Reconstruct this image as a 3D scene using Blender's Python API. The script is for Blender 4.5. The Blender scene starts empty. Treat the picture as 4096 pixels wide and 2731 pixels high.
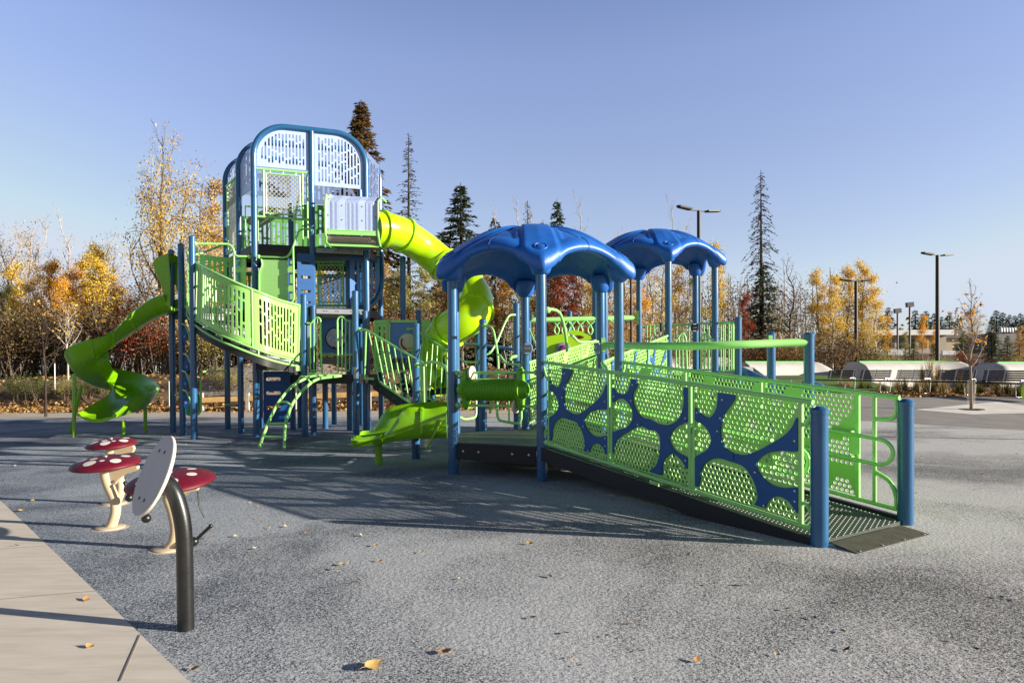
import bpy, math, random
import numpy as np
from mathutils import Vector, Matrix, Euler
V = Vector
PI = math.pi
R = math.radians
scene = bpy.context.scene
C = scene.collection
random.seed(7)

# ------------------------------------------------------------------ camera
CAM = V((0, 0, 1.32))
FPX, PPX, PPY = 2655.0, 2048.0, 1507.8      # focal length / principal point in photo pixels (4096 wide)
ROT = Euler((PI / 2 - R(0.6), 0, 0)).to_matrix() @ Matrix.Rotation(R(-0.35), 3, 'Z')
cd = bpy.data.cameras.new('camera')
cam = bpy.data.objects.new('camera', cd)
C.objects.link(cam)
cam.matrix_world = Matrix.Translation(CAM) @ ROT.to_4x4()
cd.sensor_width = 36
cd.lens = FPX / 4096 * 36
cd.shift_y = (PPY - 1365.5) / 4096
cd.clip_start = 0.05
cd.clip_end = 3000
scene.camera = cam


def ray(px, py):
    return ROT @ V(((px - PPX) / FPX, -(py - PPY) / FPX, -1))


def P(px, py, Y):
    d = ray(px, py)
    return CAM + d * (Y / d.y)


def G(px, py, z=0.0):
    d = ray(px, py)
    return CAM + d * ((z - CAM.z) / d.z)


def ss(t):
    t = max(0.0, min(1.0, t))
    return t * t * (3 - 2 * t)


def hn(x, y):
    return (math.sin(x * 1.7 + y * .9) + math.sin(x * .63 - y * 1.31 + 2) + math.sin(x * 3.1 + 1.7 * y + 1)) / 3


def H(x, y):
    """ground height"""
    right = .42 * ss((y - 11.5) / 10.5) * ss((x - 2) / 5)
    far = 2.9 * ss((y - 36) / 60) * ss((x - 2) / 5)
    k = 1 - ss((x - 1.5) / 5)
    bank = k * ss((y - 23.6) / 2.6) * (1.06 + .10 * hn(x * .6, y * .6))
    for gx, gy, gh, gr in ((-10.3, 27, .5, 1.5), (-8.2, 27.5, .45, 1.6), (-16, 27, .1, 2.5), (-1.5, 28, .35, 2.0), (-5, 27.5, .2, 1.6)):
        bank += k * gh * math.exp(-((x - gx) ** 2 + (y - gy) ** 2) / gr ** 2)
    return right + far + bank


def GT(px, py):
    d = ray(px, py)
    t = 1.0
    for i in range(4000):
        p = CAM + d * t
        if p.z <= H(p.x, p.y):
            return p
        t += .02
    return CAM + d * t


# ------------------------------------------------------------------ materials
MATS = {}


def mat(name, col, rough=.5, spec=.5, metal=0, var=.0, vscale=3, bump=0, bscale=60, coat=0, trans=0):
    if name in MATS:
        return MATS[name]
    m = bpy.data.materials.new(name)
    m.use_nodes = True
    nt = m.node_tree
    b = nt.nodes['Principled BSDF']
    b.inputs['Base Color'].default_value = (*col, 1)
    b.inputs['Roughness'].default_value = rough
    b.inputs['Specular IOR Level'].default_value = spec
    b.inputs['Metallic'].default_value = metal
    b.inputs['Coat Weight'].default_value = coat
    if trans:
        b.inputs['Transmission Weight'].default_value = trans
    tc = nt.nodes.new('ShaderNodeTexCoord')
    if var:
        n = nt.nodes.new('ShaderNodeTexNoise')
        n.inputs['Scale'].default_value = vscale
        n.inputs['Detail'].default_value = 6
        n.inputs['Roughness'].default_value = .65
        nt.links.new(tc.outputs['Object'], n.inputs['Vector'])
        cr = nt.nodes.new('ShaderNodeValToRGB')
        cr.color_ramp.elements[0].position = .3
        cr.color_ramp.elements[1].position = .7
        cr.color_ramp.elements[0].color = (*[c * (1 - var) for c in col], 1)
        cr.color_ramp.elements[1].color = (*[min(1, c * (1 + var)) for c in col], 1)
        nt.links.new(n.outputs['Fac'], cr.inputs['Fac'])
        nt.links.new(cr.outputs['Color'], b.inputs['Base Color'])
        mr = nt.nodes.new('ShaderNodeMapRange')
        mr.inputs['To Min'].default_value = max(0.02, rough - .1)
        mr.inputs['To Max'].default_value = min(1, rough + .12)
        nt.links.new(n.outputs['Fac'], mr.inputs['Value'])
        nt.links.new(mr.outputs['Result'], b.inputs['Roughness'])
    if bump:
        n2 = nt.nodes.new('ShaderNodeTexNoise')
        n2.inputs['Scale'].default_value = bscale
        n2.inputs['Detail'].default_value = 3
        nt.links.new(tc.outputs['Object'], n2.inputs['Vector'])
        bp = nt.nodes.new('ShaderNodeBump')
        bp.inputs['Strength'].default_value = bump
        bp.inputs['Distance'].default_value = .01
        nt.links.new(n2.outputs['Fac'], bp.inputs['Height'])
        nt.links.new(bp.outputs['Normal'], b.inputs['Normal'])
    MATS[name] = m
    return m


def ramp_mat(name, stops, scale, rough=.9, detail=8, dist=0, bump=.3, bdist=.01, vec='Object', stretch=(1, 1, 1), island=0, spec=.2, trans=0):
    """noise driven colour ramp; island mixes in a random value per leaf"""
    m = bpy.data.materials.new(name)
    m.use_nodes = True
    nt = m.node_tree
    b = nt.nodes['Principled BSDF']
    b.inputs['Roughness'].default_value = rough
    b.inputs['Specular IOR Level'].default_value = spec
    tc = nt.nodes.new('ShaderNodeTexCoord')
    mp = nt.nodes.new('ShaderNodeMapping')
    mp.inputs['Scale'].default_value = stretch
    nt.links.new(tc.outputs[vec], mp.inputs['Vector'])
    n = nt.nodes.new('ShaderNodeTexNoise')
    n.inputs['Scale'].default_value = scale
    n.inputs['Detail'].default_value = detail
    n.inputs['Roughness'].default_value = .65
    n.inputs['Distortion'].default_value = dist
    nt.links.new(mp.outputs['Vector'], n.inputs['Vector'])
    fac = n.outputs['Fac']
    if island:
        g = nt.nodes.new('ShaderNodeNewGeometry')
        mx = nt.nodes.new('ShaderNodeMix')
        mx.inputs[0].default_value = island
        nt.links.new(n.outputs['Fac'], mx.inputs[2])
        nt.links.new(g.outputs['Random Per Island'], mx.inputs[3])
        fac = mx.outputs[0]
    cr = nt.nodes.new('ShaderNodeValToRGB')
    els = cr.color_ramp.elements
    while len(els) < len(stops):
        els.new(.5)
    for e, (p, c) in zip(els, stops):
        e.position = p
        e.color = (*c, 1)
    nt.links.new(fac, cr.inputs['Fac'])
    nt.links.new(cr.outputs['Color'], b.inputs['Base Color'])
    if trans:
        tb = nt.nodes.new('ShaderNodeBsdfTranslucent')
        nt.links.new(cr.outputs['Color'], tb.inputs['Color'])
        ms = nt.nodes.new('ShaderNodeMixShader')
        ms.inputs[0].default_value = trans
        nt.links.new(b.outputs[0], ms.inputs[1])
        nt.links.new(tb.outputs[0], ms.inputs[2])
        nt.links.new(ms.outputs[0], nt.nodes['Material Output'].inputs['Surface'])
    if bump:
        bp = nt.nodes.new('ShaderNodeBump')
        bp.inputs['Strength'].default_value = bump
        bp.inputs['Distance'].default_value = bdist
        nt.links.new(n.outputs['Fac'], bp.inputs['Height'])
        nt.links.new(bp.outputs['Normal'], b.inputs['Normal'])
    MATS[name] = m
    return m


# ------------------------------------------------------------------ mesh builder
class MB:
    def __init__(s):
        s.v = []
        s.f = []

    def add(s, vs, fs):
        o = len(s.v)
        s.v += [tuple(p) for p in vs]
        s.f += [tuple(i + o for i in f) for f in fs]
        return s

    def box(s, c, size, ax=None):
        c = V(c)
        x, y, z = ax if ax else (V((1, 0, 0)), V((0, 1, 0)), V((0, 0, 1)))
        hx, hy, hz = [d / 2 for d in size]
        vs = [c + x * (hx * a) + y * (hy * b) + z * (hz * d) for a in (-1, 1) for b in (-1, 1) for d in (-1, 1)]
        return s.add(vs, [(0, 1, 3, 2), (4, 6, 7, 5), (0, 4, 5, 1), (2, 3, 7, 6), (0, 2, 6, 4), (1, 5, 7, 3)])

    def bar(s, a, b, w, h, up=(0, 0, 1)):
        a, b = V(a), V(b)
        d = (b - a)
        L = d.length
        d.normalize()
        u = V(up)
        sd = d.cross(u)
        if sd.length < 1e-4:
            sd = d.cross(V((1, 0, 0)))
        sd.normalize()
        u = sd.cross(d).normalized()
        return s.box((a + b) / 2, (L, w, h), (d, sd, u))

    def tube(s, pts, r, n=10, cap=True, closed=False):
        pts = [V(p) for p in pts]
        N = len(pts)
        rs = r if isinstance(r, (list, tuple)) else [r] * N
        T = []
        for i in range(N):
            a = pts[(i - 1) % N] if (closed or i > 0) else pts[i]
            b = pts[(i + 1) % N] if (closed or i < N - 1) else pts[i]
            t = b - a
            T.append(t.normalized() if t.length > 1e-9 else V((0, 0, 1)))
        u = T[0].orthogonal().normalized()
        vs, fs = [], []
        for i in range(N):
            u = u - T[i] * u.dot(T[i])
            if u.length < 1e-6:
                u = T[i].orthogonal()
            u.normalize()
            w = T[i].cross(u)
            for k in range(n):
                a = 2 * PI * k / n
                vs.append(pts[i] + (u * math.cos(a) + w * math.sin(a)) * rs[i])
        M = N if closed else N - 1
        for i in range(M):
            j = (i + 1) % N
            for k in range(n):
                k2 = (k + 1) % n
                fs.append((i * n + k, i * n + k2, j * n + k2, j * n + k))
        if cap and not closed:
            fs.append(tuple(range(n))[::-1])
            fs.append(tuple((N - 1) * n + k for k in range(n)))
        return s.add(vs, fs)

    def lathe(s, prof, o=(0, 0, 0), axis=(0, 0, 1), n=20):
        o = V(o)
        z = V(axis).normalized()
        x = z.orthogonal().normalized()
        y = z.cross(x)
        vs, fs = [], []
        for r, h in prof:
            for k in range(n):
                a = 2 * PI * k / n
                vs.append(o + z * h + (x * math.cos(a) + y * math.sin(a)) * max(r, 1e-4))
        for i in range(len(prof) - 1):
            for k in range(n):
                k2 = (k + 1) % n
                fs.append((i * n + k, i * n + k2, (i + 1) * n + k2, (i + 1) * n + k))
        fs.append(tuple(range(n))[::-1])
        fs.append(tuple((len(prof) - 1) * n + k for k in range(n)))
        return s.add(vs, fs)

    def ball(s, c, r, n=10):
        return s.lathe([(r * math.sin(PI * i / 8), -r * math.cos(PI * i / 8)) for i in range(9)], c, n=n)

    def prism(s, poly, z0, z1):
        n = len(poly)
        a = sum(poly[i][0] * poly[(i + 1) % n][1] - poly[(i + 1) % n][0] * poly[i][1] for i in range(n))
        if a < 0:
            poly = poly[::-1]
        vs = [(p[0], p[1], z0) for p in poly] + [(p[0], p[1], z1) for p in poly]
        fs = [tuple(range(n))[::-1], tuple(range(n, 2 * n))] + [(i, (i + 1) % n, n + (i + 1) % n, n + i) for i in range(n)]
        return s.add(vs, fs)

    def slab(s, pts, d):
        """polygon in 3D pushed along d"""
        n = len(pts)
        d = V(d)
        vs = [V(p) for p in pts] + [V(p) + d for p in pts]
        fs = [tuple(range(n))[::-1], tuple(range(n, 2 * n))] + [(i, (i + 1) % n, n + (i + 1) % n, n + i) for i in range(n)]
        return s.add(vs, fs)

    def grid(s, rows, flip=False):
        m = len(rows[0])
        vs = [p for r in rows for p in r]
        fs = []
        for i in range(len(rows) - 1):
            for j in range(m - 1):
                q = (i * m + j, i * m + j + 1, (i + 1) * m + j + 1, (i + 1) * m + j)
                fs.append(q[::-1] if flip else q)
        return s.add(vs, fs)

    def plate(s, mapf, U, W, sdf, nu, nv, th):
        """solid where sdf(u, v) > 0 (marching squares), two faces and walls"""
        us = np.linspace(0, U, nu + 1)
        vs_ = np.linspace(0, W, nv + 1)
        gu, gv = np.meshgrid(us, vs_, indexing='ij')
        D = sdf(gu, gv)
        idx = {}
        pts = []

        def pid(key, u, v):
            if key not in idx:
                idx[key] = len(pts)
                pts.append((u, v))
            return idx[key]
        polys = []
        du, dv = U / nu, W / nv
        for i in range(nu):
            for j in range(nv):
                c = ((i, j), (i + 1, j), (i + 1, j + 1), (i, j + 1))
                d = [float(D[a]) for a in c]
                if max(d) <= 0:
                    continue
                pl = []
                for k in range(4):
                    a, b = c[k], c[(k + 1) % 4]
                    da, db = d[k], d[(k + 1) % 4]
                    if da > 0:
                        pl.append(pid(a, a[0] * du, a[1] * dv))
                    if (da > 0) != (db > 0):
                        t = da / (da - db)
                        key = (min(a, b), max(a, b))
                        pl.append(pid(key, (a[0] + (b[0] - a[0]) * t) * du, (a[1] + (b[1] - a[1]) * t) * dv))
                if len(pl) > 2:
                    polys.append(pl)
        s.extrude2d(mapf, pts, polys, th)
        return s

    def extrude2d(s, mapf, pts, polys, th):
        n = len(pts)
        vs = [mapf(u, v, th / 2) for u, v in pts] + [mapf(u, v, -th / 2) for u, v in pts]
        fs = [tuple(p) for p in polys] + [tuple(i + n for i in p[::-1]) for p in polys]
        ed = set()
        for p in polys:
            for a, b in zip(p, p[1:] + p[:1]):
                ed.add((a, b))
        for a, b in ed:
            if (b, a) not in ed:
                fs.append((b, a, a + n, b + n))
        s.add(vs, fs)

    def perf(s, mapf, U, W, hole, pitch, r, th, n=8):
        """sheet with staggered round holes where hole(u, v) is true"""
        ph = pitch * .9
        nr = int(W / ph)
        ph = W / nr
        pts, polys, idx = [], [], {}

        def pid(u, v):
            k = (round(u, 5), round(v, 5))
            if k not in idx:
                idx[k] = len(pts)
                pts.append((u, v))
            return idx[k]
        for j in range(nr):
            v0, v1 = j * ph, (j + 1) * ph
            off = pitch / 2 if j % 2 else 0
            xs = [0.0]
            x = off if off else pitch
            while x < U - pitch * .3:
                xs.append(x)
                x += pitch
            xs.append(U)
            for a, b in zip(xs, xs[1:]):
                cu, cv = (a + b) / 2, (v0 + v1) / 2
                if b - a > pitch * .9 and hole(cu, cv):
                    out = [(b, cv), (b, v1), (cu, v1), (a, v1), (a, cv), (a, v0), (cu, v0), (b, v0)]
                    inn = [(cu + r * math.cos(PI / 4 * k), cv + r * math.sin(PI / 4 * k)) for k in range(8)]
                    o_ = [pid(*p) for p in out]
                    i_ = [pid(*p) for p in inn]
                    for k in range(8):
                        polys.append([o_[k], o_[(k + 1) % 8], i_[(k + 1) % 8], i_[k]])
                else:
                    polys.append([pid(a, v0), pid(b, v0), pid(b, v1), pid(a, v1)])
        s.extrude2d(mapf, pts, polys, th)
        return s

    def build(s, name, m, parent=None, smooth=40, label=None):
        me = bpy.data.meshes.new(name)
        o = bpy.data.objects.new(name, me)
        C.objects.link(o)
        off = V((0, 0, 0))
        if parent is not None:
            o.parent = parent
            q = parent
            while q is not None:
                off += q.location
                q = q.parent
        me.from_pydata([(p[0] - off.x, p[1] - off.y, p[2] - off.z) for p in s.v], [], s.f)
        me.validate()
        if m is not None:
            me.materials.append(m)
        if smooth:
            me.polygons.foreach_set('use_smooth', [True] * len(me.polygons))
            if smooth < 180:
                me.set_sharp_from_angle(angle=R(smooth))
        me.update()
        if label:
            o['label'] = label
        return o


def thing(name, label, cat, loc, group=None, rz=0):
    o = bpy.data.objects.new(name, None)
    C.objects.link(o)
    o.location = loc
    o.rotation_euler = (0, 0, rz)
    o.empty_display_size = .1
    o['label'] = label
    o['category'] = cat
    if group:
        o['group'] = group
    return o


def tag(o, label, cat, group=None):
    o['label'] = label
    o['category'] = cat
    if group:
        o['group'] = group
    return o


def kind(o, k):
    o['kind'] = k
    return o


def copy_tree(o, parent=None):
    c = o.copy()
    C.objects.link(c)
    if parent is not None:
        c.parent = parent
    for ch in list(o.children):
        copy_tree(ch, c)
    return c


def fillet(pts, r, n=5):
    """round the corners of a polyline"""
    pts = [V(p) for p in pts]
    out = [pts[0]]
    for a, b, c in zip(pts, pts[1:], pts[2:]):
        d1, d2 = (a - b), (c - b)
        rr = min(r, d1.length * .48, d2.length * .48)
        p0, p2 = b + d1.normalized() * rr, b + d2.normalized() * rr
        for k in range(n + 1):
            t = k / n
            out.append(p0 * (1 - t) ** 2 + b * (2 * t * (1 - t)) + p2 * t * t)
    out.append(pts[-1])
    return out


def spline(pts, n=8):
    pts = [V(p) for p in pts]
    out = []
    for i in range(len(pts) - 1):
        p0, p1, p2, p3 = pts[max(i - 1, 0)], pts[i], pts[i + 1], pts[min(i + 2, len(pts) - 1)]
        for k in range(n):
            t = k / n
            out.append(.5 * ((2 * p1) + (p2 - p0) * t + (2 * p0 - 5 * p1 + 4 * p2 - p3) * t * t + (3 * p1 - p0 - 3 * p2 + p3) * t ** 3))
    out.append(pts[-1])
    return out


def PP(*l):
    """list of (px, py, Y) to points"""
    return [P(*a) for a in l]


def planemap(a, b, z0):
    """u along a->b (plan), v up from z0, w along the outward normal (to the right of a->b)"""
    a, b = V((a[0], a[1], 0)), V((b[0], b[1], 0))
    d = (b - a).normalized()
    nrm = V((d.y, -d.x, 0))

    def f(u, v, w):
        return a + d * u + nrm * w + V((0, 0, z0 + v))
    return f, (b - a).length


def rbox(u, v, cu, cv, hu, hv, r):
    qx = np.abs(u - cu) - hu + r
    qy = np.abs(v - cv) - hv + r
    return np.sqrt(np.maximum(qx, 0) ** 2 + np.maximum(qy, 0) ** 2) + np.minimum(np.maximum(qx, qy), 0) - r


def slots_sdf(U, W, mu=.08, mv=.1, pitch=.085, sw=.045, seed=1, outline=None, lens=(.16, .24, .36), u0=None, u1=None):
    rnd = random.Random(seed)
    boxes = []
    a, b = (u0 if u0 is not None else mu), (u1 if u1 is not None else U - mu)
    n = max(1, int((b - a) / pitch))
    for i in range(n):
        cu = a + (i + .5) * (b - a) / n
        v = mv
        L = rnd.choice(lens)
        first = rnd.random() * .2
        while v < W - mv - .05:
            L = min(rnd.choice(lens) - first, W - mv - v)
            first = 0
            if L > .05:
                boxes.append((cu, v + L / 2, sw / 2, L / 2))
            v += L + .035

    def f(u, v):
        d = rbox(u, v, U / 2, W / 2, U / 2 + .01, W / 2 + .01, .0) * -1
        if outline is not None:
            d = np.minimum(d, outline(u, v))
        for cu, cv, hu, hv in boxes:
            k = rbox(u, v, cu, cv, hu, hv, hu * .9)
            if outline is not None and float(outline(np.array(cu), np.array(cv + hv))) < .06:
                # cut the slot off below the curved edge
                k = np.maximum(k, -(outline(u, v) - .07))
            d = np.minimum(d, k)
        return d
    return f


def polysdf(poly):
    def g_(u, v):
        d = np.full(np.shape(u), 1e9)
        ins = np.zeros(np.shape(u), bool)
        for (ax, ay), (bx, by) in zip(poly, poly[1:] + poly[:1]):
            ex, ey = bx - ax, by - ay
            t = np.clip(((u - ax) * ex + (v - ay) * ey) / (ex * ex + ey * ey), 0, 1)
            d = np.minimum(d, np.hypot(u - ax - ex * t, v - ay - ey * t))
            c_ = (ay > v) != (by > v)
            with np.errstate(divide='ignore', invalid='ignore'):
                xi = ax + (v - ay) * ex / (ey if ey else 1e-9)
            ins ^= c_ & (u < xi)
        return np.where(ins, d, -d)
    return g_


def closed_spline(p, n=3):
    out = []
    N = len(p)
    for i in range(N):
        p0, p1, p2, p3 = [V((*p[(i + k) % N], 0)) for k in (-1, 0, 1, 2)]
        for k in range(n):
            t = k / n
            q = .5 * ((2 * p1) + (p2 - p0) * t + (2 * p0 - 5 * p1 + 4 * p2 - p3) * t * t + (3 * p1 - p0 - 3 * p2 + p3) * t ** 3)
            out.append((q.x, q.y))
    return out


def each(name, mbs, m, parent, smooth=40):
    return [b.build(name, m, parent, smooth) for b in mbs]
# ------------------------------------------------------------------ world and sun
SUN_AZ = math.atan2(.974, -.225)       # measured from +Y towards +X
SUN_EL = R(14.5)
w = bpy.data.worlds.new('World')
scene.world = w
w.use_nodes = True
nt = w.node_tree
sky = nt.nodes.new('ShaderNodeTexSky')
sky.sky_type = 'NISHITA'
sky.sun_disc = False
sky.sun_elevation = SUN_EL
sky.sun_rotation = SUN_AZ
sky.altitude = 600
sky.air_density = 1.0
sky.dust_density = .6
sky.ozone_density = 1.2
hs = nt.nodes.new('ShaderNodeHueSaturation')
hs.inputs['Hue'].default_value = .514
hs.inputs['Saturation'].default_value = 1.0
hs.inputs['Value'].default_value = 1.0
nt.links.new(sky.outputs[0], hs.inputs['Color'])
gm = nt.nodes.new('ShaderNodeGamma')
gm.inputs['Gamma'].default_value = .8
nt.links.new(hs.outputs[0], gm.inputs['Color'])
bg = nt.nodes['Background']
bg.inputs['Strength'].default_value = .15
# sky dimmed towards the zenith to cut ambient fill on the ground
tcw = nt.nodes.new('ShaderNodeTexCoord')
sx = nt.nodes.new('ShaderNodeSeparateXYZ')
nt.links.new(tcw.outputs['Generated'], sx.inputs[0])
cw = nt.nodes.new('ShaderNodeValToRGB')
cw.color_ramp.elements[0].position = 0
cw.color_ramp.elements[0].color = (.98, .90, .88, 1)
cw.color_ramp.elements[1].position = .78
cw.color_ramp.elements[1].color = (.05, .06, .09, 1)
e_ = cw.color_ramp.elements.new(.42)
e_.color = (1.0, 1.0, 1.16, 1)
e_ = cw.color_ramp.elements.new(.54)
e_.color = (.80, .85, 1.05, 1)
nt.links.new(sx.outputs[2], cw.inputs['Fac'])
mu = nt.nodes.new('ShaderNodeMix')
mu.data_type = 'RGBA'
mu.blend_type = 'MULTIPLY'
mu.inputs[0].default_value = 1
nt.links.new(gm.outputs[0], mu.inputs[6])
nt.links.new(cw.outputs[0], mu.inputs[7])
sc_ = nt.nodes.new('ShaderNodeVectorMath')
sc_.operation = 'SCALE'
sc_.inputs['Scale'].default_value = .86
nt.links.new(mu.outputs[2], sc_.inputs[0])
# added cap on sky brightness, cuts ambient from the glow round the sun
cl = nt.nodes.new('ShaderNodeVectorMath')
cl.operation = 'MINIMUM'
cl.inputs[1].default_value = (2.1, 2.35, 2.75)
# sky behind the camera dimmed to weaken its fill light
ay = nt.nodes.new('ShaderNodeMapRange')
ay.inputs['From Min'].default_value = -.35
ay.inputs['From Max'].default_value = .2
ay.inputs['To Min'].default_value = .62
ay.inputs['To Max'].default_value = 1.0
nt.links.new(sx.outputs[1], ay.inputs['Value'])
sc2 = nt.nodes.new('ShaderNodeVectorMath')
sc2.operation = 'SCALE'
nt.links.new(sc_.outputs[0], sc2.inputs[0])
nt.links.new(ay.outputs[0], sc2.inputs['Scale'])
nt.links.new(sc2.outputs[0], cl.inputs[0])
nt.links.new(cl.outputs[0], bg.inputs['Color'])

sd = bpy.data.lights.new('sun', 'SUN')
sd.energy = 5.0
sd.angle = R(.5)
sd.color = (1.0, .92, .79)
sun = bpy.data.objects.new('sun', sd)
C.objects.link(sun)
tosun = V((math.sin(SUN_AZ) * math.cos(SUN_EL), math.cos(SUN_AZ) * math.cos(SUN_EL), math.sin(SUN_EL)))
sun.rotation_euler = tosun.to_track_quat('Z', 'Y').to_euler()
sun.location = (30, -8, 20)
scene.view_settings.view_transform = 'Standard'
scene.view_settings.look = 'None'
scene.view_settings.exposure = 0
scene.view_settings.gamma = 1
scene.cycles.film_exposure = 2.1        # a low sun: the camera is opened up a little
scene.cycles.max_bounces = 6
scene.cycles.transparent_max_bounces = 8
scene.cycles.use_denoising = True

# ------------------------------------------------------------------ material list
POST = mat('blue_post_paint', (.022, .112, .25), .24, .5, var=.07, vscale=2.5, bump=.02, bscale=300, coat=.3)
ROOF = mat('blue_roof_plastic', (.016, .12, .47), .36, .5, var=.10, vscale=5, bump=.22, bscale=260)
WEB = mat('navy_plate_plastic', (.012, .088, .27), .45, .4, var=.08, vscale=5, bump=.05, bscale=300)
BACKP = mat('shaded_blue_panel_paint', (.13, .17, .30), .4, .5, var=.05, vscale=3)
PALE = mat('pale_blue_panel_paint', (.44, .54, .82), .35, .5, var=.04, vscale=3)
BLUEP = mat('mid_blue_panel_paint', (.10, .23, .55), .4, .5, var=.05, vscale=3)
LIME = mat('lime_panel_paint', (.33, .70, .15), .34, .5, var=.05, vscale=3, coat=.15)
BACKG = mat('shaded_lime_panel_paint', (.11, .33, .07), .4, .5, var=.05, vscale=3)  # lime with the shade of the tower's inside put into the colour
RAIL = mat('lime_rail_paint', (.33, .72, .20), .3, .5, var=.05, vscale=4, coat=.2)
SLIDE = mat('lime_slide_plastic', (.34, .68, .006), .26, .5, var=.05, vscale=1.5, bump=.03, bscale=120, coat=.25)
TUBES = mat('bright_lime_tube_plastic', (.44, .74, .006), .22, .5, var=.04, vscale=1.5, coat=.3)
GREENS = mat('green_slide_plastic', (.21, .48, .006), .27, .5, var=.06, vscale=1.5, bump=.03, bscale=120, coat=.25)
DECK = mat('dark_deck_coating', (.035, .05, .038), .55, .4, var=.15, vscale=8, bump=.3, bscale=60)
BLACK = mat('black_rubber_coating', (.012, .012, .014), .5, .4, var=.2, vscale=10)
GREYM = mat('grey_coated_steel', (.30, .31, .33), .45, .5, var=.08, vscale=4)
STEEL = mat('galvanised_steel', (.55, .55, .56), .35, .5, .8)
FLAP = mat('worn_rubber_mat', (.085, .08, .058), .8, .2, var=.25, vscale=9, bump=.3, bscale=150)
CHAIN = mat('galvanised_chain', (.78, .74, .52), .45, .5, .3)
WHITE = mat('white_plate', (.75, .75, .73), .5)
DGREY = mat('dark_grey_plate', (.10, .10, .10), .5)
REDP = mat('red_plastic', (.45, .008, .02), .4)
YELP = mat('yellow_plastic', (.62, .42, .02), .4)
PURP = mat('purple_plastic', (.28, .03, .24), .35)
BEIGEP = mat('cream_plastic', (.66, .60, .42), .45, var=.05)
HOSE = mat('black_hose', (.010, .010, .010), .5)
MUSHR = mat('crimson_drum_enamel', (.115, .005, .016), .5, .3, var=.3, vscale=4)
SPOT = mat('white_drum_spot', (.66, .62, .55), .5, var=.06)
STEM = mat('cream_powder_coat', (.60, .46, .28), .42, .5, var=.06, vscale=4, bump=.04, bscale=300)
DISC = mat('grey_board_face', (.42, .40, .42), .55, .4, var=.09, vscale=7)
DISCE = mat('pale_board_edge', (.72, .66, .56), .55, .4, var=.08, vscale=12)
BPOLE = mat('black_pole_paint', (.010, .010, .010), .34, .5, var=.4, vscale=14, bump=.05, bscale=80, coat=.2)
LAMPB = mat('black_lamp_paint', (.012, .011, .012), .5)
WOODB = mat('dark_bench_slat_wood', (.055, .033, .022), .6, .3, var=.3, vscale=12)
BEAM = mat('yellow_pine_beam', (.55, .34, .13), .7, .3, var=.2, vscale=6)
GREYW = mat('weathered_post_wood', (.42, .40, .37), .8, .2, var=.2, vscale=9)
CONC = ramp_mat('skatepark_concrete', [(.3, (.46, .44, .41)), (.7, (.58, .56, .52))], 1.2, .85, bump=.05)
COPING = mat('green_coping_paint', (.12, .55, .10), .5)
BARKG = ramp_mat('grey_bark', [(.3, (.10, .075, .055)), (.7, (.24, .19, .15))], 9, .95, stretch=(1, 1, .25), bump=.5)
BARKW = ramp_mat('pale_aspen_bark', [(.32, (.10, .075, .06)), (.45, (.40, .34, .28)), (.75, (.55, .49, .42))], 7, .9, stretch=(1, 1, .6), bump=.3)
BARKD = ramp_mat('dark_spruce_bark', [(.3, (.025, .018, .013)), (.7, (.075, .055, .042))], 9, .95, stretch=(1, 1, .3), bump=.5)
TWIG = ramp_mat('brown_twig_bark', [(.3, (.085, .062, .045)), (.7, (.18, .135, .10))], 9, .95, bump=0)


def leafm(name, cols, isl=.6):
    n = len(cols)
    return ramp_mat(name, [(.22 + .56 * i / (n - 1), c) for i, c in enumerate(cols)], .55, .65, 3, 0, 0, island=isl, trans=.35)


L_GOLD = leafm('golden_autumn_leaves', [(.26, .15, .02), (.72, .45, .04), (.88, .62, .07), (.90, .74, .18)])
L_ORANGE = leafm('orange_autumn_leaves', [(.30, .12, .015), (.80, .34, .02), (.92, .52, .04), (.92, .66, .10)])
L_RED = leafm('red_autumn_leaves', [(.09, .014, .008), (.24, .026, .012), (.36, .06, .02), (.30, .12, .03)])
L_BROWN = leafm('brown_autumn_leaves', [(.17, .095, .035), (.44, .26, .08), (.60, .38, .13), (.66, .48, .22)])
L_OLIVE = leafm('olive_autumn_leaves', [(.10, .09, .02), (.30, .28, .07), (.48, .43, .14), (.58, .48, .18)])
L_OCHRE = leafm('ochre_autumn_leaves', [(.14, .08, .015), (.44, .26, .03), (.68, .42, .05), (.78, .56, .11)])
L_DARK = leafm('dark_brown_undergrowth_leaves', [(.035, .022, .012), (.10, .06, .026), (.20, .12, .05), (.30, .20, .09)])
L_GREEN = leafm('green_shrub_leaves', [(.018, .035, .008), (.06, .10, .018), (.12, .16, .03), (.2, .2, .05)])
N_SPRUCE = leafm('dark_spruce_needles', [(.022, .034, .016), (.07, .095, .04), (.15, .165, .065)], .5)
N_BROWN = leafm('brown_spruce_needles', [(.08, .052, .02), (.22, .135, .05), (.38, .25, .10)], .5)
N_DEAD = leafm('dry_spruce_twigs', [(.045, .036, .027), (.11, .088, .063), (.18, .15, .105)], .5)
STRAW = leafm('straw_grass_blades', [(.20, .13, .05), (.42, .31, .14), (.58, .46, .24)], .7)
GRASSG = leafm('olive_grass_blades', [(.05, .06, .012), (.14, .13, .03), (.30, .24, .07)], .7)
LITTER = leafm('fallen_leaf_litter', [(.07, .03, .012), (.24, .11, .035), (.42, .22, .07), (.55, .38, .15)], .8)

# ------------------------------------------------------------------ ground surfaces


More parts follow.
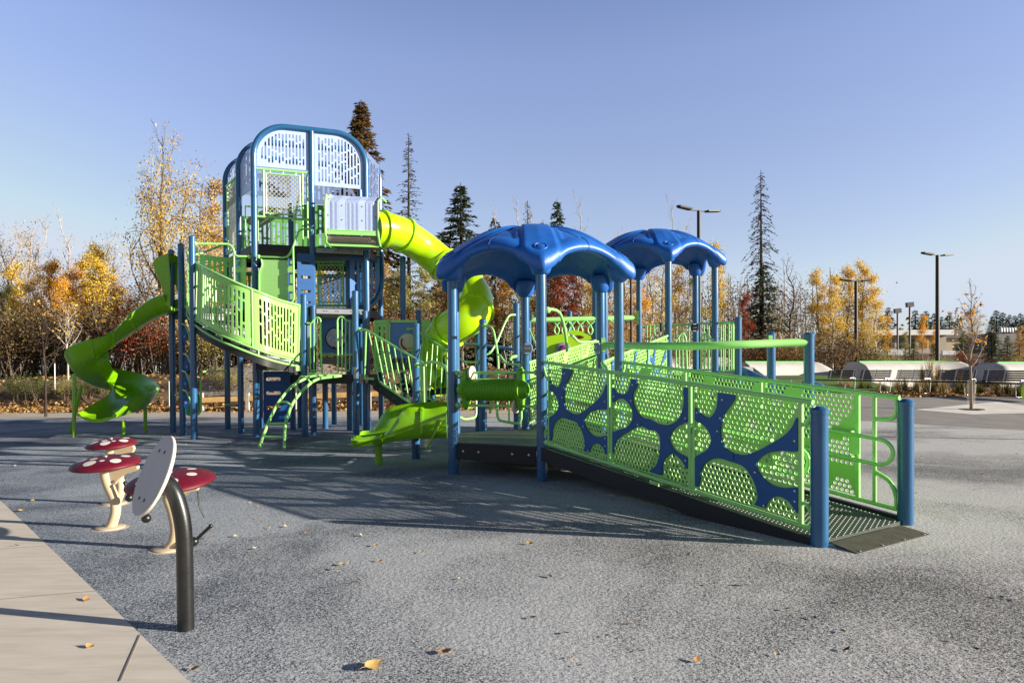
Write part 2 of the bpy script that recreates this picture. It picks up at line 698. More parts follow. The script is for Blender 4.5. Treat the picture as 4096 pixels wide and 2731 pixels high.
def rubber_mat():
    m = bpy.data.materials.new('poured_rubber_surface')
    m.use_nodes = True
    nt = m.node_tree
    b = nt.nodes['Principled BSDF']
    b.inputs['Roughness'].default_value = .82
    b.inputs['Specular IOR Level'].default_value = .28
    tc = nt.nodes.new('ShaderNodeTexCoord')
    vo = nt.nodes.new('ShaderNodeTexVoronoi')
    vo.inputs['Scale'].default_value = 185
    nt.links.new(tc.outputs['Object'], vo.inputs['Vector'])
    n1 = nt.nodes.new('ShaderNodeTexNoise')
    n1.inputs['Scale'].default_value = 38
    n1.inputs['Detail'].default_value = 4
    nt.links.new(tc.outputs['Object'], n1.inputs['Vector'])
    big = nt.nodes.new('ShaderNodeTexNoise')
    big.inputs['Scale'].default_value = .42
    big.inputs['Detail'].default_value = 6
    big.inputs['Roughness'].default_value = .6
    big.inputs['Distortion'].default_value = .4
    nt.links.new(tc.outputs['Object'], big.inputs['Vector'])
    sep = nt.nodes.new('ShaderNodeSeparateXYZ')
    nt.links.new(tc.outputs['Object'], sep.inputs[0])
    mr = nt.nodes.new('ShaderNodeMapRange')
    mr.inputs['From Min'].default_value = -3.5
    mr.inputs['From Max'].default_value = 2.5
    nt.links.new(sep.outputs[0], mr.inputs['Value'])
    # granules: a random value per cell picks dark, mid or pale chips
    sepc = nt.nodes.new('ShaderNodeSeparateColor')
    nt.links.new(vo.outputs['Color'], sepc.inputs[0])
    # big patches shift how many chips are dark
    bm = nt.nodes.new('ShaderNodeMapRange')
    bm.inputs['From Min'].default_value = .34
    bm.inputs['From Max'].default_value = .56
    bm.inputs['To Min'].default_value = -.44
    bm.inputs['To Max'].default_value = .14
    nt.links.new(big.outputs['Fac'], bm.inputs['Value'])
    ad = nt.nodes.new('ShaderNodeMath')
    ad.operation = 'ADD'
    nt.links.new(sepc.outputs[0], ad.inputs[0])
    nt.links.new(bm.outputs[0], ad.inputs[1])
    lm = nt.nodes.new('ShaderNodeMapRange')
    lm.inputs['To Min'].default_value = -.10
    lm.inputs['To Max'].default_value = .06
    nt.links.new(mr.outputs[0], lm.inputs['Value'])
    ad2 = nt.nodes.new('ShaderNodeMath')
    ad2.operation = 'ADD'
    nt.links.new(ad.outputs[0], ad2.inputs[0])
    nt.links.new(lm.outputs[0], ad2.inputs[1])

    def ramp(stops):
        cr = nt.nodes.new('ShaderNodeValToRGB')
        cr.color_ramp.interpolation = 'LINEAR'
        while len(cr.color_ramp.elements) < len(stops):
            cr.color_ramp.elements.new(.5)
        for e, (p, c) in zip(cr.color_ramp.elements, stops):
            e.position = p
            e.color = (*c, 1)
        nt.links.new(ad2.outputs[0], cr.inputs['Fac'])
        return cr
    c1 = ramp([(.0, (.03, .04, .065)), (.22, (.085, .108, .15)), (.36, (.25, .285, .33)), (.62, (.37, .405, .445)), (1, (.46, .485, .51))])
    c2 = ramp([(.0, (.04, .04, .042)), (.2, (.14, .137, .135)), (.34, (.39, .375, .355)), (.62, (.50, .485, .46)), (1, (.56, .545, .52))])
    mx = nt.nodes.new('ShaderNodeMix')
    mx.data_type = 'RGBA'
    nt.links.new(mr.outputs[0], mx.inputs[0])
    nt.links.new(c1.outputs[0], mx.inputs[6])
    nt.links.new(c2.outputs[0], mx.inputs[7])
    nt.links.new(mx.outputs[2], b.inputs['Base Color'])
    bp = nt.nodes.new('ShaderNodeBump')
    bp.inputs['Strength'].default_value = .8
    bp.inputs['Distance'].default_value = .006
    nt.links.new(n1.outputs['Fac'], bp.inputs['Height'])
    nt.links.new(bp.outputs['Normal'], b.inputs['Normal'])
    return m


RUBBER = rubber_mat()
EARTH = ramp_mat('dry_earth', [(.25, (.055, .038, .026)), (.5, (.12, .085, .055)), (.75, (.24, .18, .10))], 1.6, .95, 10, bump=.7, bdist=.06)
PATHC = ramp_mat('broom_finished_concrete', [(.25, (.48, .42, .345)), (.5, (.58, .52, .44)), (.72, (.65, .59, .505))], 2.2, .85, 10, .3, bump=.12, bdist=.004, stretch=(1, 6, 1))
PATHB = ramp_mat('beige_path_concrete', [(.3, (.40, .34, .27)), (.7, (.52, .45, .37))], 1.3, .9, 8, bump=.05)
ASPH = ramp_mat('plaza_asphalt', [(.3, (.22, .20, .185)), (.7, (.31, .285, .26))], 2.0, .9, 10, bump=.1)
PITC = ramp_mat('pale_tree_pit_concrete', [(.3, (.58, .54, .48)), (.7, (.74, .70, .63))], 2, .85, 8, bump=.03)
MULCH = ramp_mat('bark_mulch', [(.25, (.035, .020, .012)), (.5, (.10, .055, .03)), (.75, (.22, .12, .06))], 14, .95, 8, bump=.8, bdist=.04)
LAWN = ramp_mat('lawn_turf', [(.3, (.06, .12, .02)), (.7, (.13, .22, .045))], 6, .95, 10, bump=.5, bdist=.03)
GRAV = ramp_mat('grey_fill_gravel', [(.3, (.16, .135, .11)), (.7, (.34, .30, .26))], 3, .95, 10, bump=.7, bdist=.05, stretch=(2.5, .6, 1))


def sheet(name, x0f, x1f, ys, nx, m, lift):
    mb = MB()
    rows = []
    for y in ys:
        a, b = x0f(y), x1f(y)
        rows.append([(a + (b - a) * i / nx, y, H(a + (b - a) * i / nx, y) + lift) for i in range(nx + 1)])
    mb.grid(rows)
    return kind(mb.build(name, m, None, 180), 'structure')


def fr(a, b, n):
    return [a + (b - a) * i / n for i in range(n + 1)]


def interp(tab):
    def f(y):
        if y <= tab[0][0]:
            return tab[0][1]
        for (y0, x0), (y1, x1) in zip(tab, tab[1:]):
            if y <= y1:
                return x0 + (x1 - x0) * (y - y0) / (y1 - y0)
        return tab[-1][1]
    return f


# base ground, to the horizon
ys = fr(-6, 20, 26)[:-1] + fr(20, 34, 42)[:-1] + fr(34, 80, 46)[:-1] + [80, 95, 120, 180, 300, 600, 1400]
xs = [-900, -300, -120, -70] + fr(-45, 45, 120) + [70, 120, 300, 900]
mb = MB()
mb.grid([[(x, y, H(x, y) + (.05 * hn(x * 3, y * 3) * ss((y - 25) / 2))) for x in xs] for y in ys])
kind(mb.build('ground', EARTH, None, 180), 'structure')

# left concrete path in front: edge through three photo points
e0, e1, e2 = G(0, 2001), G(496, 2477), G(757, 2731)
edge = interp([(-6, e2.x + (e2.x - e1.x) / (e2.y - e1.y) * (-6 - e2.y)), (e2.y, e2.x), (e1.y, e1.x), (e0.y, e0.x), (9, e0.x - (9 - e0.y) * 1.35), (12, -12)])
sheet('concrete_path', lambda y: -30, edge, fr(-3, 8.5, 60), 24, PATHC, .008)
# rubber safety surface: from the path edge to a back line
back = [(-30, 19.6), (-9, 19.4), (-5, 19.0), (2, 18.6), (5.5, 17.2), (9, 14.4), (12, 12.2), (16, 10.6), (30, 7)]
bk = interp(back)
mb = MB()
for x0, x1 in zip(fr(-30, 30, 60), fr(-30, 30, 60)[1:]):
    pass
rows = []
for i in range(61):
    t = i / 60
    rows.append([(x, -3 + (bk(x) + 3) * t, H(x, -3 + (bk(x) + 3) * t) + .004) for x in fr(-30, 30, 60)])
mb.grid(rows)
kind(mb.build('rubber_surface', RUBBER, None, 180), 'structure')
# beige path beyond (left) and asphalt plaza beyond (right)
mb = MB()
rows = []
for i in range(17):
    t = i / 16
    rows.append([(x, bk(x) + (22.3 - bk(x)) * t, H(x, bk(x) + (22.3 - bk(x)) * t) + .006) for x in fr(-40, 2, 42)])
mb.grid(rows)
kind(mb.build('beige_path', PATHB, None, 180), 'structure')
mb = MB()
rows = []
for i in range(25):
    t = i / 24
    rows.append([(x, bk(x) + (23.6 - bk(x)) * t, H(x, bk(x) + (23.6 - bk(x)) * t) + .006) for x in fr(2, 40, 38)])
mb.grid(rows)
kind(mb.build('plaza', ASPH, None, 180), 'structure')
# mulch strip below the bank, bark coloured
mb = MB()
rows = []
for i in range(9):
    y = 22.3 + 1.9 * i / 8
    rows.append([(x, y + .12 * hn(x, y), H(x, y + .12 * hn(x, y)) + .02 + .02 * abs(hn(x * 4, y * 5))) for x in fr(-34, 3, 110)])
mb.grid(rows)
kind(mb.build('mulch_strip', MULCH, None, 180), 'structure')
# gravel heaps on the bank
for nm, x0, x1, seed in (('gravel_heap', -12.3, -6.2, 1),):
    mb = MB()
    rows = []
    for y in fr(24.6, 28.5, 20):
        rows.append([(x, y, H(x, y) + .05 - .12 * (abs((x - (x0 + x1) / 2) / ((x1 - x0) / 2)) ** 6) + .04 * hn(x * 5, y * 5)) for x in fr(x0, x1, 34)])
    mb.grid(rows)
    kind(mb.build(nm, GRAV, None, 180), 'structure')
# lawn patch behind the plaza, right of the tower post
mb = MB()
lx = fr(6.5, 15, 17)
mb.grid([[(x, y, H(x, y) + .02 + .55 * ss((y - 24) / 7)) for x in lx] for y in fr(24.0, 32, 12)])
kind(mb.build('lawn', LAWN, None, 180), 'structure')
# pale concrete square round the young tree
c = [GT(3655, 1640), GT(3990, 1608), GT(4300, 1650), GT(3890, 1659)]
mb = MB()
q = []
for i in range(11):
    a = c[0].lerp(c[1], i / 10)
    b = c[3].lerp(c[2], i / 10)
    q.append([(p.x, p.y, H(p.x, p.y) + .012) for p in [a.lerp(b, j / 10) for j in range(11)]])
mb.grid(q, flip=True)
kind(mb.build('tree_pit_paving', PITC, None, 180), 'structure')
# joint grooves of the front path
mb = MB()
for (a, b) in (((0, 2402), (385, 2368)), ((480, 2731), (560, 2545)), ((0, 2200), (190, 2186))):
    a, b = G(*a), G(*b)
    mb.bar((a.x, a.y, .0095), (b.x, b.y, .0095), .007, .003)
kind(mb.build('path_joint', mat('joint_groove', (.22, .19, .16), .9), None, 0), 'structure')
# ------------------------------------------------------------------ the play structure (bolted together: one thing)
PS = thing('play_structure', 'large blue and lime playground structure with arched tower, domed roofs, slides and access ramp', 'playground', (.3, 9.1, 0))
PR = .0635
D0, D1, D2, D3 = .407, 1.25, 2.64, 3.9


def post(x, y, z1, z0=0.0, cap=True, label=None):
    mb = MB()
    mb.lathe([(PR, z0), (PR, z1 - .012)] if not cap else [(PR, z0), (PR, z1 - .05)], (x, y, 0), n=20)
    o = mb.build('post', POST, PS, 40, label)
    if cap:
        cp = MB()
        cp.lathe([(PR + .002, -.052), (PR + .004, -.05), (PR + .004, -.018), (PR - .006, -.008), (PR * .55, .006), (.001, .012)], (x, y, z1), n=20)
        cp.build('post_cap', POST, o, 40)
    return o


def posty(px, py, Y, pytop, z0=0.0):
    p, t = P(px, py, Y), P(px, pytop, Y)
    post(p.x, p.y, t.z, z0)
    return p


def tube(name, pts, r, m=RAIL, parent=PS, n=8, rad=0, ball=None, label=None):
    mb = MB()
    mb.tube(fillet(pts, rad) if rad else pts, r, n)
    if ball:
        for b in ball:
            mb.ball(b, r * 2.1, 10)
    return mb.build(name, m, parent, 50, label)


def hexv(c, R_, ph):
    return {k: V((c[0] + R_ * math.cos(R(a + ph)), c[1] + R_ * math.sin(R(a + ph)), 0)) for k, a in
            dict(A=210, B=270, C=330, D=30, E=90, F=150).items()}


H1, PH1 = (.281, 9.12), 3.2
H2, PH2 = (2.846, 13.437), 1.56
h1, h2 = hexv(H1, 1.235, PH1), hexv(H2, 1.235, PH2)


def hexdeck(c, ph, z, name='hex_deck'):
    pl = [(c[0] + 1.235 * math.cos(R(a + ph)), c[1] + 1.235 * math.sin(R(a + ph))) for a in range(30, 390, 60)]
    mb = MB()
    mb.prism(pl, z - .05, z)
    d = mb.build(name, DECK, PS, 20)
    fm = MB()
    for i in range(6):
        a, b = V((*pl[i], 0)), V((*pl[(i + 1) % 6], 0))
        e = (b - a).normalized()
        n = V((e.y, -e.x, 0))
        fm.box((a + b) / 2 + n * .012 + V((0, 0, z - .115)), ((b - a).length - .14, .02, .20), (e, n, V((0, 0, 1))))
    f = fm.build('fascia', BLACK, d, 0)
    bm_ = MB()
    for i in range(6):
        a, b = V((*pl[i], 0)), V((*pl[(i + 1) % 6], 0))
        e = (b - a).normalized()
        n = V((e.y, -e.x, 0))
        for t in (.13, .31, .69, .87):
            bm_.lathe([(.014, 0), (.014, .006), (.006, .009)], a.lerp(b, t) + n * .022 + V((0, 0, z - .105)), n, 10)
    bm_.build('bolts', STEEL, d, 40)
    return d


hexdeck(H1, PH1, D0)
d2 = hexdeck(H2, PH2, .95)
for k in 'ABCDEF':
    post(h1[k].x, h1[k].y, 2.62, cap=False)
    post(h2[k].x, h2[k].y, 3.48, cap=False)
# raised rear half of the second deck
mb = MB()
mb.prism([(h2[k].x, h2[k].y) for k in 'CDEF'], 1.16, 1.24)
mb.build('step_deck', DECK, PS, 20)


def roof(c, ph, ztop, label):
    NA, NT = 240, 40
    rows, zr_, Rr_ = [], [], []
    top, und = [], []

    def shape(th):
        d = ((th - R(30 + ph)) + R(30)) % R(60) - R(30)      # angle to the nearest post direction
        lobe = math.exp(-(d / .19) ** 4)
        rim_r = 1.19 / math.cos(R(30) - abs(d)) + .055 * lobe
        return d, lobe, rim_r

    def dome(r, d, t):
        return -.345 * (r / 1.19) ** 2.0 - .105 * math.exp(-(d / .28) ** 2) * ss((t - .45) / .55)
    for it in range(NT + 1):
        t = it / NT
        row = []
        for k in range(NA):
            th = 2 * PI * k / NA
            d, lobe, rr = shape(th)
            r = rr * t
            z = ztop + dome(r, d, t)
            lat = abs(d) * r
            # raised ribs over the posts, sunk panel between, thin seam mid panel
            z += .034 * ss((.17 + .05 * r - lat) / .035) * ss((r - .2) / .25)
            pan = ss((lat - .28) / .03) * ss((r - .40) / .04) * ss((1.08 - r * math.cos(R(30) - abs(d))) / .04)
            z -= .022 * pan
            if it == NT:
                z -= .012
            row.append((c[0] + r * math.cos(th), c[1] + r * math.sin(th), z))
        rows.append(row)
    lip = []
    for (dr, dz) in ((.025, -.03), (.036, -.06), (.028, -.095), (-.01, -.115), (-.06, -.11), (-.10, -.06)):
        row = []
        for k in range(NA):
            th = 2 * PI * k / NA
            d, lobe, rr = shape(th)
            x, y, z = rows[NT][k]
            e = 1 + .75 * lobe
            row.append((x + dr * math.cos(th), y + dr * math.sin(th), z + dz * e))
        lip.append(row)
    under = []
    for it in range(NT - 2, -1, -1):
        t = it / NT
        row = []
        for k in range(NA):
            th = 2 * PI * k / NA
            d, lobe, rr = shape(th)
            r = (rr - .10) * t
            z = ztop + dome(r, d, t) - .09
            row.append((c[0] + r * math.cos(th), c[1] + r * math.sin(th), z))
        under.append(row)
    allr = rows + lip + under
    mb = MB()
    vs = [p for r in allr for p in r]
    fs = []
    for i in range(len(allr) - 1):
        for k in range(NA):
            k2 = (k + 1) % NA
            fs.append((i * NA + k, i * NA + k2, (i + 1) * NA + k2, (i + 1) * NA + k)[::-1])
    mb.add(vs, fs)
    o = mb.build('domed_roof', ROOF, PS, 60, label)
    # thin seams down the middle of each panel
    for j in range(6):
        i0 = round(R(60 * j + ph) / (2 * PI) * NA) % NA
        sm = MB()
        sm.tube([V(rows[q][i0]) for q in range(10, NT + 1)] + [V(lip[q][i0]) for q in range(3)], .006, 5)
        sm.build('roof_seam', mat('roof_seam_navy', (.008, .05, .20), .5), o, 60)
    for j in range(6):
        rb = MB()
        sk = MB()
        th = R(30 + 60 * j + ph)
        i0 = round(th / (2 * PI) * NA) % NA
        # ring emblem on each rib
        a, b = V(rows[34][i0]), V(rows[38][i0])
        tdir = (b - a).normalized()
        side = V((-math.sin(th), math.cos(th), 0))
        nrm = tdir.cross(side)
        if nrm.z < 0:
            nrm = -nrm
        cpt = V(rows[36][i0]) + nrm * .004
        rb.tube([cpt + (tdir * math.cos(q) + side * math.sin(q)) * .075 for q in [2 * PI * q / 28 for q in range(28)]], .010, 6, closed=True)
        rb.lathe([(.05, 0), (.05, .008), (.042, .012)], cpt, nrm, 24)
        # socket that takes the post
        p = V((c[0] + 1.235 * math.cos(th), c[1] + 1.235 * math.sin(th), 0))
        zz = rows[NT][i0][2]
        sk.lathe([(.080, -.21), (.105, -.19), (.135, -.12), (.155, -.03), (.15, .03)], (p.x, p.y, zz), n=18)
        rb.build('ring_emblem', ROOF, o, 50)
        sk.build('post_socket', ROOF, o, 40)
    return o


roof(H1, PH1, 3.24, 'near domed blue plastic roof over the low deck')
roof(H2, PH2, 4.08, 'far domed blue plastic roof over the high deck')

# ---------------- perforated barrier panels
CELLS = [
    [[(-.1, .9), (0, .82), (.08, .75), (.17, .74), (.23, .82), (.25, .92), (.22, 1.1), (-.1, 1.1)],
     [(-.1, .70), (0, .68), (.10, .65), (.17, .58), (.18, .50), (.13, .41), (.05, .35), (-.02, .30), (-.1, .3)],
     [(.50, 1.1), (.42, .95), (.32, .80), (.28, .66), (.29, .54), (.34, .47), (.42, .45), (.52, .455), (.64, .52), (.76, .61), (.88, .71), (.95, .80), (.99, .89), (1.1, .97), (1.1, 1.1)],
     [(.06, -.1), (.055, .08), (.08, .22), (.16, .32), (.27, .365), (.38, .36), (.50, .35), (.58, .28), (.63, .18), (.64, .08), (.58, -.02), (.54, -.1)],
     [(1.1, .60), (.95, .585), (.84, .565), (.73, .52), (.655, .45), (.63, .38), (.68, .30), (.77, .25), (.87, .25), (.96, .28), (1.1, .33)],
     [(.70, -.1), (.715, .04), (.76, .12), (.83, .165), (.91, .15), (.96, .10), (1.0, .05), (1.1, 0), (1.1, -.1)]],
    [[(-.1, .9), (0, .87), (.06, .82), (.14, .80), (.21, .83), (.255, .90), (.26, 1.1), (-.1, 1.1)],
     [(-.1, .66), (0, .68), (.08, .74), (.18, .755), (.26, .70), (.30, .61), (.28, .52), (.22, .45), (.12, .40), (0, .345), (-.1, .3)],
     [(.42, 1.1), (.36, .93), (.305, .84), (.305, .74), (.35, .65), (.43, .59), (.52, .59), (.62, .565), (.75, .57), (.86, .63), (.92, .72), (.95, .83), (.945, .93), (.90, 1.1)],
     [(.01, -.1), (.015, .10), (.05, .24), (.12, .32), (.22, .39), (.33, .46), (.43, .495), (.52, .475), (.60, .485), (.655, .44), (.665, .34), (.65, .22), (.60, .10), (.50, .01), (.46, -.1)],
     [(1.1, .66), (.98, .64), (.90, .60), (.82, .53), (.78, .44), (.80, .37), (.86, .32), (.95, .30), (1.1, .30)],
     [(.71, -.1), (.69, .08), (.70, .17), (.75, .25), (.82, .285), (.90, .26), (.96, .20), (1.0, .16), (1.1, .1), (1.1, -.1)]]]


def cell_sdf(cells):
    gs = [polysdf(closed_spline(c)) for c in cells]

    def f(u, v):
        d = np.full(np.shape(u), -9.0)
        for g_ in gs:
            d = np.maximum(d, g_(u, v))
        return d            # > 0 inside a cell
    return f


def ramp_wall(a, za, b, zb, npan, web, webside, ends=(.16, .16), hgt=.95, foot=.06, cellset=(0, 1, 0), pitch=.046):
    """perforated panels between points a and b (plan) following the slope"""
    a, b = V((a.x, a.y, 0)), V((b.x, b.y, 0))
    L = (b - a).length
    d = (b - a).normalized()
    nrm = V((d.y, -d.x, 0))

    def zat(s):
        return za + (zb - za) * s / L
    root = None
    gap = .075
    pl = (L - ends[0] - ends[1] - gap * (npan - 1)) / npan
    fm = MB()
    s0 = .02
    q = lambda s, h, w_=0: a + d * s + nrm * w_ + V((0, 0, zat(s) + h))
    fm.tube([q(.05, hgt + foot), q(L - .05, hgt + foot)], .021, 10)
    fm.tube([q(.05, foot), q(L - .05, foot)], .019, 10)
    for i in range(npan):
        sa = ends[0] + i * (pl + gap)
        for s in (sa - .012, sa + pl + .012):
            fm.bar(q(s, foot), q(s, foot + hgt), .026, .03, (d.x, d.y, 0))
    for i in range(npan - 1):
        sa = ends[0] + (i + 1) * (pl + gap) - gap / 2
        fm.box(q(sa, foot + hgt * .47), (gap, .012, .13), (d, nrm, V((0, 0, 1))))
    fr_ = fm.build('barrier_frame', RAIL, PS, 40)
    for e in (ends[0] - .012, L - ends[1] + .012):
        s1 = .045 if e < L / 2 else L - .045
        if e > L / 2 and ends[1] > .3:
            bx_ = L - .26
            cm = MB()
            cm.tube([q(bx_, foot), q(bx_, foot + hgt)], .019, 8)
            cm.build('end_bar', RAIL, fr_, 40)
            for pts in ([q(L - .075, foot + hgt), q(L - .07, foot + hgt - .12), q(L - .12, foot + hgt - .19), q(bx_, foot + hgt - .21)],
                        [q(L - .075, foot - .01), q(L - .075, foot + .10), q(L - .13, foot + .22), q(bx_, foot + .28)]):
                cm = MB()
                cm.tube(spline(pts, 6), .02, 8)
                cm.build('end_bracket', RAIL, fr_, 40)
            continue
        for hh in (hgt - .17, .17):
            cm = MB()
            pts = [q(e, foot + hh), q((e + s1) / 2, foot + hh), q(s1, foot + hh + (.12 if hh > .3 else -.10))]
            cm.tube(spline(pts, 4), .017, 8)
            cm.build('end_bracket', RAIL, fr_, 40)
    for i in range(npan):
        sa = ends[0] + i * (pl + gap)
        cells = CELLS[cellset[i % len(cellset)]]
        fn = cell_sdf(cells)

        def mp(u, v, w_, sa=sa):
            s = sa + u
            return a + d * s + nrm * w_ + V((0, 0, zat(s) + foot + .03 + v))
        HH = hgt - .06
        mb = MB()
        mb.perf(mp, pl, HH, lambda u, v: float(fn(np.array(u / pl), np.array(v / HH))) > .018, pitch, pitch * .385, .006)
        pan = mb.build('perforated_panel', LIME, PS, 40)
        if web:
            def wsdf(u, v, fn=fn):
                k = -fn(u / pl, v / HH)
                edge_ = np.minimum(np.minimum(u - .004, pl - .004 - u), np.minimum(v - .02, HH - .004 - v))
                slit = rbox(u, v, pl * .42, HH * .44, .006, .10, .001)
                return np.minimum(np.minimum(k, edge_), slit)
            wb = MB()
            mpw = lambda u, v, w_, sa=sa: mp(u, v, w_ + webside * .013)
            wb.plate(mpw, pl, HH, wsdf, 72, 66, .012)
            wp = wb.build('web_plate', WEB, pan, 30)
            rnd = random.Random(i)
            sc = MB()
            for (u, v) in ((.30, .93), (.42, .95), (.03, .76), (.03, .42), (.37, .50), (.49, .47), (.97, .68), (.97, .60), (.62, .32), (.56, .06), (.70, .04), (.97, .25), (.97, .16), (.25, .62), (.28, .75)):
                if float(fn(np.array(u), np.array(v))) < -.01:
                    c_ = mpw(u * pl, v * HH, webside * .006)
                    sc.lathe([(.009, 0), (.009, .003), (.004, .005)], c_, nrm * webside, 8)
            sc.build('screws', STEEL, pan, 40)
    return fr_


eL, eR = V((2.276, 4.918, 0)), V((3.31, 5.583, 0))
post(eL.x, eL.y, P(3281, 1628, 4.918).z)
post(eR.x, eR.y, P(3627, 1598, 5.583).z)
B, Cc = h1['B'], h1['C']
ramp_wall(B, D0, eL, .05, 3, True, 1, ends=(.17, .16))
ramp_wall(Cc, D0, eR, .05, 3, True, -1, ends=(.17, .42), cellset=(0, 1, 0))
# ramp deck and side channels
dr = (eL - B).normalized()
nr_ = V((dr.y, -dr.x, 0))
mb = MB()
ra, rb_ = B - nr_ * .06, eL - nr_ * .06
rc, rd = Cc + nr_ * .06, eR + nr_ * .06
up = V((0, 0, 1))
for (p0, p1) in ((ra, rb_), (rc, rd)):
    pass
mb.slab([rb_ + up * .035, rd + up * .035, rc + up * D0, ra + up * D0], (0, 0, -.035))
rmp = mb.build('ramp_surface', DECK, PS, 20)
mb = MB()
N = 96
for i in range(N):
    for j in range(24):
        t, s = (i + .5 * (j % 2) + .3) / N, (j + .5) / 24
        p = (ra + up * D0).lerp(rb_ + up * .035, t).lerp((rc + up * D0).lerp(rd + up * .035, t), s)
        mb.lathe([(.011, 0), (.008, .005)], p, n=5)
mb.build('grip_studs', mat('stud_coating', (.10, .12, .085), .5, .5), rmp, 0)
mb = MB()
for (p0, p1, s_) in ((B, eL, 1), (Cc, eR, -1)):
    mb.bar(p0 + up * (D0 - .075) + nr_ * (.02 * s_), p1 + up * (-.02) + nr_ * (.02 * s_) - dr * .05, .05, .16)
mb.build('ramp_side_channel', BLACK, rmp, 0)
mb = MB()
f4 = [G(3324, 2168, .03), G(3602, 2099, .03), G(3720, 2135, .008), G(3428, 2212, .008)]
mb.slab(f4, (0, 0, -.006))
fl = mb.build('ramp_flap', FLAP, rmp, 0)
mb = MB()
for t in (.06, .35, .65, .94):
    p = f4[3].lerp(f4[2], t) + (f4[0] - f4[3]) * .08
    mb.lathe([(.012, 0), (.012, .004), (.005, .006)], p, n=8)
mb.build('flap_screws', STEEL, rmp, 0)
# inner handrails with looped ends
for (p0, p1, sgn, ext) in ((B, eL, -1, -.02), (Cc, eR, 1, .06)):
    L = (p1 - p0).length
    n_ = nr_ * (.085 * sgn)
    zz = lambda s: D0 + (.05 - D0) * s / L
    hi, lo = .66, .44
    pts = [p0 + dr * .10 + n_ + up * (zz(.1) + hi)]
    pts += [p0 + dr * (L - .25 + ext) + n_ + up * (zz(L) + hi)]
    cc = p0 + dr * (L - .25 + ext) + n_ + up * (zz(L) + (hi + lo) / 2)
    for q in range(1, 9):
        an = PI / 2 - PI * q / 9
        pts.append(cc + dr * (.13 * math.cos(an)) + up * ((hi - lo) / 2 * math.sin(an)))
    pts += [p0 + dr * (L - .25 + ext) + n_ + up * (zz(L) + lo), p0 + dr * .10 + n_ + up * (zz(.1) + lo)]
    hr = tube('handrail', pts, .018, RAIL, n=10)
    for s in (.17, L * .36, L * .66, L - .43):
        mb = MB()
        for hh in (hi, lo):
            q = p0 + dr * s + up * (zz(s) + hh)
            mb.bar(q, q + n_, .02, .02)
        mb.box(p0 + dr * s + n_ * .25 + up * (zz(s) + (hi + lo) / 2), (.10, .012, .18), (dr, nr_, up))
        mb.build('handrail_bracket', RAIL, hr, 0)
# ground bracket under the near wall
p = B.lerp(eL, .53)
mb = MB()
mb.box(p + nr_ * .03 + up * (D0 * .47 + .0), (.12, .012, .12), (dr, nr_, up))
mb.build('wall_bracket', RAIL, PS, 0)

# second ramp, from the low deck up to the high deck
E_, Dd, A2, B2 = h1['E'], h1['D'], h2['A'], h2['B']
ramp_wall(E_, D0, A2, .93, 3, False, 1, ends=(.15, .15), cellset=(1, 0, 1), pitch=.06)
ramp_wall(Dd, D0, B2, .93, 3, True, 1, ends=(.15, .15), cellset=(0, 1, 0), pitch=.06)
d3 = (A2 - E_).normalized()
n3 = V((d3.y, -d3.x, 0))
mb = MB()
mb.slab([E_ + up * D0, A2 + up * .95, B2 + up * .95, Dd + up * D0][::-1], (0, 0, -.05))
r2 = mb.build('ramp_surface', DECK, PS, 20)
L = (A2 - E_).length
for (p0, sgn) in ((E_, 1), (Dd, -1)):
    n_ = n3 * (.085 * sgn)
    pts = [p0 + d3 * .15 + n_ + up * (D0 + .70), p0 + d3 * (L - .2) + n_ + up * (.95 + .68)]
    tube('handrail', pts, .018, RAIL, n=8)
# raised rail pieces at the foot of the second ramp (bent pipes by the rear post)
tube('grab_rail', PP((2172, 1234, 8.0), (2236, 1240, 8.2), (2254, 1290, 8.4), (2265, 1352, 8.6), (2268, 1404, 8.8)), .02, RAIL, rad=.12, ball=[P(2190, 1240, 8.0)])
tube('grab_rail', PP((2268, 1340, 8.6), (2290, 1340, 8.8), (2312, 1368, 9.0), (2392, 1366, 9.4)), .018, RAIL, rad=.1)
tube('grab_rail', PP((2412, 1450, 9.4), (2415, 1462, 9.3), (2432, 1475, 9.1), (2436, 1530, 9.0)), .035, RAIL, rad=.1)

# thick curved balance pipe and its two posts
b1 = posty(3085, 1450, 9.9, 1330)
b2 = posty(3236, 1450, 8.4, 1332)
tube('curved_beam', spline(PP((2415, 1379, 9.75), (2480, 1382, 9.5), (2640, 1384, 8.7), (2800, 1383, 8.35), (2960, 1378, 8.25), (3120, 1372, 8.35), (3236, 1369, 8.4)), 6), .050, RAIL, n=14)
mb = MB()
p = P(2413, 1379, 9.72)
mb.box(p, (.06, .04, .2))
p = P(3082, 1352, 9.5)
mb.box(p, (.05, .03, .08))
mb.build('beam_bracket', RAIL, PS, 0)

# slide deck to the right of the high deck
sp = posty(2953, 1450, 12.35, 1269)
c0 = h2['C']
mb = MB()
mb.prism([(c0.x, c0.y), (sp.x, sp.y), (sp.x + .25, sp.y + 1.1), (c0.x + .2, c0.y + 1.2)], D1 - .10, D1 - .02)
mb.build('slide_deck', GREYM, PS, 0)
tube('barrier_rail', [P(2875, 1291, 12.8), P(2940, 1289, 12.4)], .022)
tube('barrier_rail', [P(2880, 1484, 12.8), P(2942, 1482, 12.4)], .02)
for x in (2893, 2916, 2932):
    tube('baluster', [P(x, 1291, 12.6), P(x, 1483, 12.6)], .013)
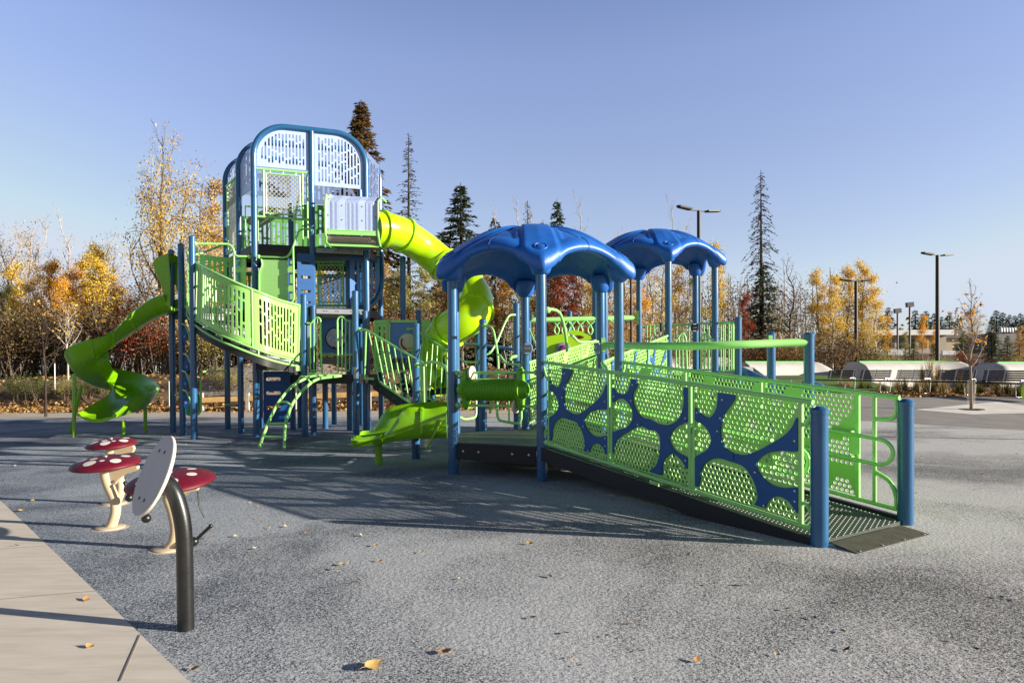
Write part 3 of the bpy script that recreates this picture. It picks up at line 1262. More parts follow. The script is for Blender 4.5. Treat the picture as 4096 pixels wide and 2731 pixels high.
# balusters behind the high deck
bb = [(2572, 1306, 14.5), (2780, 1297, 14.3), (2800, 1294, 14.1), (2850, 1294, 13.6)]
tube('barrier_rail', PP(*bb), .024)
tube('barrier_rail', PP((2572, 1480, 14.5), (2780, 1478, 14.3), (2850, 1480, 13.6)), .02)
for x in (2588, 2601, 2618, 2636, 2653, 2703, 2716, 2728, 2742, 2757, 2816, 2836):
    tube('baluster', [P(x, 1302, 14.2), P(x, 1480, 14.2)], .012)
for x in (2884, 2900, 2925, 2935):
    tube('baluster', [P(x, 1300, 13.4), P(x, 1480, 13.4)], .012)


def loop_gate(pts, bars, y0, y1, Y, label=None):
    g = tube('loop_rail', PP(*[(a, b, Y) for a, b in pts]), .018, RAIL, rad=.09)
    mb = MB()
    for x, ya, yb in bars:
        mb.tube([P(x, ya, Y), P(x, yb, Y)], .012, 8)
    mb.tube([P(bars[0][0], y1, Y), P(bars[-1][0], y1, Y)], .014, 8)
    mb.build('rail_bars', RAIL, g, 50)


loop_gate([(2694, 1360), (2708, 1360), (2722, 1336), (2736, 1336), (2744, 1352), (2748, 1500)], [(2704, 1362, 1500), (2717, 1346, 1500), (2731, 1338, 1500)], 1340, 1495, 12.4)
loop_gate([(2856, 1358), (2842, 1360), (2828, 1336), (2812, 1334), (2804, 1352), (2806, 1510)], [(2846, 1360, 1512), (2832, 1346, 1512), (2818, 1338, 1512)], 1340, 1505, 12.5)
# blue straight slide to the right
mb = MB()
a = P(2963, 1482, 12.6)
b = P(3128, 1556, 12.0)
e = P(3200, 1590, 11.8)
for o_ in (0, .55):
    off = V((.12 * o_, .95 * o_, 0))
    mb.bar(a + off, b + off, .05, .16)
    mb.bar(b + off, e + off, .05, .14)
mb.slab([a + up * -.05, b + up * -.05, b + V((.06, .52, -.05)), a + V((.06, .52, -.05))], (0, 0, -.03))
mb.slab([b + up * -.05, e + up * -.04, e + V((.06, .52, -.04)), b + V((.06, .52, -.05))], (0, 0, -.03))
mb.build('straight_slide', POST, PS, 0, 'dark blue straight slide leaving the far deck')

# signs on posts


def text(s, size, m, parent, mw, name='lettering'):
    cu = bpy.data.curves.new(name, 'FONT')
    cu.body = s
    cu.size = size
    cu.align_x = 'CENTER'
    cu.align_y = 'CENTER'
    cu.extrude = .0015
    o = bpy.data.objects.new(name, cu)
    C.objects.link(o)
    dg = bpy.context.evaluated_depsgraph_get()
    me = bpy.data.meshes.new_from_object(o.evaluated_get(dg))
    bpy.data.objects.remove(o)
    t = bpy.data.objects.new(name, me)
    C.objects.link(t)
    me.transform(mw)
    off = V((0, 0, 0))
    q = parent
    while q is not None:
        off += q.location
        q = q.parent
    me.transform(Matrix.Translation(-off))
    me.materials.clear()
    me.materials.append(m)
    t.parent = parent
    return t


def sign(c, facing, word, r=.082, arrow=-1, dark=False):
    c = V(c)
    f = V(facing).normalized()
    s_ = V((f.y, -f.x, 0)) * -1            # to the right as seen
    s_ = V((-f.y, f.x, 0))
    mb = MB()
    pts = []
    mb.lathe([(r, -.03), (r, -.004), (r - .004, 0)], c, f, 28)
    # stretch up: taller than wide
    mb.v = [(p[0], p[1], c.z + (p[2] - c.z) * 1.2) for p in mb.v]
    sg = mb.build('direction_sign', mat('sign_blue', (.16, .25, .48), .5) if not dark else mat('sign_navy', (.02, .04, .09), .5), PS, 30)
    pm = MB()
    pm.box(c + f * .003, (r * 1.45, .004, r * 1.0), (s_, f, up))
    pm.build('plate', mat('sign_plate_grey', (.16, .17, .16), .5) if not dark else BLACK, sg, 0)
    am = MB()
    for sg_ in (1, -1):
        o_ = c + f * .004 + up * (r * .88 * sg_)
        w_ = r * .42
        a_ = arrow
        poly = [o_ + s_ * (a_ * w_), o_ + up * .02 + s_ * (a_ * w_ * .45), o_ + up * .010 + s_ * (a_ * w_ * .45), o_ + up * .010 - s_ * (a_ * w_), o_ - up * .010 - s_ * (a_ * w_), o_ - up * .010 + s_ * (a_ * w_ * .45), o_ - up * .02 + s_ * (a_ * w_ * .45)]
        am.slab(poly, f * .003)
    am.build('arrow', WHITE, sg, 0)
    M = Matrix((( s_.x, 0, f.x, c.x + f.x * .007), (s_.y, 0, f.y, c.y + f.y * .007), (s_.z, 1, f.z, c.z), (0, 0, 0, 1)))
    text(word, r * .42, WHITE, sg, M)


ec = h1['E']
p = P(2109, 1394, ec.y - .085)
sign((p.x, p.y, p.z), (-.15, -1, 0), 'RAMP')
p = P(2779, 1310, h2['D'].y - .085)
sign((p.x, p.y, p.z), (-.1, -1, 0), 'SLIDE', arrow=1, dark=True)
p = P(2391, 1390, h1['D'].y - .03)
sign((p.x - .02, p.y, p.z), (-.95, -.3, 0), 'RAMP', r=.09)
p = P(2657, 1308, h2['B'].y)
sign((p.x - .08, p.y, p.z), (-.95, .3, 0), 'SLIDE', r=.07, dark=True)

# ---------------- roller panel between the two front posts
A_, B_ = h1['A'], h1['B']
dab = (B_ - A_).normalized()
nab = V((dab.y, -dab.x, 0))
zt, zb_, zc = P(1990, 1490, 8.2).z, P(1990, 1622, 8.2).z, P(1990, 1558, 8.2).z
rt = tube('roller_rail', [A_ + dab * .06 + up * zt, B_ - dab * .06 + up * zt], .018, RAIL, n=10, ball=[A_ + dab * .07 + up * zt, B_ - dab * .07 + up * zt])
tube('roller_rail', [A_ + dab * .06 + up * zb_, B_ - dab * .06 + up * zb_], .018, RAIL, n=10, ball=[A_ + dab * .07 + up * zb_, B_ - dab * .07 + up * zb_])
prof = [(.055, .10), (.075, .10), (.135, .21)]
s = .23
while s < .93:
    prof += [(.138, s), (.138, s + .012), (.127, s + .014), (.127, s + .020)]
    s += .022
prof += [(.135, .95), (.10, 1.02), (.075, 1.05), (.055, 1.05), (.052, .98)]
mb = MB()
mb.lathe(prof, A_ + up * zc, dab, 28)
rl = mb.build('roller_drum', mat('grass_green_plastic', (.14, .42, .008), .35, .5, var=.05, bump=.04, bscale=200), PS, 35, 'ridged green drum on rails between the two front posts')
for s in (.20, .96):
    mb = MB()
    c_ = A_ + dab * s
    prof2 = [(-.16, zc), (-.13, zc + .07), (-.07, zc + .12), (-.05, zt + .03), (.0, zt + .055), (.05, zt + .03), (.07, zc + .12), (.13, zc + .07), (.16, zc), (.13, zc - .07), (.07, zc - .12), (.05, zb_ - .03), (.0, zb_ - .055), (-.05, zb_ - .03), (-.07, zc - .12), (-.13, zc - .07)]
    mb.slab([c_ + nab * x - dab * .025 + up * z for x, z in prof2], dab * .05)
    mb.build('drum_bracket', MATS['grass_green_plastic'], rl, 40)
for s, z in ((.29, zt), (.90, zb_)):
    mb = MB()
    mb.lathe([(.085, -.012), (.085, .012)], A_ + dab * s + up * z + nab * .02, dab, 20)
    mb.build('cream_ring', BEIGEP, rl, 30)

# ---------------- low wave slide leaving the left side of the low deck
path = [P(1790, 1700, 9.05), P(1700, 1716, 9.2), P(1620, 1722, 9.3), P(1540, 1738, 9.35), P(1470, 1752, 9.35), P(1425, 1758, 9.3)]
path = [V((p.x, 9.35, z)) for p, z in zip(path, (.50, .50, .48, .43, .40, .40))]
path = spline(path, 6)
rows = []
n = len(path)
for i, p in enumerate(path):
    t = i / (n - 1)
    wn = .31 * ss((p.x + 1.74) / .34) - .035 * math.exp(-((p.x + 1.12) / .12) ** 2)
    wf = .33 * ss((p.x + 2.14) / .34)
    wdt = .40 + .05 * ss((t - .5) / .4)
    if t > .88:
        wdt *= math.sqrt(max(.02, 1 - ((t - .88) / .14) ** 2))
    prof = [(-wdt - .03, -.09), (-wdt - .10, -.02), (-wdt - .09, wn * .6), (-wdt - .075, wn), (-wdt - .03, wn + .03), (-wdt + .02, wn), (-wdt * .82, .05), (-wdt * .6, .005), (0, -.015),
            (wdt * .6, .005), (wdt * .82, .05), (wdt - .02, wf), (wdt + .03, wf + .03), (wdt + .075, wf), (wdt + .09, wf * .6), (wdt + .10, -.02), (wdt + .03, -.09), (wdt * .5, -.10 - .03 * t), (-wdt * .5, -.10 - .03 * t)]
    rows.append([(p.x, p.y + a, p.z + b) for a, b in prof + prof[:1]])
mb = MB()
mb.grid(rows)
m_ = len(rows[0])
mb.f.append(tuple(range(len(mb.v) - m_, len(mb.v) - 1)))
mb.f.append(tuple(range(m_ - 1))[::-1])
ws = mb.build('wave_slide', GREENS, PS, 50, 'short green slide with S-shaped side walls by the low deck')
for q_ in (n // 2 + 2, n // 5):
    mb = MB()
    rr_ = [V(p) for p in rows[q_]]
    for p0, p1 in zip(rr_[:6], rr_[1:6]):
        mb.bar(p0 + V((0, -.006, 0)), p1 + V((0, -.006, 0)), .03, .03)
    mb.build('slide_seam', GREENS, ws, 30)
for x, bow in ((-1.15, .0),):
    mb = MB()
    mb.tube([V((x, 9.35 - .47, .28)), V((x + .10, 9.35 - .49, .45)), V((x + .2, 9.35 - .49, .66))], .02, 6)
    mb.build('slide_rib', GREENS, ws, 50)
mb = MB()
mb.lathe([(.05, 0), (.05, .30), (.10, .33), (.26, .36), (.30, .39)], (P(1515, 1800, 9.35).x, 9.35, 0), n=14)
mb.build('slide_leg', GREENS, ws, 50)
post(-1.45, 9.95, .36, cap=False)
# ------------------------------------------------------------------ tower
T6, TM, T14 = V((-5.17, 13.4, 0)), V((-4.12, 13.77, 0)), V((-3.08, 14.13, 0))
T5, TR2 = V((P(958, 1100, 14.3).x, 14.3, 0)), V((-3.0, 15.2, 0))
T4, TR3 = V((P(905, 1100, 15.3).x, 15.3, 0)), V((-3.7, 16.3, 0))
ZA = 6.30      # axis of the arch tops
RA = .62


def arch_pts(a, b, zb=0.0, zb2=0.0):
    d = (b - a).normalized()
    pts = [a + up * zb]
    for k in range(0, 11):
        q = PI / 2 * k / 10
        pts.append(a + d * (RA * (1 - math.cos(q))) + up * (ZA - RA + RA * math.sin(q)))
    for k in range(0, 11):
        q = PI / 2 * k / 10
        pts.append(b - d * (RA * (1 - math.sin(q))) + up * (ZA - RA + RA * math.cos(q)))
    pts.append(b + up * zb2)
    return pts


for a, b in ((T6, T14), (T5, TR2), (T4, TR3)):
    mb = MB()
    mb.tube(arch_pts(a, b), PR, 18)
    ar = mb.build('arched_post', POST, PS, 50)
    for p in (a, b):
        mb = MB()
        mb.lathe([(PR + .002, -.02), (PR + .005, -.015), (PR + .005, .015), (PR + .002, .02)], p + up * 4.85, n=18)
        mb.build('splice_collar', POST, ar, 40)
post(TM.x, TM.y, ZA, cap=False)
post(-4.9, 16.2, 5.3)
post(P(1165, 960, 15).x, 15.0, P(1165, 815, 15).z)

# decks of the tower
core = [T6, TM, T14, TR2, TR3, T4, T5]
for z in (D2, D3):
    mb = MB()
    mb.prism([(p.x, p.y) for p in core], z - .06, z)
    dk = mb.build('tower_deck', DECK, PS, 0)
    mb = MB()
    for a, b in zip(core, core[1:] + core[:1]):
        e = (b - a).normalized()
        n_ = V((e.y, -e.x, 0))
        mb.box((a + b) / 2 + n_ * .008 + up * (z - .085), ((b - a).length - .13, .02, .15), (e, n_, up))
    mb.build('fascia', BLACK, dk, 0)
e1 = (T14 - TM).normalized()
n1 = V((e1.y, -e1.x, 0))
for z in (D2, D3):
    mb = MB()
    mb.box((TM + T14) / 2 + n1 * .03 + up * (z - .075), (.96, .02, .10), (e1, n1, up))
    fa = mb.build('fascia', GREYM, PS, 0, 'pale grey deck edge on the front of the tower')
    mb = MB()
    for t in (.2, .25, .42, .46, .7, .74, .86, .9):
        mb.lathe([(.012, 0), (.012, .004)], TM.lerp(T14, t) + n1 * .041 + up * (z - .07), n1, 8)
    mb.build('bolt_holes', BLACK, fa, 0)
low = [(-4.2, 13.35), (-3.12, 13.15), (-2.9, 14.3), (-3.1, 15.4), (-5.0, 15.4), (-4.7, 13.95)]
mb = MB()
mb.prism(low, D1 - .06, D1)
dk = mb.build('low_deck', DECK, PS, 0)
mb = MB()
for a, b in zip(low, low[1:] + low[:1]):
    a, b = V((*a, 0)), V((*b, 0))
    e = (b - a).normalized()
    n_ = V((e.y, -e.x, 0))
    mb.box((a + b) / 2 + n_ * .008 + up * (D1 - .095), ((b - a).length - .1, .02, .17), (e, n_, up))
mb.build('fascia', BLACK, dk, 0)
# left platform where the spiral slide starts
plat = [(P(690, 1230, 14.6).x, 14.6), (P(729, 1230, 13.9).x, 13.9), (P(775, 1230, 13.0).x, 13.05), (P(860, 1230, 13.6).x, 13.7), (T5.x, T5.y), (T4.x, T4.y)]
mb = MB()
mb.prism(plat, D2 - .16, D2)
mb.build('slide_platform', DECK, PS, 0)

# posts round the tower
posty(688, 1300, 14.55, 1000)
posty(727, 1300, 13.85, 975)
posty(772, 1300, 13.0, 944)
posty(1217, 1450, 13.35, 1177)
posty(1423, 1450, 13.2, 1163)
posty(1462, 1450, 13.95, 1242)
for px, Y, z in ((1199, 15.4, D2), (1335, 16.4, D1), (1408, 15.7, D2), (1397, 14.75, 3.8), (1300, 15.2, D1), (1040, 15.5, D2)):
    p = P(px, 1480, Y)
    post(p.x, p.y, z - .03, cap=False)
posty(1613, 1300, 14.6, 1026)
posty(1676, 1400, 14.5, 1241)
posty(1666, 1400, 13.0, 1293)
posty(1664, 1500, 11.3, 1434)
posty(1730, 1500, 16.5, 1330)
posty(1932, 1400, 11.7, 1277)
posty(1912, 1400, 13.5, 1265)
posty(2066, 1400, 12.35, 1212)
posty(2114, 1400, 13.8, 1243)
posty(2279, 1400, 16.5, 1244)
# sticker on a post
mb = MB()
for dz, h_ in ((0, .105), (-.115, .10)):
    c_ = P(1426, 1479, 13.13) + up * dz
    rows = []
    p = P(1423, 1450, 13.2)
    for q in range(7):
        an = R(-120 + 60 * q / 6)
        rows.append([(p.x + (PR + .002) * math.cos(an), 13.2 + (PR + .002) * math.sin(an), c_.z - h_ / 2), (p.x + (PR + .002) * math.cos(an), 13.2 + (PR + .002) * math.sin(an), c_.z + h_ / 2)])
    mb.grid(rows)
mb.build('notice_sticker', mat('sticker_cream', (.62, .52, .44), .6), PS, 0, 'two pale notice stickers on the post beside the gate')

# upper pale slot panels in the front of the tower


def front_panel(a, b, z0, z1, corner, name, m, seed, nu=88, nv=96, **kw):
    f, L = planemap(a + (b - a).normalized() * PR, b - (b - a).normalized() * PR, z0)
    HH = z1 - z0
    rad = RA - PR

    def outl(u, v):
        if corner == 'L':
            cu, cv = rad, HH - rad
            k = np.where((u < cu) & (v > cv), rad - np.sqrt((u - cu) ** 2 + (v - cv) ** 2), 1.0)
        elif corner == 'R':
            cu, cv = L - rad, HH - rad
            k = np.where((u > cu) & (v > cv), rad - np.sqrt((u - cu) ** 2 + (v - cv) ** 2), 1.0)
        else:
            k = np.ones(np.shape(u))
        return k
    mb = MB()
    mb.plate(f, L, HH, slots_sdf(L, HH, seed=seed, outline=outl if corner else None, **kw), nu, nv, .014)
    return mb.build(name, m, PS, 30)


zt_ = ZA - PR + .01
front_panel(T6, TM, P(1128, 672, 13.55).z, zt_, 'L', 'slot_panel', PALE, 3, nu=116, nv=120, mu=.06, mv=.08, pitch=.062, sw=.034, lens=(.16, .26, .36))
front_panel(TM, T14, P(1365, 750, 13.95).z, zt_, 'R', 'slot_panel', PALE, 5, nu=116, nv=130, mu=.055, mv=.08, pitch=.062, sw=.034, lens=(.16, .26, .36))
# back of the tower
zb1 = P(1128, 780, 15.5).z
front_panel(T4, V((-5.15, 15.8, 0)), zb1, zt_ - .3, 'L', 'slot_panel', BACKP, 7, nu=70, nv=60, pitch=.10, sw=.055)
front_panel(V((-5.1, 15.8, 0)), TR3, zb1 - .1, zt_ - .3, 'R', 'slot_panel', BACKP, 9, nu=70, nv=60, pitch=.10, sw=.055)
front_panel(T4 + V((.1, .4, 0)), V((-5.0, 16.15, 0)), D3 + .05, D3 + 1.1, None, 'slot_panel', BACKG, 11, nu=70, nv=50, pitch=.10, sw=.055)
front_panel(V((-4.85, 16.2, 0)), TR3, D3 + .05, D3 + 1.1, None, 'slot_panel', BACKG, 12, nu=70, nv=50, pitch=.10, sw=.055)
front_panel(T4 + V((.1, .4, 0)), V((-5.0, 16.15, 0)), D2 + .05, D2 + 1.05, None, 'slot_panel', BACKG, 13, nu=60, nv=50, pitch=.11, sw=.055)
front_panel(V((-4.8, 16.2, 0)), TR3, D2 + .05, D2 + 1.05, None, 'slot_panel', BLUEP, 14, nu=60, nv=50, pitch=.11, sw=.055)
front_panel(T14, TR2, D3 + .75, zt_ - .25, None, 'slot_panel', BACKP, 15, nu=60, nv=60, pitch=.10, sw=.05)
# curved pale side panels bent over the arch elbows (two bays)
for a0, b0, a1, b1_, sd in ((T6, T14, T5, TR2, 21), (T5, TR2, T4, TR3, 22)):
    d0, dd1 = (b0 - a0).normalized(), (b1_ - a1).normalized()
    Wb = 1.55
    lo = .62

    def mp(u, v, w_, a0=a0, a1=a1, d0=d0, dd1=dd1):
        rr = RA - .03 + w_
        if v < lo:
            o0 = d0 * (RA - rr) + up * (ZA - RA - (lo - v))
            o1 = dd1 * (RA - rr) + up * (ZA - RA - (lo - v))
        else:
            q = min(PI / 2, (v - lo) / RA)
            o0 = d0 * (RA - rr * math.cos(q)) + up * (ZA - RA + rr * math.sin(q))
            o1 = dd1 * (RA - rr * math.cos(q)) + up * (ZA - RA + rr * math.sin(q))
        return (a0 + o0).lerp(a1 + o1, .05 + .9 * u)
    mb = MB()
    mb.plate(mp, 1.0, Wb, slots_sdf(1.0, Wb, mu=.1, mv=.14, seed=sd, pitch=.12, sw=.055), 60, 60, .014)
    mb.build('curved_slot_panel', PALE, PS, 30)
# chain link panels in lime frames


def chain_panel(a, b, z0, z1, cell=.088, bay=.10, m=CHAIN):
    f, L = planemap(a, b, z0)
    HH = z1 - z0
    fm = MB()
    for v in (0, HH):
        fm.tube([f(0, v, 0), f(L, v, 0)], .026, 8)
    ib = bay
    for v in (.075, HH - .075):
        fm.tube([f(ib, v, 0), f(L - ib, v, 0)], .014, 6)
    for u in (ib, L - ib):
        fm.tube([f(u, 0, 0), f(u, HH, 0)], .022, 8)
    for u in (ib + .05, L - ib - .05):
        fm.tube([f(u, .075, 0), f(u, HH - .075, 0)], .013, 6)
    for t in (.25, .5, .75):
        for v in (.037, HH - .037):
            fm.tube([f(L * t, v - .037, 0), f(L * t, v + .037, 0)], .012, 6)
    fo = fm.build('chain_frame', RAIL, PS, 50)
    u0, u1, v0, v1 = ib + .06, L - ib - .06, .09, HH - .09
    cm = MB()
    n_ = int(((u1 - u0) + (v1 - v0)) / cell)
    for sgn in (1, -1):
        for i in range(1, n_ + 1):
            c_ = i * cell
            a_, b_ = (max(0, c_ - (v1 - v0)), min(c_, v1 - v0)), (min(c_, u1 - u0), max(0, c_ - (u1 - u0)))
            p0 = (u0 + a_[0], v0 + a_[1])
            p1 = (u0 + b_[0], v0 + b_[1])
            if sgn < 0:
                p0, p1 = (u1 - a_[0], v0 + a_[1]), (u1 - b_[0], v0 + b_[1])
            cm.tube([f(p0[0], p0[1], .004 * sgn), f(p1[0], p1[1], .004 * sgn)], .0065, 4)
    cm.build('chain_mesh', m, fo, 0)
    return fo


chain_panel(T6 + (TM - T6).normalized() * .06, TM - (TM - T6).normalized() * .06, P(1128, 871, 13.55).z, P(1128, 682, 13.55).z, bay=.12)
a, b = P(1268, 1220, 14.8), P(1390, 1220, 14.8)
chain_panel(V((a.x - .05, 14.8, 0)), V((b.x, 14.8, 0)), P(1330, 1222, 14.8).z, P(1330, 1046, 14.8).z, bay=.09)
a, b = T5, T4
chain_panel(a.lerp(b, .08), a.lerp(b, .92), D3 + .1, P(920, 725, 14.8).z, bay=.08, cell=.09)

# balcony that feeds the tube slide
YB = 13.12
bl, br = P(1306, 850, YB), P(1500, 850, YB)
zt_b, zm_b, zb_b = P(1400, 762, YB).z, P(1400, 925, YB).z, P(1400, 968, YB).z


def dot_mat():
    m = bpy.data.materials.new('perforated_pale_sheet')
    m.use_nodes = True
    n = m.node_tree
    b = n.nodes['Principled BSDF']
    b.inputs['Roughness'].default_value = .3
    tc = n.nodes.new('ShaderNodeTexCoord')
    vo = n.nodes.new('ShaderNodeTexVoronoi')
    vo.inputs['Scale'].default_value = 55
    vo.inputs['Randomness'].default_value = .1
    n.links.new(tc.outputs['Object'], vo.inputs['Vector'])
    cr = n.nodes.new('ShaderNodeValToRGB')
    cr.color_ramp.elements[0].position = .42
    cr.color_ramp.elements[0].color = (.14, .18, .32, 1)
    cr.color_ramp.elements[1].position = .52
    cr.color_ramp.elements[1].color = (.48, .57, .82, 1)
    n.links.new(vo.outputs['Distance'], cr.inputs['Fac'])
    n.links.new(cr.outputs[0], b.inputs['Base Color'])
    return m


def dot_mat2(name, ca, cb, scale):
    m = bpy.data.materials.new(name)
    m.use_nodes = True
    n = m.node_tree
    b = n.nodes['Principled BSDF']
    b.inputs['Roughness'].default_value = .35
    tc = n.nodes.new('ShaderNodeTexCoord')
    vo = n.nodes.new('ShaderNodeTexVoronoi')
    vo.inputs['Scale'].default_value = scale
    vo.inputs['Randomness'].default_value = .1
    n.links.new(tc.outputs['Object'], vo.inputs['Vector'])
    cr = n.nodes.new('ShaderNodeValToRGB')
    cr.color_ramp.elements[0].position = .3
    cr.color_ramp.elements[0].color = (*ca, 1)
    cr.color_ramp.elements[1].position = .42
    cr.color_ramp.elements[1].color = (*cb, 1)
    n.links.new(vo.outputs['Distance'], cr.inputs['Fac'])
    n.links.new(cr.outputs[0], b.inputs['Base Color'])
    return m


PDOT = dot_mat()
LDOT = dot_mat2('perforated_lime_sheet', (.30, .62, .17), (.44, .80, .27), 40)


def bal_y(v):
    return .35 * ss((v - .72) / .28) ** 1.5


def bal(u, v, w_):
    z = zm_b + (zt_b - zm_b) * v
    return V((bl.x + (br.x - bl.x) * u, YB + .22 * u + bal_y(v) - w_, z))


mb = MB()
mb.grid([[bal(u, v, 0) for u in fr(0, 1, 8)] for v in fr(0, 1, 14)])
mb.grid([[bal(u, v, -.014) for u in fr(0, 1, 8)] for v in fr(0, 1, 14)], flip=True)
bp_ = mb.build('balcony_front', PALE, PS, 60, 'pale blue curved balcony shield with perforated stripes')
for u0, u1 in ((.08, .24), (.38, .63), (.77, .91)):
    mb = MB()
    mb.grid([[bal(u, v, .004) for u in fr(u0, u1, 3)] for v in fr(.05, 1, 14)])
    mb.build('perforated_stripe', PDOT, bp_, 60)
mb = MB()
for u, v in ((.03, .06), (.5, .04), (.97, .06), (.03, .4), (.97, .4), (.03, .8), (.97, .8), (.3, .3), (.3, .65), (.7, .3), (.7, .65)):
    mb.lathe([(.012, 0), (.012, .004)], bal(u, v, .005), (0, -1, 0), 8)
mb.build('rivets', DGREY, bp_, 0)
mb = MB()
for s_ in (0, 1):
    x = bl.x - .02 if s_ == 0 else br.x + .02
    YB_ = YB + .22 * s_
    y0 = 14.0 if s_ == 0 else 14.15
    pts = [V((x, y0, zb_b)), V((x, YB_ + .12, zb_b)), V((x, YB_ - .02, zm_b - .06))] + [V((x, YB_ + bal_y(v) - .02, zm_b + (zt_b - zm_b) * v)) for v in fr(0, 1, 10)] + [V((x, y0, zt_b + .03))]
    mb.tube(pts, .024, 8)
mb.bar((bl.x, YB - .01, zm_b - .02), (br.x, YB + .21, zm_b - .02), .03, .07)
mb.bar((bl.x, YB - .02, zm_b + .03), (br.x, YB + .20, zm_b + .03), .02, .02)
mb.bar((bl.x, YB + .15, zb_b - .02), (br.x, YB + .37, zb_b - .02), .04, .05)
mb.build('balcony_frame', RAIL, bp_, 40)
f, L = planemap(V((bl.x - .02, 13.95, 0)), V((bl.x - .02, YB + .03, 0)), zb_b)
mb = MB()
mb.plate(f, L, zt_b - zb_b - .05, slots_sdf(L, zt_b - zb_b - .05, seed=31, pitch=.10, sw=.05), 50, 60, .012)
mb.build('balcony_side', RAIL, bp_, 30)
rows = []
for q in range(9):
    an = PI / 2 * q / 8
    rows.append([(x, YB + .02 + (.22 if x == br.x else 0) + .13 * (1 - math.cos(an)), zm_b - .06 - (zm_b - .06 - zb_b) * math.sin(an)) for x in (bl.x, br.x)])
rows.append([(bl.x, 14.0, zb_b - .005), (br.x, 14.0, zb_b - .005)])
mb = MB()
mb.grid(rows, flip=True)
un = mb.build('balcony_floor', mat('taupe_floor_coating', (.22, .20, .16), .5, var=.1), bp_, 60)
mb = MB()
for i in range(15):
    for j in range(3):
        u = .1 + .8 * (i + .5 * (j % 2)) / 15
        p = V((bl.x + (br.x - bl.x) * u, YB + .22 * u + .008 + .012 * j, zm_b - .085 - .035 * j))
        mb.lathe([(.013, 0), (.013, .004)], p, (0, -1, -.3), 8)
mb.build('drain_holes', BLACK, bp_, 0)

# tube slide: sections with flanges
tp = spline(PP((1496, 916, 13.55), (1550, 920, 13.75), (1612, 940, 14.1), (1690, 990, 14.5), (1772, 1056, 14.6), (1842, 1114, 14.3), (1890, 1165, 13.9), (1905, 1218, 13.5), (1882, 1266, 13.2), (1822, 1302, 13.2), (1768, 1350, 13.5), (1748, 1415, 13.9), (1752, 1480, 14.0), (1785, 1535, 13.8)), 7)
TR = .352
mb = MB()
mb.tube(tp[:14], TR, 32, cap=False)
ts = mb.build('tube_slide', TUBES, PS, 60, 'bright lime spiral tube slide')
n_ = len(tp)
for i0, i1 in ((14, 28), (28, 42), (42, 63), (63, n_ - 1)):
    mb = MB()
    mb.tube(tp[i0 - 1:i1 + 1], TR, 32, cap=False)
    mb.build('tube_section', TUBES, ts, 60)
for i in (5, 14, 28, 38, 52, 66, 80):
    d_ = (tp[min(i + 1, n_ - 1)] - tp[i - 1]).normalized()
    mb = MB()
    mb.lathe([(TR + .001, -.035), (TR + .045, -.03), (TR + .045, -.004), (TR + .02, 0), (TR + .045, .004), (TR + .045, .03), (TR + .001, .035)], tp[i], d_, 36)
    fl = mb.build('flange', TUBES, ts, 35)
    mb = MB()
    x_ = d_.orthogonal().normalized()
    y_ = d_.cross(x_)
    for q in range(12):
        an = 2 * PI * q / 12
        for sg in (1, -1):
            mb.lathe([(.012, 0), (.012, .006)], tp[i] + (x_ * math.cos(an) + y_ * math.sin(an)) * (TR + .028) + d_ * (.03 * sg), d_ * sg, 6)
    mb.build('flange_bolts', DGREY, ts, 0)

# spiral slide at the left
sl = spline(PP((706, 1232, 14.25), (660, 1243, 14.3), (612, 1262, 14.3), (548, 1306, 14.25), (478, 1355, 14.15), (410, 1400, 13.95), (358, 1446, 13.85), (345, 1490, 14.1), (380, 1524, 14.6), (440, 1548, 15.0), (505, 1564, 15.05), (538, 1586, 14.75), (542, 1612, 14.3), (512, 1634, 13.85), (466, 1650, 13.55), (420, 1663, 13.3), (386, 1674, 13.1)), 6)
for _ in range(14):
    sl = [sl[0]] + [(a + b * 2 + c_) / 4 for a, b, c_ in zip(sl, sl[1:], sl[2:])] + [sl[-1]]
crv = []
for i in range(len(sl)):
    a_, p, c_ = sl[max(i - 4, 0)], sl[i], sl[min(i + 4, len(sl) - 1)]
    v1_, v2_ = (p - a_), (c_ - p)
    crv.append((v1_.x * v2_.y - v1_.y * v2_.x) / max(1e-4, v1_.length * v2_.length))
for _ in range(20):
    crv = [crv[0]] + [(a + b * 2 + c_) / 4 for a, b, c_ in zip(crv, crv[1:], crv[2:])] + [crv[-1]]
rows = []
n_ = len(sl)
for i, p in enumerate(sl):
    t = i / (n_ - 1)
    d_ = (sl[min(i + 1, n_ - 1)] - sl[max(i - 1, 0)])
    d_.z = 0
    d_.normalize()
    rt_ = V((d_.y, -d_.x, 0))
    # banked turn: curvature sign
    a_ = sl[max(i - 4, 0)]
    c_ = sl[min(i + 4, n_ - 1)]
    v1_, v2_ = (p - a_), (c_ - p)
    cr = crv[i]
    hr_ = .24 + max(0, cr) * .30
    hl_ = .24 + max(0, -cr) * .30
    hr_ = min(hr_, .50)
    hl_ = min(hl_, .50)
    wd = .33 + .07 * ss((t - .5) / .3)
    if t > .86:
        hr_ *= 1 - .62 * ss((t - .86) / .14)
        hl_ *= 1 - .62 * ss((t - .86) / .14)
    o = .035
    prof = [(-wd - .03, hl_ + .02), (-wd - .075, hl_ - .01), (-wd - .055, hl_ - .06), (-wd * .95, hl_ * .35), (-wd * .7, -.03), (-wd * .3, -.075), (wd * .3, -.075), (wd * .7, -.03), (wd * .95, hr_ * .35), (wd + .055, hr_ - .06), (wd + .075, hr_ - .01), (wd + .03, hr_ + .02),
            (wd, hr_), (wd * .88, hr_ * .4), (wd * .62, .03), (wd * .25, -.01), (-wd * .25, -.01), (-wd * .62, .03), (-wd * .88, hl_ * .4), (-wd, hl_)]
    rows.append([p + rt_ * a + up * b for a, b in prof + prof[:1]])
mb = MB()
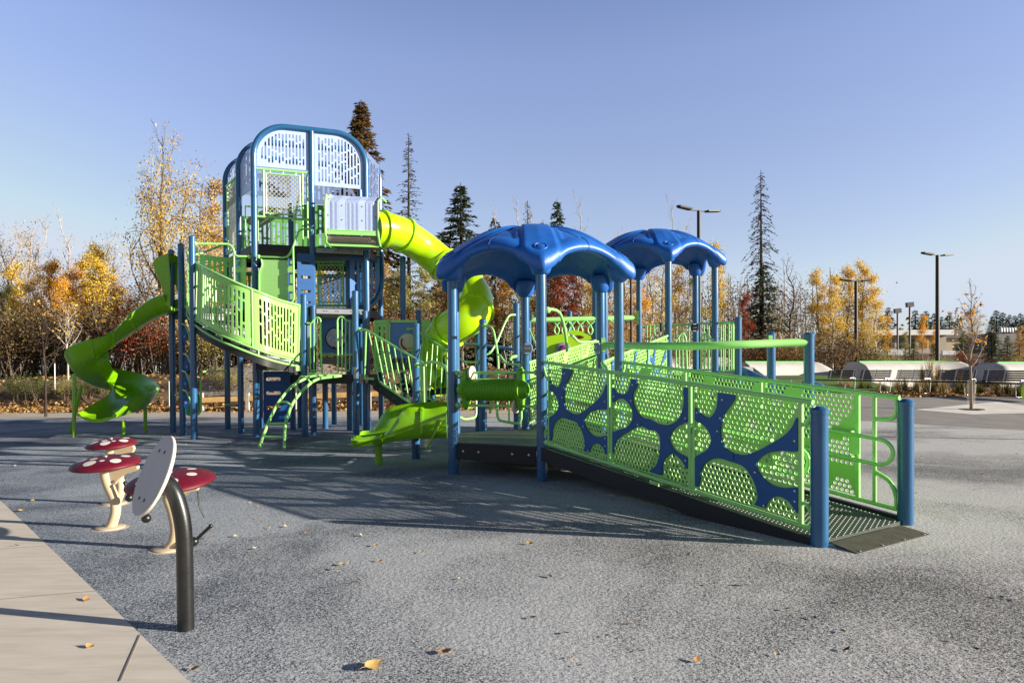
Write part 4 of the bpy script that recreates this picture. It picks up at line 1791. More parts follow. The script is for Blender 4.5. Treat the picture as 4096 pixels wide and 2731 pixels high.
mb.grid(rows)
m_ = len(rows[0]) - 1
for off in (0, len(mb.v) - m_ - 1):
    for a in range(10):
        b = a
        q = (off + a, off + a + 1, off + (m_ - 1 - a - 1), off + (m_ - 1 - a))
        mb.f.append(q)
ss_ = mb.build('spiral_slide', GREENS, PS, 60, 'open green spiral slide winding down from the left platform')
for i in (18, 27, 33):
    mb = MB()
    r0 = rows[i]
    for a in range(11):
        mb.bar(V(r0[a]), V(r0[a + 1]), .05, .03)
    mb.build('slide_rib', GREENS, ss_, 30)
for (top, Y, bx, by_) in (((297, 1495), 13.7, 296, 13.6), ((325, 1545), 14.4, 282, 14.6), ((494, 1680), 13.9, 494, 13.9), ((581, 1610), 14.6, 581, 14.6)):
    a = P(top[0], top[1], Y)
    b = P(bx, 1700, by_)
    mb = MB()
    mb.tube([a, V((b.x, by_, 0))], .038, 10)
    mb.build('slide_leg', GREENS, ss_, 40)
# hood over the slide entrance
hp = [(640, 1062), (655, 1043), (700, 1022), (709, 1120), (709, 1232), (690, 1226), (684, 1185), (672, 1140), (652, 1098)]
mb = MB()
for Y in (13.95, 14.6):
    pts = PP(*[(a, b, 14.25) for a, b in hp])
    pts = [V((p.x, Y, p.z)) for p in pts]
    mb.slab(pts, (0, .03, 0))
pts = PP(*[(a, b, 14.25) for a, b in hp[:3]])
rows = [[V((p.x, Y, p.z)) for Y in (13.95, 14.63)] for p in pts]
mb.grid(rows)
mb.grid([[p + V((.0, 0, -.025)) for p in r] for r in rows], flip=True)
mb.build('slide_hood', GREENS, PS, 40, 'green hood over the spiral slide entrance')

# curved stair with slotted lime wall
topr = PP((786, 992, 13.9), (752, 1004, 13.75), (757, 1030, 13.3), (790, 1056, 12.95), (853, 1088, 12.55), (946, 1131, 12.4), (1049, 1174, 12.55), (1124, 1202, 12.9), (1206, 1223, 13.35))
tops = spline(topr, 10)
botp = spline(PP((790, 1205, 13.9), (752, 1216, 13.75), (752, 1244, 13.3), (785, 1280, 12.95), (853, 1324, 12.55), (946, 1366, 12.4), (1053, 1406, 12.55), (1124, 1427, 12.9), (1200, 1444, 13.35)), 10)
# arc length along the wall
ls = [0]
for a, b in zip(tops, tops[1:]):
    ls.append(ls[-1] + math.hypot(b.x - a.x, b.y - a.y))
LW = ls[-1]


def wallmap(u, v, w_):
    u = max(0, min(LW - 1e-6, u))
    i = 0
    while ls[i + 1] < u:
        i += 1
    t = (u - ls[i]) / (ls[i + 1] - ls[i])
    a, b = tops[i].lerp(tops[i + 1], t), botp[i].lerp(botp[i + 1], t)
    p = b.lerp(a, v)
    d_ = tops[i + 1] - tops[i]
    n_ = V((d_.y, -d_.x, 0)).normalized()
    return p + n_ * w_


sec = [LW * .0, LW * .36, LW * .70, LW * .985]
for k in range(3):
    a, b = sec[k] + .03, sec[k + 1] - .03
    mb = MB()
    base = slots_sdf(b - a, 1.0, mu=.075, mv=.085, seed=40 + k, pitch=.076, sw=.044, lens=(.18, .28, .38))
    mb.plate(lambda u, v, w_, a=a: wallmap(a + u, .03 + .94 * v, w_), b - a, 1.0, base, int((b - a) / .0125), 80, .014)
    mb.build('stair_wall', LIME, PS, 30, ['curved slotted wall of the spiral stair, upper bay', 'curved slotted wall of the spiral stair, middle bay', 'curved slotted wall of the spiral stair, lowest bay'][k])
mb = MB()
mb.tube(tops, .024, 8)
mb.tube(botp, .022, 8)
for s in sec:
    mb.tube([wallmap(s, 0, 0), wallmap(s, 1, 0)], .024, 8)
low_ = [p + up * (-.115) for p in botp]
mb.tube(low_[6:], .024, 8)
for k in (24, 44, 58, 74):
    mb.tube([low_[min(k, len(low_) - 1)], botp[min(k, len(botp) - 1)]], .016, 6)
mb.build('stair_rail', RAIL, PS, 50)
# inside handrail, stringer and treads
cen = V((-4.7, 14.6, 0))
inner = [p + (V((cen.x, cen.y, 0)) - V((p.x, p.y, 0))).normalized() * .85 for p in botp]
mb = MB()
rows = [[p + up * z for z in (-.06, -.26)] for p in botp[4:]]
mb.grid(rows)
rows2 = [[p.lerp(q, .12) + up * z for z in (-.06, -.26)] for p, q in zip(botp[4:], inner[4:])]
mb.grid(rows2, flip=True)
mb.grid([[a[1], b[1]] for a, b in zip(rows, rows2)])
st = mb.build('stair_stringer', BLACK, PS, 60)
mb = MB()
for i in range(6, len(botp) - 6, 7):
    z = botp[i].z - .02
    q = [botp[i], botp[i + 7 if i + 7 < len(botp) else -1], inner[i + 7 if i + 7 < len(inner) else -1], inner[i]]
    mb.slab([V((p.x, p.y, z - .09)) for p in q], (0, 0, .05))
    mb.slab([V((p.x, p.y, z - .22)) for p in (q[1], q[1].lerp(q[2], 1.0))] + [V((p.x, p.y, z - .05)) for p in (q[2], q[1])], (.0, .012, 0))
mb.build('stair_tread', GREYM, st, 0)
tube('handrail', [p.lerp(q, .92) + up * (.62) for p, q in zip(botp[8:], inner[8:])], .016, RAIL)
# green channel under the stair foot
mb = MB()
a, b = P(1068, 1472, 12.95), P(1208, 1476, 13.35)
mb.bar(a, b, .06, .075)
mb.build('stair_base_beam', RAIL, PS, 0)
mb = MB()
a, b = P(1030, 1470, 13.0), P(1075, 1473, 12.98)
mb.bar(a, b, .05, .09)
mb.bar(P(1030, 1470, 13.0), P(1025, 1470, 13.6), .05, .09)
mb.build('stair_base_bracket', BLACK, PS, 0)

# lime gate panels and grab rails between stair and tower


def pxplate(name, poly, Y, m, th=.02, label=None, parent=PS, slope=0):
    pts = [P(a, b, Y + slope * (a - poly[0][0]) / 100) for a, b in poly]
    mb = MB()
    mb.slab(pts, (0, th, 0))
    return mb.build(name, m, parent, 20, label)


pxplate('climbing_panel', [(1046, 1038), (1174, 1042), (1174, 1062), (1176, 1200), (1165, 1210), (1045, 1190), (1036, 1170), (1036, 1085), (1048, 1066)], 13.25, LDOT, .02, 'large perforated lime panel beside the tall tower post')
pxplate('climbing_panel', [(940, 1030), (984, 1032), (984, 1145), (938, 1128)], 13.45, LDOT, .02, 'narrow perforated lime panel left of the tall tower post')
tube('panel_edge', PP((1044, 1036, 13.24), (1050, 1062, 13.24), (1036, 1085, 13.24), (1036, 1190, 13.24)), .016, RAIL, rad=.08)
for Y, lst in ((13.2, [(1151, 1033, 1063), (1151, 1090, 1140), (1151, 1166, 1205)]), (13.4, [(940, 1030, 1068), (940, 1090, 1130)])):
    for x, ya, yb in lst:
        s_ = 1 if x > 1000 else -1
        a = [(x, ya), (x + 18 * 1, ya), (x + 18, ya + 7), (x + 7, ya + 7), (x + 7, yb - 7), (x + 18, yb - 7), (x + 18, yb), (x, yb)]
        if s_ < 0:
            a = [(x, ya), (x + 17, ya), (x + 17, yb), (x, yb), (x, yb - 6), (x + 10, yb - 6), (x + 10, ya + 6), (x, ya + 6)]
        pxplate('hand_grip', a, Y, BLUEP, .03)
tube('grab_rail', PP((1034, 1027, 13.3), (1153, 1031, 13.25), (1174, 984, 13.2), (1196, 921, 13.3), (1215, 916, 13.4), (1240, 917, 13.7)), .021, RAIL, rad=.12, ball=[P(1034, 1027, 13.3), P(1240, 917, 13.7)])
tube('grab_rail', PP((1172, 990, 13.2), (1176, 1195, 13.2), (1168, 1208, 13.2)), .02, RAIL, rad=.1)
tube('grab_rail', PP((781, 975, 13.0), (917, 976, 13.3), (934, 994, 13.3), (938, 1020, 13.3), (950, 1025, 13.3), (998, 1026, 13.4)), .021, RAIL, rad=.1, ball=[P(781, 975, 13.0), P(998, 1026, 13.4)])
tube('grab_rail', PP((936, 1015, 13.3), (937, 1128, 13.25)), .018)
tube('barrier_rail', PP((767, 1022, 13.1), (810, 1012, 13.6), (900, 975, 14.2)), .022)
f, L = planemap((P(800, 1100, 13.7).x, 13.7), (T5.x, T5.y), D2 + .15)
mb = MB()
mb.plate(f, L, .95, slots_sdf(L, .95, seed=51, pitch=.1, sw=.05), 60, 60, .012)
mb.build('slot_panel', RAIL, PS, 30)
# rails and balusters inside the upper deck
for z in (D3 + .12, D3 + 1.0):
    tube('barrier_rail', [T5 + up * z + V((.1, .1, 0)), V((-4.2, 15.0, z))], .02)
for t in fr(0, 1, 7):
    tube('baluster', [T5.lerp(V((-4.2, 15.0, 0)), t) + V((.1, .1, D3 + .12)), T5.lerp(V((-4.2, 15.0, 0)), t) + V((.1, .1, D3 + 1.0))], .011)
tube('grab_rail', [P(1180, 870, 13.9), P(1190, 810, 13.9), P(1206, 745, 13.95), P(1212, 716, 14)], .022, RAIL)
tube('grab_rail', [P(1210, 775, 14.2), P(1212, 1010, 14.2)], .018)
tube('grab_rail', [P(1228, 700, 14.2), P(1232, 1010, 14.2)], .018)
f, L = planemap((-4.55, 14.55), (-3.85, 14.75), D3 + .02)
mb = MB()
mb.plate(f, L, 1.05, slots_sdf(L, 1.05, seed=52, pitch=.1, sw=.05), 50, 50, .012)
mb.build('slot_panel', BACKG, PS, 30)
mb = MB()
mb.bar(P(1005, 900, 14.9), P(1105, 842, 14.9), .7, .05, (0, 0, 1))
mb.build('inner_stair', GREYM, PS, 0)

# navy climbing walls with hand slots


def slotwall(poly, slots, Y0, Y1, label):
    """poly corner pixels: tl, tr, br, bl"""
    tl, tr, br_, bl_ = poly
    a, b = P(bl_[0], bl_[1], Y0), P(br_[0], br_[1], Y1)
    ta = P(tl[0], tl[1], Y0)
    z0 = min(a.z, b.z)
    f, L = planemap((a.x, a.y), (b.x, b.y), z0)
    HH = ta.z - z0

    def sd_(u, v):
        d = -rbox(u, v, L / 2, HH / 2, L / 2, HH / 2, .03)
        for cu, cv, hu, hv in slots:
            d = np.minimum(d, rbox(u, v, cu * L, cv * HH, hu * L, hv * HH, .02))
        return d
    mb = MB()
    mb.plate(f, L, HH, sd_, 40, 80, .03)
    return mb.build('climbing_wall', WEB, PS, 30, label)


slotwall(((1190, 1012), (1258, 1002), (1258, 1222), (1190, 1222)), [(.5, .82, .28, .028), (.5, .55, .28, .028), (.5, .28, .28, .028), (.5, .07, .28, .02)], 13.55, 13.72, 'navy climbing wall with hand slots in the middle of the tower')
slotwall(((1055, 1485), (1163, 1486), (1163, 1690), (1055, 1690)), [(.37, .85, .27, .032), (.37, .58, .27, .032), (.37, .30, .27, .032)], 13.7, 13.8, 'navy climbing wall with hand slots under the stair')

# blue tunnel panel at the right of the tower
f, L = planemap((P(1400, 1240, 14.6).x, 14.6), (P(1520, 1240, 14.9).x, 14.9), P(1460, 1228, 14.7).z)
HH = P(1460, 1025, 14.7).z - P(1460, 1228, 14.7).z


def ol(u, v):
    cu, cv, rad = L - .45, .45, .45
    return np.where((u > cu) & (v < cv), rad - np.sqrt((u - cu) ** 2 + (v - cv) ** 2), 1.0)


sb = slots_sdf(L, HH, seed=61, pitch=.095, sw=.045)
mb = MB()
mb.plate(f, L, HH, lambda u, v: np.minimum(sb(u, v), ol(u, v)), 70, 80, .014)
mb.build('slot_panel', BLUEP, PS, 30, 'blue slot panel with a rounded corner by the curved tube')
tube('curved_post', spline(PP((1519, 955, 15.0), (1526, 1060, 15.0), (1527, 1120, 14.95), (1519, 1170, 14.9), (1495, 1208, 14.8), (1462, 1228, 14.6), (1425, 1237, 14.4)), 6), .06, POST, n=14)

# maze panel and bead panel


def pxbox(name, x0, x1, y0, y1, Y, m, th=.02, parent=PS, label=None):
    return pxplate(name, [(x0, y0), (x1, y0), (x1, y1), (x0, y1)], Y, m, th, label, parent)


mz = pxbox('maze_panel', 1287, 1425, 1272, 1412, 14.3, BLUEP, .02, PS, 'blue play panel with a round grey maze')
fm = MB()
for (a, b) in (((1280, 1262), (1432, 1262)), ((1280, 1418), (1432, 1418))):
    fm.bar(P(*a, 14.28), P(*b, 14.28), .03, .05)
for x in (1284, 1430):
    fm.bar(P(x, 1260, 14.28), P(x, 1470, 14.28), .03, .04)
fm.build('panel_frame', RAIL, mz, 0)
pxbox('perforated_kick_plate', 1287, 1425, 1428, 1456, 14.32, mat('tan_perforated_plate', (.28, .23, .18), .6, var=.3, vscale=30), .015, mz)
c_ = P(1345, 1352, 14.26)
mb = MB()
mb.lathe([(.235, 0), (.235, .02), (.205, .025)], c_, (0, -1, 0), 32)
md = mb.build('maze_rim', BLACK, mz, 30)
mb = MB()
mb.lathe([(.208, 0), (.208, .006)], c_ + V((0, -.024, 0)), (0, -1, 0), 32)
mb.build('maze_face', mat('maze_grey', (.72, .74, .76), .5), mz, 0)
mb = MB()
rnd = random.Random(4)
for r_ in (.06, .095, .13, .165, .195):
    a = 0
    while a < 360:
        s_ = rnd.uniform(40, 100)
        pts = [c_ + V((r_ * math.cos(R(q)), -.031, r_ * math.sin(R(q)))) for q in fr(a, a + s_, 6)]
        mb.tube(pts, .0055, 4)
        if rnd.random() < .8:
            q = R(a + s_)
            mb.tube([c_ + V((r_ * math.cos(q), -.031, r_ * math.sin(q))), c_ + V(((r_ + .034) * math.cos(q), -.031, (r_ + .034) * math.sin(q)))], .0055, 4)
        a += s_ + rnd.uniform(12, 26)
mb.build('maze_lines', DGREY, mz, 0)
mb = MB()
mb.ball(c_ + V((-.04, -.035, -.19)), .024)
mb.build('red_ball', REDP, mz, 60)
text('Maze', .06, BLACK, mz, Matrix(((1, 0, 0, c_.x), (0, 0, -1, c_.y - .031), (0, 1, 0, c_.z + .005), (0, 0, 0, 1))))

bdp = pxbox('bead_panel', 1562, 1660, 1290, 1432, 13.9, BLUEP, .015, PS, 'blue play panel with a cream disc of red beads')
fm = MB()
fm.bar(P(1497, 1285, 13.88), P(1668, 1285, 13.88), .03, .05)
fm.bar(P(1497, 1484, 13.88), P(1655, 1484, 13.88), .03, .04)
for x in (1500, 1558):
    fm.bar(P(x, 1285, 13.88), P(x, 1486, 13.88), .03, .035)
fm.build('panel_frame', RAIL, bdp, 0)
a, b = P(1504, 1480, 13.9), P(1554, 1480, 13.9)
f, L = planemap((a.x, a.y), (b.x, b.y), a.z)
hh = P(1504, 1290, 13.9).z - a.z
mb = MB()
mb.plate(f, L, hh, slots_sdf(L, hh, mu=.03, mv=.08, seed=71, pitch=.07, sw=.035), 30, 60, .012)
mb.build('slot_strip', LIME, bdp, 30)
pxbox('perforated_kick_plate', 1562, 1655, 1450, 1478, 13.92, DGREY, .012, bdp)
c_ = P(1632, 1370, 13.87)
mb = MB()
mb.lathe([(.19, 0), (.19, .015), (.18, .02)], c_, (0, -1, 0), 28)
cdk = mb.build('bead_disc', BEIGEP, bdp, 30)
mb = MB()
for q in range(9):
    an = R(150 + 13 * q)
    mb.ball(c_ + V((.14 * math.cos(an), -.03, .14 * math.sin(an))), .02, 8)
mb.build('red_beads', REDP, bdp, 60)
mb = MB()
for q in range(4):
    an = R(280 + 13 * q)
    mb.ball(c_ + V((.14 * math.cos(an), -.03, .14 * math.sin(an))), .02, 8)
mb.build('yellow_beads', YELP, bdp, 60)
# slotted lime end panel right of the bead panel
a, b = P(1690, 1480, 13.9), P(1722, 1480, 13.9)
f, L = planemap((a.x, a.y), (b.x, b.y), P(1700, 1482, 13.9).z)
hh = P(1700, 1280, 13.9).z - P(1700, 1482, 13.9).z
mb = MB()
mb.plate(f, L, hh, slots_sdf(L, hh, mu=.03, mv=.09, seed=73, pitch=.055, sw=.024), 24, 70, .03)
mb.build('slot_strip', LIME, PS, 30, 'narrow slotted lime panel in front of the tube slide')
# lower lattice panel left of the maze: pale slotted panel
a, b = P(1150, 1460, 14.1), P(1240, 1460, 14.1)
f, L = planemap((a.x, a.y), (b.x, b.y), P(1200, 1465, 14.1).z)
mb = MB()
hh = P(1200, 1235, 14.1).z - P(1200, 1465, 14.1).z
mb.plate(f, L, hh, slots_sdf(L, hh, seed=75, pitch=.10, sw=.05), 40, 60, .014)
mb.build('slot_panel', PALE, PS, 30)

# gate loops on the front of the low deck
loop_gate([(1227, 1292), (1246, 1294), (1256, 1276), (1270, 1268), (1282, 1276), (1288, 1495)], [(1242, 1296, 1477), (1256, 1278, 1485), (1270, 1270, 1485), (1285, 1290, 1484)], 1290, 1482, 13.3)
loop_gate([(1405, 1286), (1387, 1282), (1373, 1268), (1357, 1266), (1349, 1280), (1353, 1493)], [(1351, 1290, 1486), (1368, 1270, 1486), (1383, 1282, 1484), (1399, 1290, 1478)], 1290, 1482, 13.2)

# arch ladder
Lr = [(1037, 1788, 11.5), (1056, 1735, 11.75), (1077, 1681, 12.0), (1117, 1604, 12.35), (1168, 1545, 12.7), (1213, 1518, 12.9), (1255, 1504, 13.0), (1366, 1502, 13.1)]
Rr = [(1137, 1794, 11.4), (1139, 1735, 11.65), (1146, 1681, 11.9), (1173, 1609, 12.25), (1225, 1548, 12.6), (1269, 1517, 12.85), (1333, 1507, 13.0), (1366, 1503, 13.1)]
lp, rp = spline(PP(*Lr), 5), spline(PP(*Rr), 5)
la = tube('arch_ladder', lp, .028, RAIL, n=10, label='curved green ladder up to the low tower deck')
tube('ladder_rail', rp, .028, RAIL, la, n=10)
for i, bow in ((4, 0), (9, 0), (14, .06), (18, .10), (22, .12), (26, .10)):
    a, b = lp[i], rp[i]
    m_ = (a + b) / 2 + up * bow
    tube('rung', spline([a, a.lerp(m_, .6) + up * bow * .35, m_, m_.lerp(b, .4) + up * bow * .35, b], 4), .02, RAIL, la, n=8)

# stairs with slanted balusters, tower to low deck
fl_lo = PP((1458, 1515, 13.2), (1500, 1515, 13.1), (1650, 1617, 11.7), (1700, 1652, 11.3))
fl_hi = PP((1437, 1317, 13.2), (1464, 1319, 13.1), (1700, 1456, 11.4))
bk_lo = PP((1595, 1508, 13.9), (1640, 1545, 13.6), (1705, 1587, 12.9), (1790, 1641, 12.2))
bk_hi = PP((1634, 1316, 13.9), (1654, 1314, 13.8), (1797, 1406, 12.5), (1860, 1448, 12.1), (1915, 1450, 11.8))
sr = tube('stair_handrail', fl_hi, .02, RAIL, rad=.1, ball=[fl_hi[0]])
tube('stair_handrail', bk_hi, .02, RAIL, rad=.1, ball=[bk_hi[0], bk_hi[-1]])
tube('stair_lower_rail', fl_lo, .024, RAIL, rad=.1)
tube('stair_lower_rail', bk_lo, .024, RAIL, rad=.1)
for k in range(8):
    t = k / 7
    a = fl_hi[1].lerp(fl_hi[2], .05 + .80 * t)
    b = fl_lo[1].lerp(fl_lo[3], .10 + .86 * t)
    tube('baluster', [a, b], .013, RAIL)
    a = bk_hi[1].lerp(bk_hi[2], .05 + .9 * t)
    b = bk_lo[0].lerp(bk_lo[3], .22 + .76 * t)
    tube('baluster', [a, b], .012, RAIL)
tube('baluster', [fl_hi[1], fl_lo[0]], .02, RAIL)
mb = MB()
a, b = P(1497, 1532, 13.1), P(1664, 1650, 11.7)
mb.bar(a, b, .04, .22)
mb.bar(P(1480, 1520, 13.2), a, .04, .12)
a2, b2_ = P(1600, 1530, 13.9), P(1790, 1660, 12.3)
mb.bar(a2, b2_, .04, .22)
stg = mb.build('stair_stringer', BLACK, PS, 0)
for k in range(6):
    t = (k + .5) / 6
    mb = MB()
    p, q = a.lerp(b, t) + up * .02, a2.lerp(b2_, t) + up * .02
    mb.bar(p, q, .24, .04)
    mb.build('stair_tread', DECK, stg, 0)
mb = MB()
p, q = P(1690, 1590, 12.3), P(1790, 1600, 12.3)
mb.bar(P(1655, 1580, 13.2), P(1790, 1560, 13.0), .06, .12)
mb.build('dark_tie_beam', BLACK, PS, 0)
tube('grab_rail', PP((1668, 1460, 11.2), (1690, 1458, 10.8), (1708, 1449, 10.5), (1732, 1446, 10.2), (1765, 1455, 9.7), (1790, 1474, 9.3), (1795, 1640, 9.2)), .022, RAIL, rad=.15, ball=[P(1668, 1460, 11.2)])
for x, Y in ((1684, 10.8), (1694, 10.6), (1703, 10.4)):
    tube('baluster', [P(x, 1465, Y), P(x + 3, 1650, Y)], .018, RAIL)

# left climber: bent bars with navy grip plates, green panel, steps
for ys_, xs_ in (((1418, 1460), 735), ((1298, 1330), 727), ((1486, 1545), 729), ((1562, 1640), 731)):
    y0, y1 = ys_
    Y = 13.4
    cb = tube('climbing_bar', PP((xs_, y0 - 4, 13.75), (xs_ + 14, y0 + 2, 13.5), (xs_ + 30, y0 + 40, 13.2), (xs_ + 34, y0 + 68, 13.05)), .017, RAIL)
    pl_ = [(xs_ + 12, y0 + 4), (xs_ + 20, y0 + 8), (xs_ + 26, y0 + 38), (xs_ + 20, y0 + 60), (xs_ + 10, y0 + 72), (xs_ + 4, y0 + 62), (xs_ + 2, y0 + 30)]
    gp = pxplate('grip_plate', pl_, 13.55, WEB, .03, None, cb)
    mb = MB()
    mb.lathe([(.028, 0), (.028, .004)], P(xs_ + 12, y0 + 48, 13.54), (0, -1, 0), 12)
    mb.build('grip_hole', mat('hole_blue', (.15, .25, .5), .5), cb, 0)
gpn = pxplate('green_panel', [(744, 1572), (796, 1575), (800, 1640), (790, 1656), (744, 1660)], 13.9, mat('mid_green_panel_paint', (.06, .25, .06), .4), .02)
tube('panel_loop', PP((700, 1580, 14.2), (745, 1574, 13.95), (745, 1661, 13.95), (790, 1661, 13.9), (803, 1645, 13.9), (803, 1495, 13.9), (815, 1485, 14.2), (900, 1483, 15.2)), .02, RAIL, rad=.1, ball=[P(900, 1483, 15.2)])
mb = MB()
mb.bar(P(912, 1616, 15.1), P(958, 1622, 14.6), .14, .05)
mb.build('step_plate', mat('mid_green_panel_paint', (.06, .25, .06), .4), PS, 0)

# climbing pipes by the low deck
tube('climbing_pipe', PP((1935, 1303, 11.6), (1962, 1304, 11.4), (1975, 1325, 11.3), (1992, 1420, 11.1), (1994, 1540, 10.9)), .02, RAIL, rad=.15, ball=[P(1937, 1303, 11.6)])
tube('climbing_pipe', PP((2060, 1259, 12.2), (2038, 1259, 12), (2022, 1285, 11.8), (1984, 1375, 11.6), (1962, 1410, 11.5), (1945, 1418, 11.5)), .02, RAIL, rad=.15)
tube('climbing_pipe', PP((1990, 1417, 11.1), (2000, 1420, 10.9), (2022, 1455, 10.7), (2085, 1459, 10.45)), .018, RAIL, rad=.1)
tube('climbing_pipe', PP((2116, 1316, 12.5), (2145, 1382, 11.5)), .02, RAIL)
tube('climbing_pipe', PP((2040, 1440, 11.8), (2046, 1428, 11.8), (2064, 1425, 12.2)), .03, RAIL)
tube('barrier_loop', PP((1990, 1540, 10.3), (1988, 1657, 10.2), (1995, 1681, 10.2), (2072, 1695, 10.15), (2085, 1678, 10.15), (2085, 1468, 10.2)), .02, RAIL, rad=.08)
tube('barrier_loop', PP((1838, 1667, 9.7), (1858, 1677, 9.8), (1904, 1670, 10.0), (1904, 1490, 10.1)), .02, RAIL, rad=.08)
tube('baluster', PP((2035, 1540, 10.2), (2036, 1690, 10.2)), .014, RAIL)
tube('barrier_loop', PP((1970, 1560, 11), (1972, 1600, 11), (1960, 1650, 11.2)), .022, RAIL, rad=.1)

# overhead beam with hanging loops
bm = tube('overhead_beam', PP((2122, 1281, 13.8), (2372, 1275, 14.0), (2552, 1271, 14.4)), .055, RAIL, n=12)
mb = MB()
mb.box(P(2550, 1271, 14.35), (.05, .05, .3))
mb.build('beam_end_plate', RAIL, bm, 0)
for x in (2218, 2248, 2278, 2312, 2352):
    pts = PP((x - 6, 1283, 13.9), (x + 12, 1306, 13.9), (x + 18, 1322, 13.9), (x + 12, 1336, 13.9), (x + 4, 1334, 13.9), (x - 1, 1320, 13.9), (x + 6, 1303, 13.9), (x + 26, 1283, 13.9))
    tube('hanging_loop', spline(pts, 4), .018, RAIL, bm)
tube('hanging_rod', PP((2440, 1280, 14.1), (2460, 1294, 14.1)), .015, RAIL, bm)

# car shaped panel
car = [(2180, 1346), (2245, 1337), (2262, 1328), (2285, 1322), (2305, 1321), (2330, 1328), (2362, 1345), (2367, 1357), (2345, 1364), (2350, 1420), (2180, 1425)]
YC = 13.3
xs_ = [p[0] for p in car]
x0, x1, y0_, y1_ = 2178, 2370, 1316, 1428
a, b = P(x0, y1_, YC), P(x1, y1_, YC)
f, L = planemap((a.x, a.y), (b.x, b.y), b.z)
HH = P(x0, y0_, YC).z - b.z
cp = [((px - x0) / (x1 - x0) * L, (y1_ - py) / (y1_ - y0_) * HH) for px, py in car]


pg = polysdf(cp)
hc = ((2311 - x0) / (x1 - x0) * L, (y1_ - 1349) / (y1_ - y0_) * HH)


def csdf(u, v):
    k = (np.sqrt(((u - hc[0]) / .13) ** 2 + ((v - hc[1]) / .038) ** 2) - 1) * .05
    return np.minimum(pg(u, v), k)


mb = MB()
mb.plate(f, L, HH, csdf, 90, 50, .03)
cpn = mb.build('car_panel', TUBES, PS, 30, 'lime car shaped play panel with a purple hub')
wc = P(2253, 1398, YC - .03)
mb = MB()
mb.lathe([(.15, 0), (.15, .03), (.13, .04), (.085, .04)], wc, (0, -1, 0), 24)
wh = mb.build('wheel_ring', mat('grey_ring', (.30, .30, .31), .5), cpn, 40)
mb = MB()
mb.lathe([(.09, .03), (.09, .06), (.05, .10), (.03, .10)], wc, (0, -1, 0), 20)
mb.build('wheel_hub', PURP, cpn, 40)

# blue swing-bridge pipe with hanging hoses
hp_ = spline(PP((1678, 1366, 13.6), (1790, 1369, 13.5), (1915, 1380, 13.3), (2040, 1394, 13), (2120, 1408, 12.8)), 4)
bp2 = tube('hose_rail', hp_, .030, BLUEP, n=10)
for i, L_ in ((3, .9), (8, 1.0), (11, .9), (14, .8)):
    q = hp_[min(i, len(hp_) - 1)]
    mb = MB()
    for s_ in (-.06, .06):
        mb.tube(spline([q, q + V((s_, 0, -.25)), q + V((s_ * 1.6, 0, -L_ * .6)), q + V((s_, 0, -L_))], 4), .016, 6)
    mb.build('hanging_hose', HOSE, bp2, 50)

# blue rider fixed to the right beam post
rp_ = P(3270, 1570, 8.5)
tube('rider_ring', [rp_ + V((.13 * math.cos(a), .03, -.02 + .13 * math.sin(a))) for a in fr(-.3, PI + .3, 16)], .022, POST, n=8)
tube('rider_ring', [rp_ + V((-.05 + .12 * math.cos(a), .12, .03 + .12 * math.sin(a))) for a in fr(0, PI, 14)], .020, POST, n=8)
pxplate('rider_bracket', [(3222, 1540), (3238, 1538), (3256, 1560), (3250, 1580), (3222, 1566)], 8.4, POST, .03)
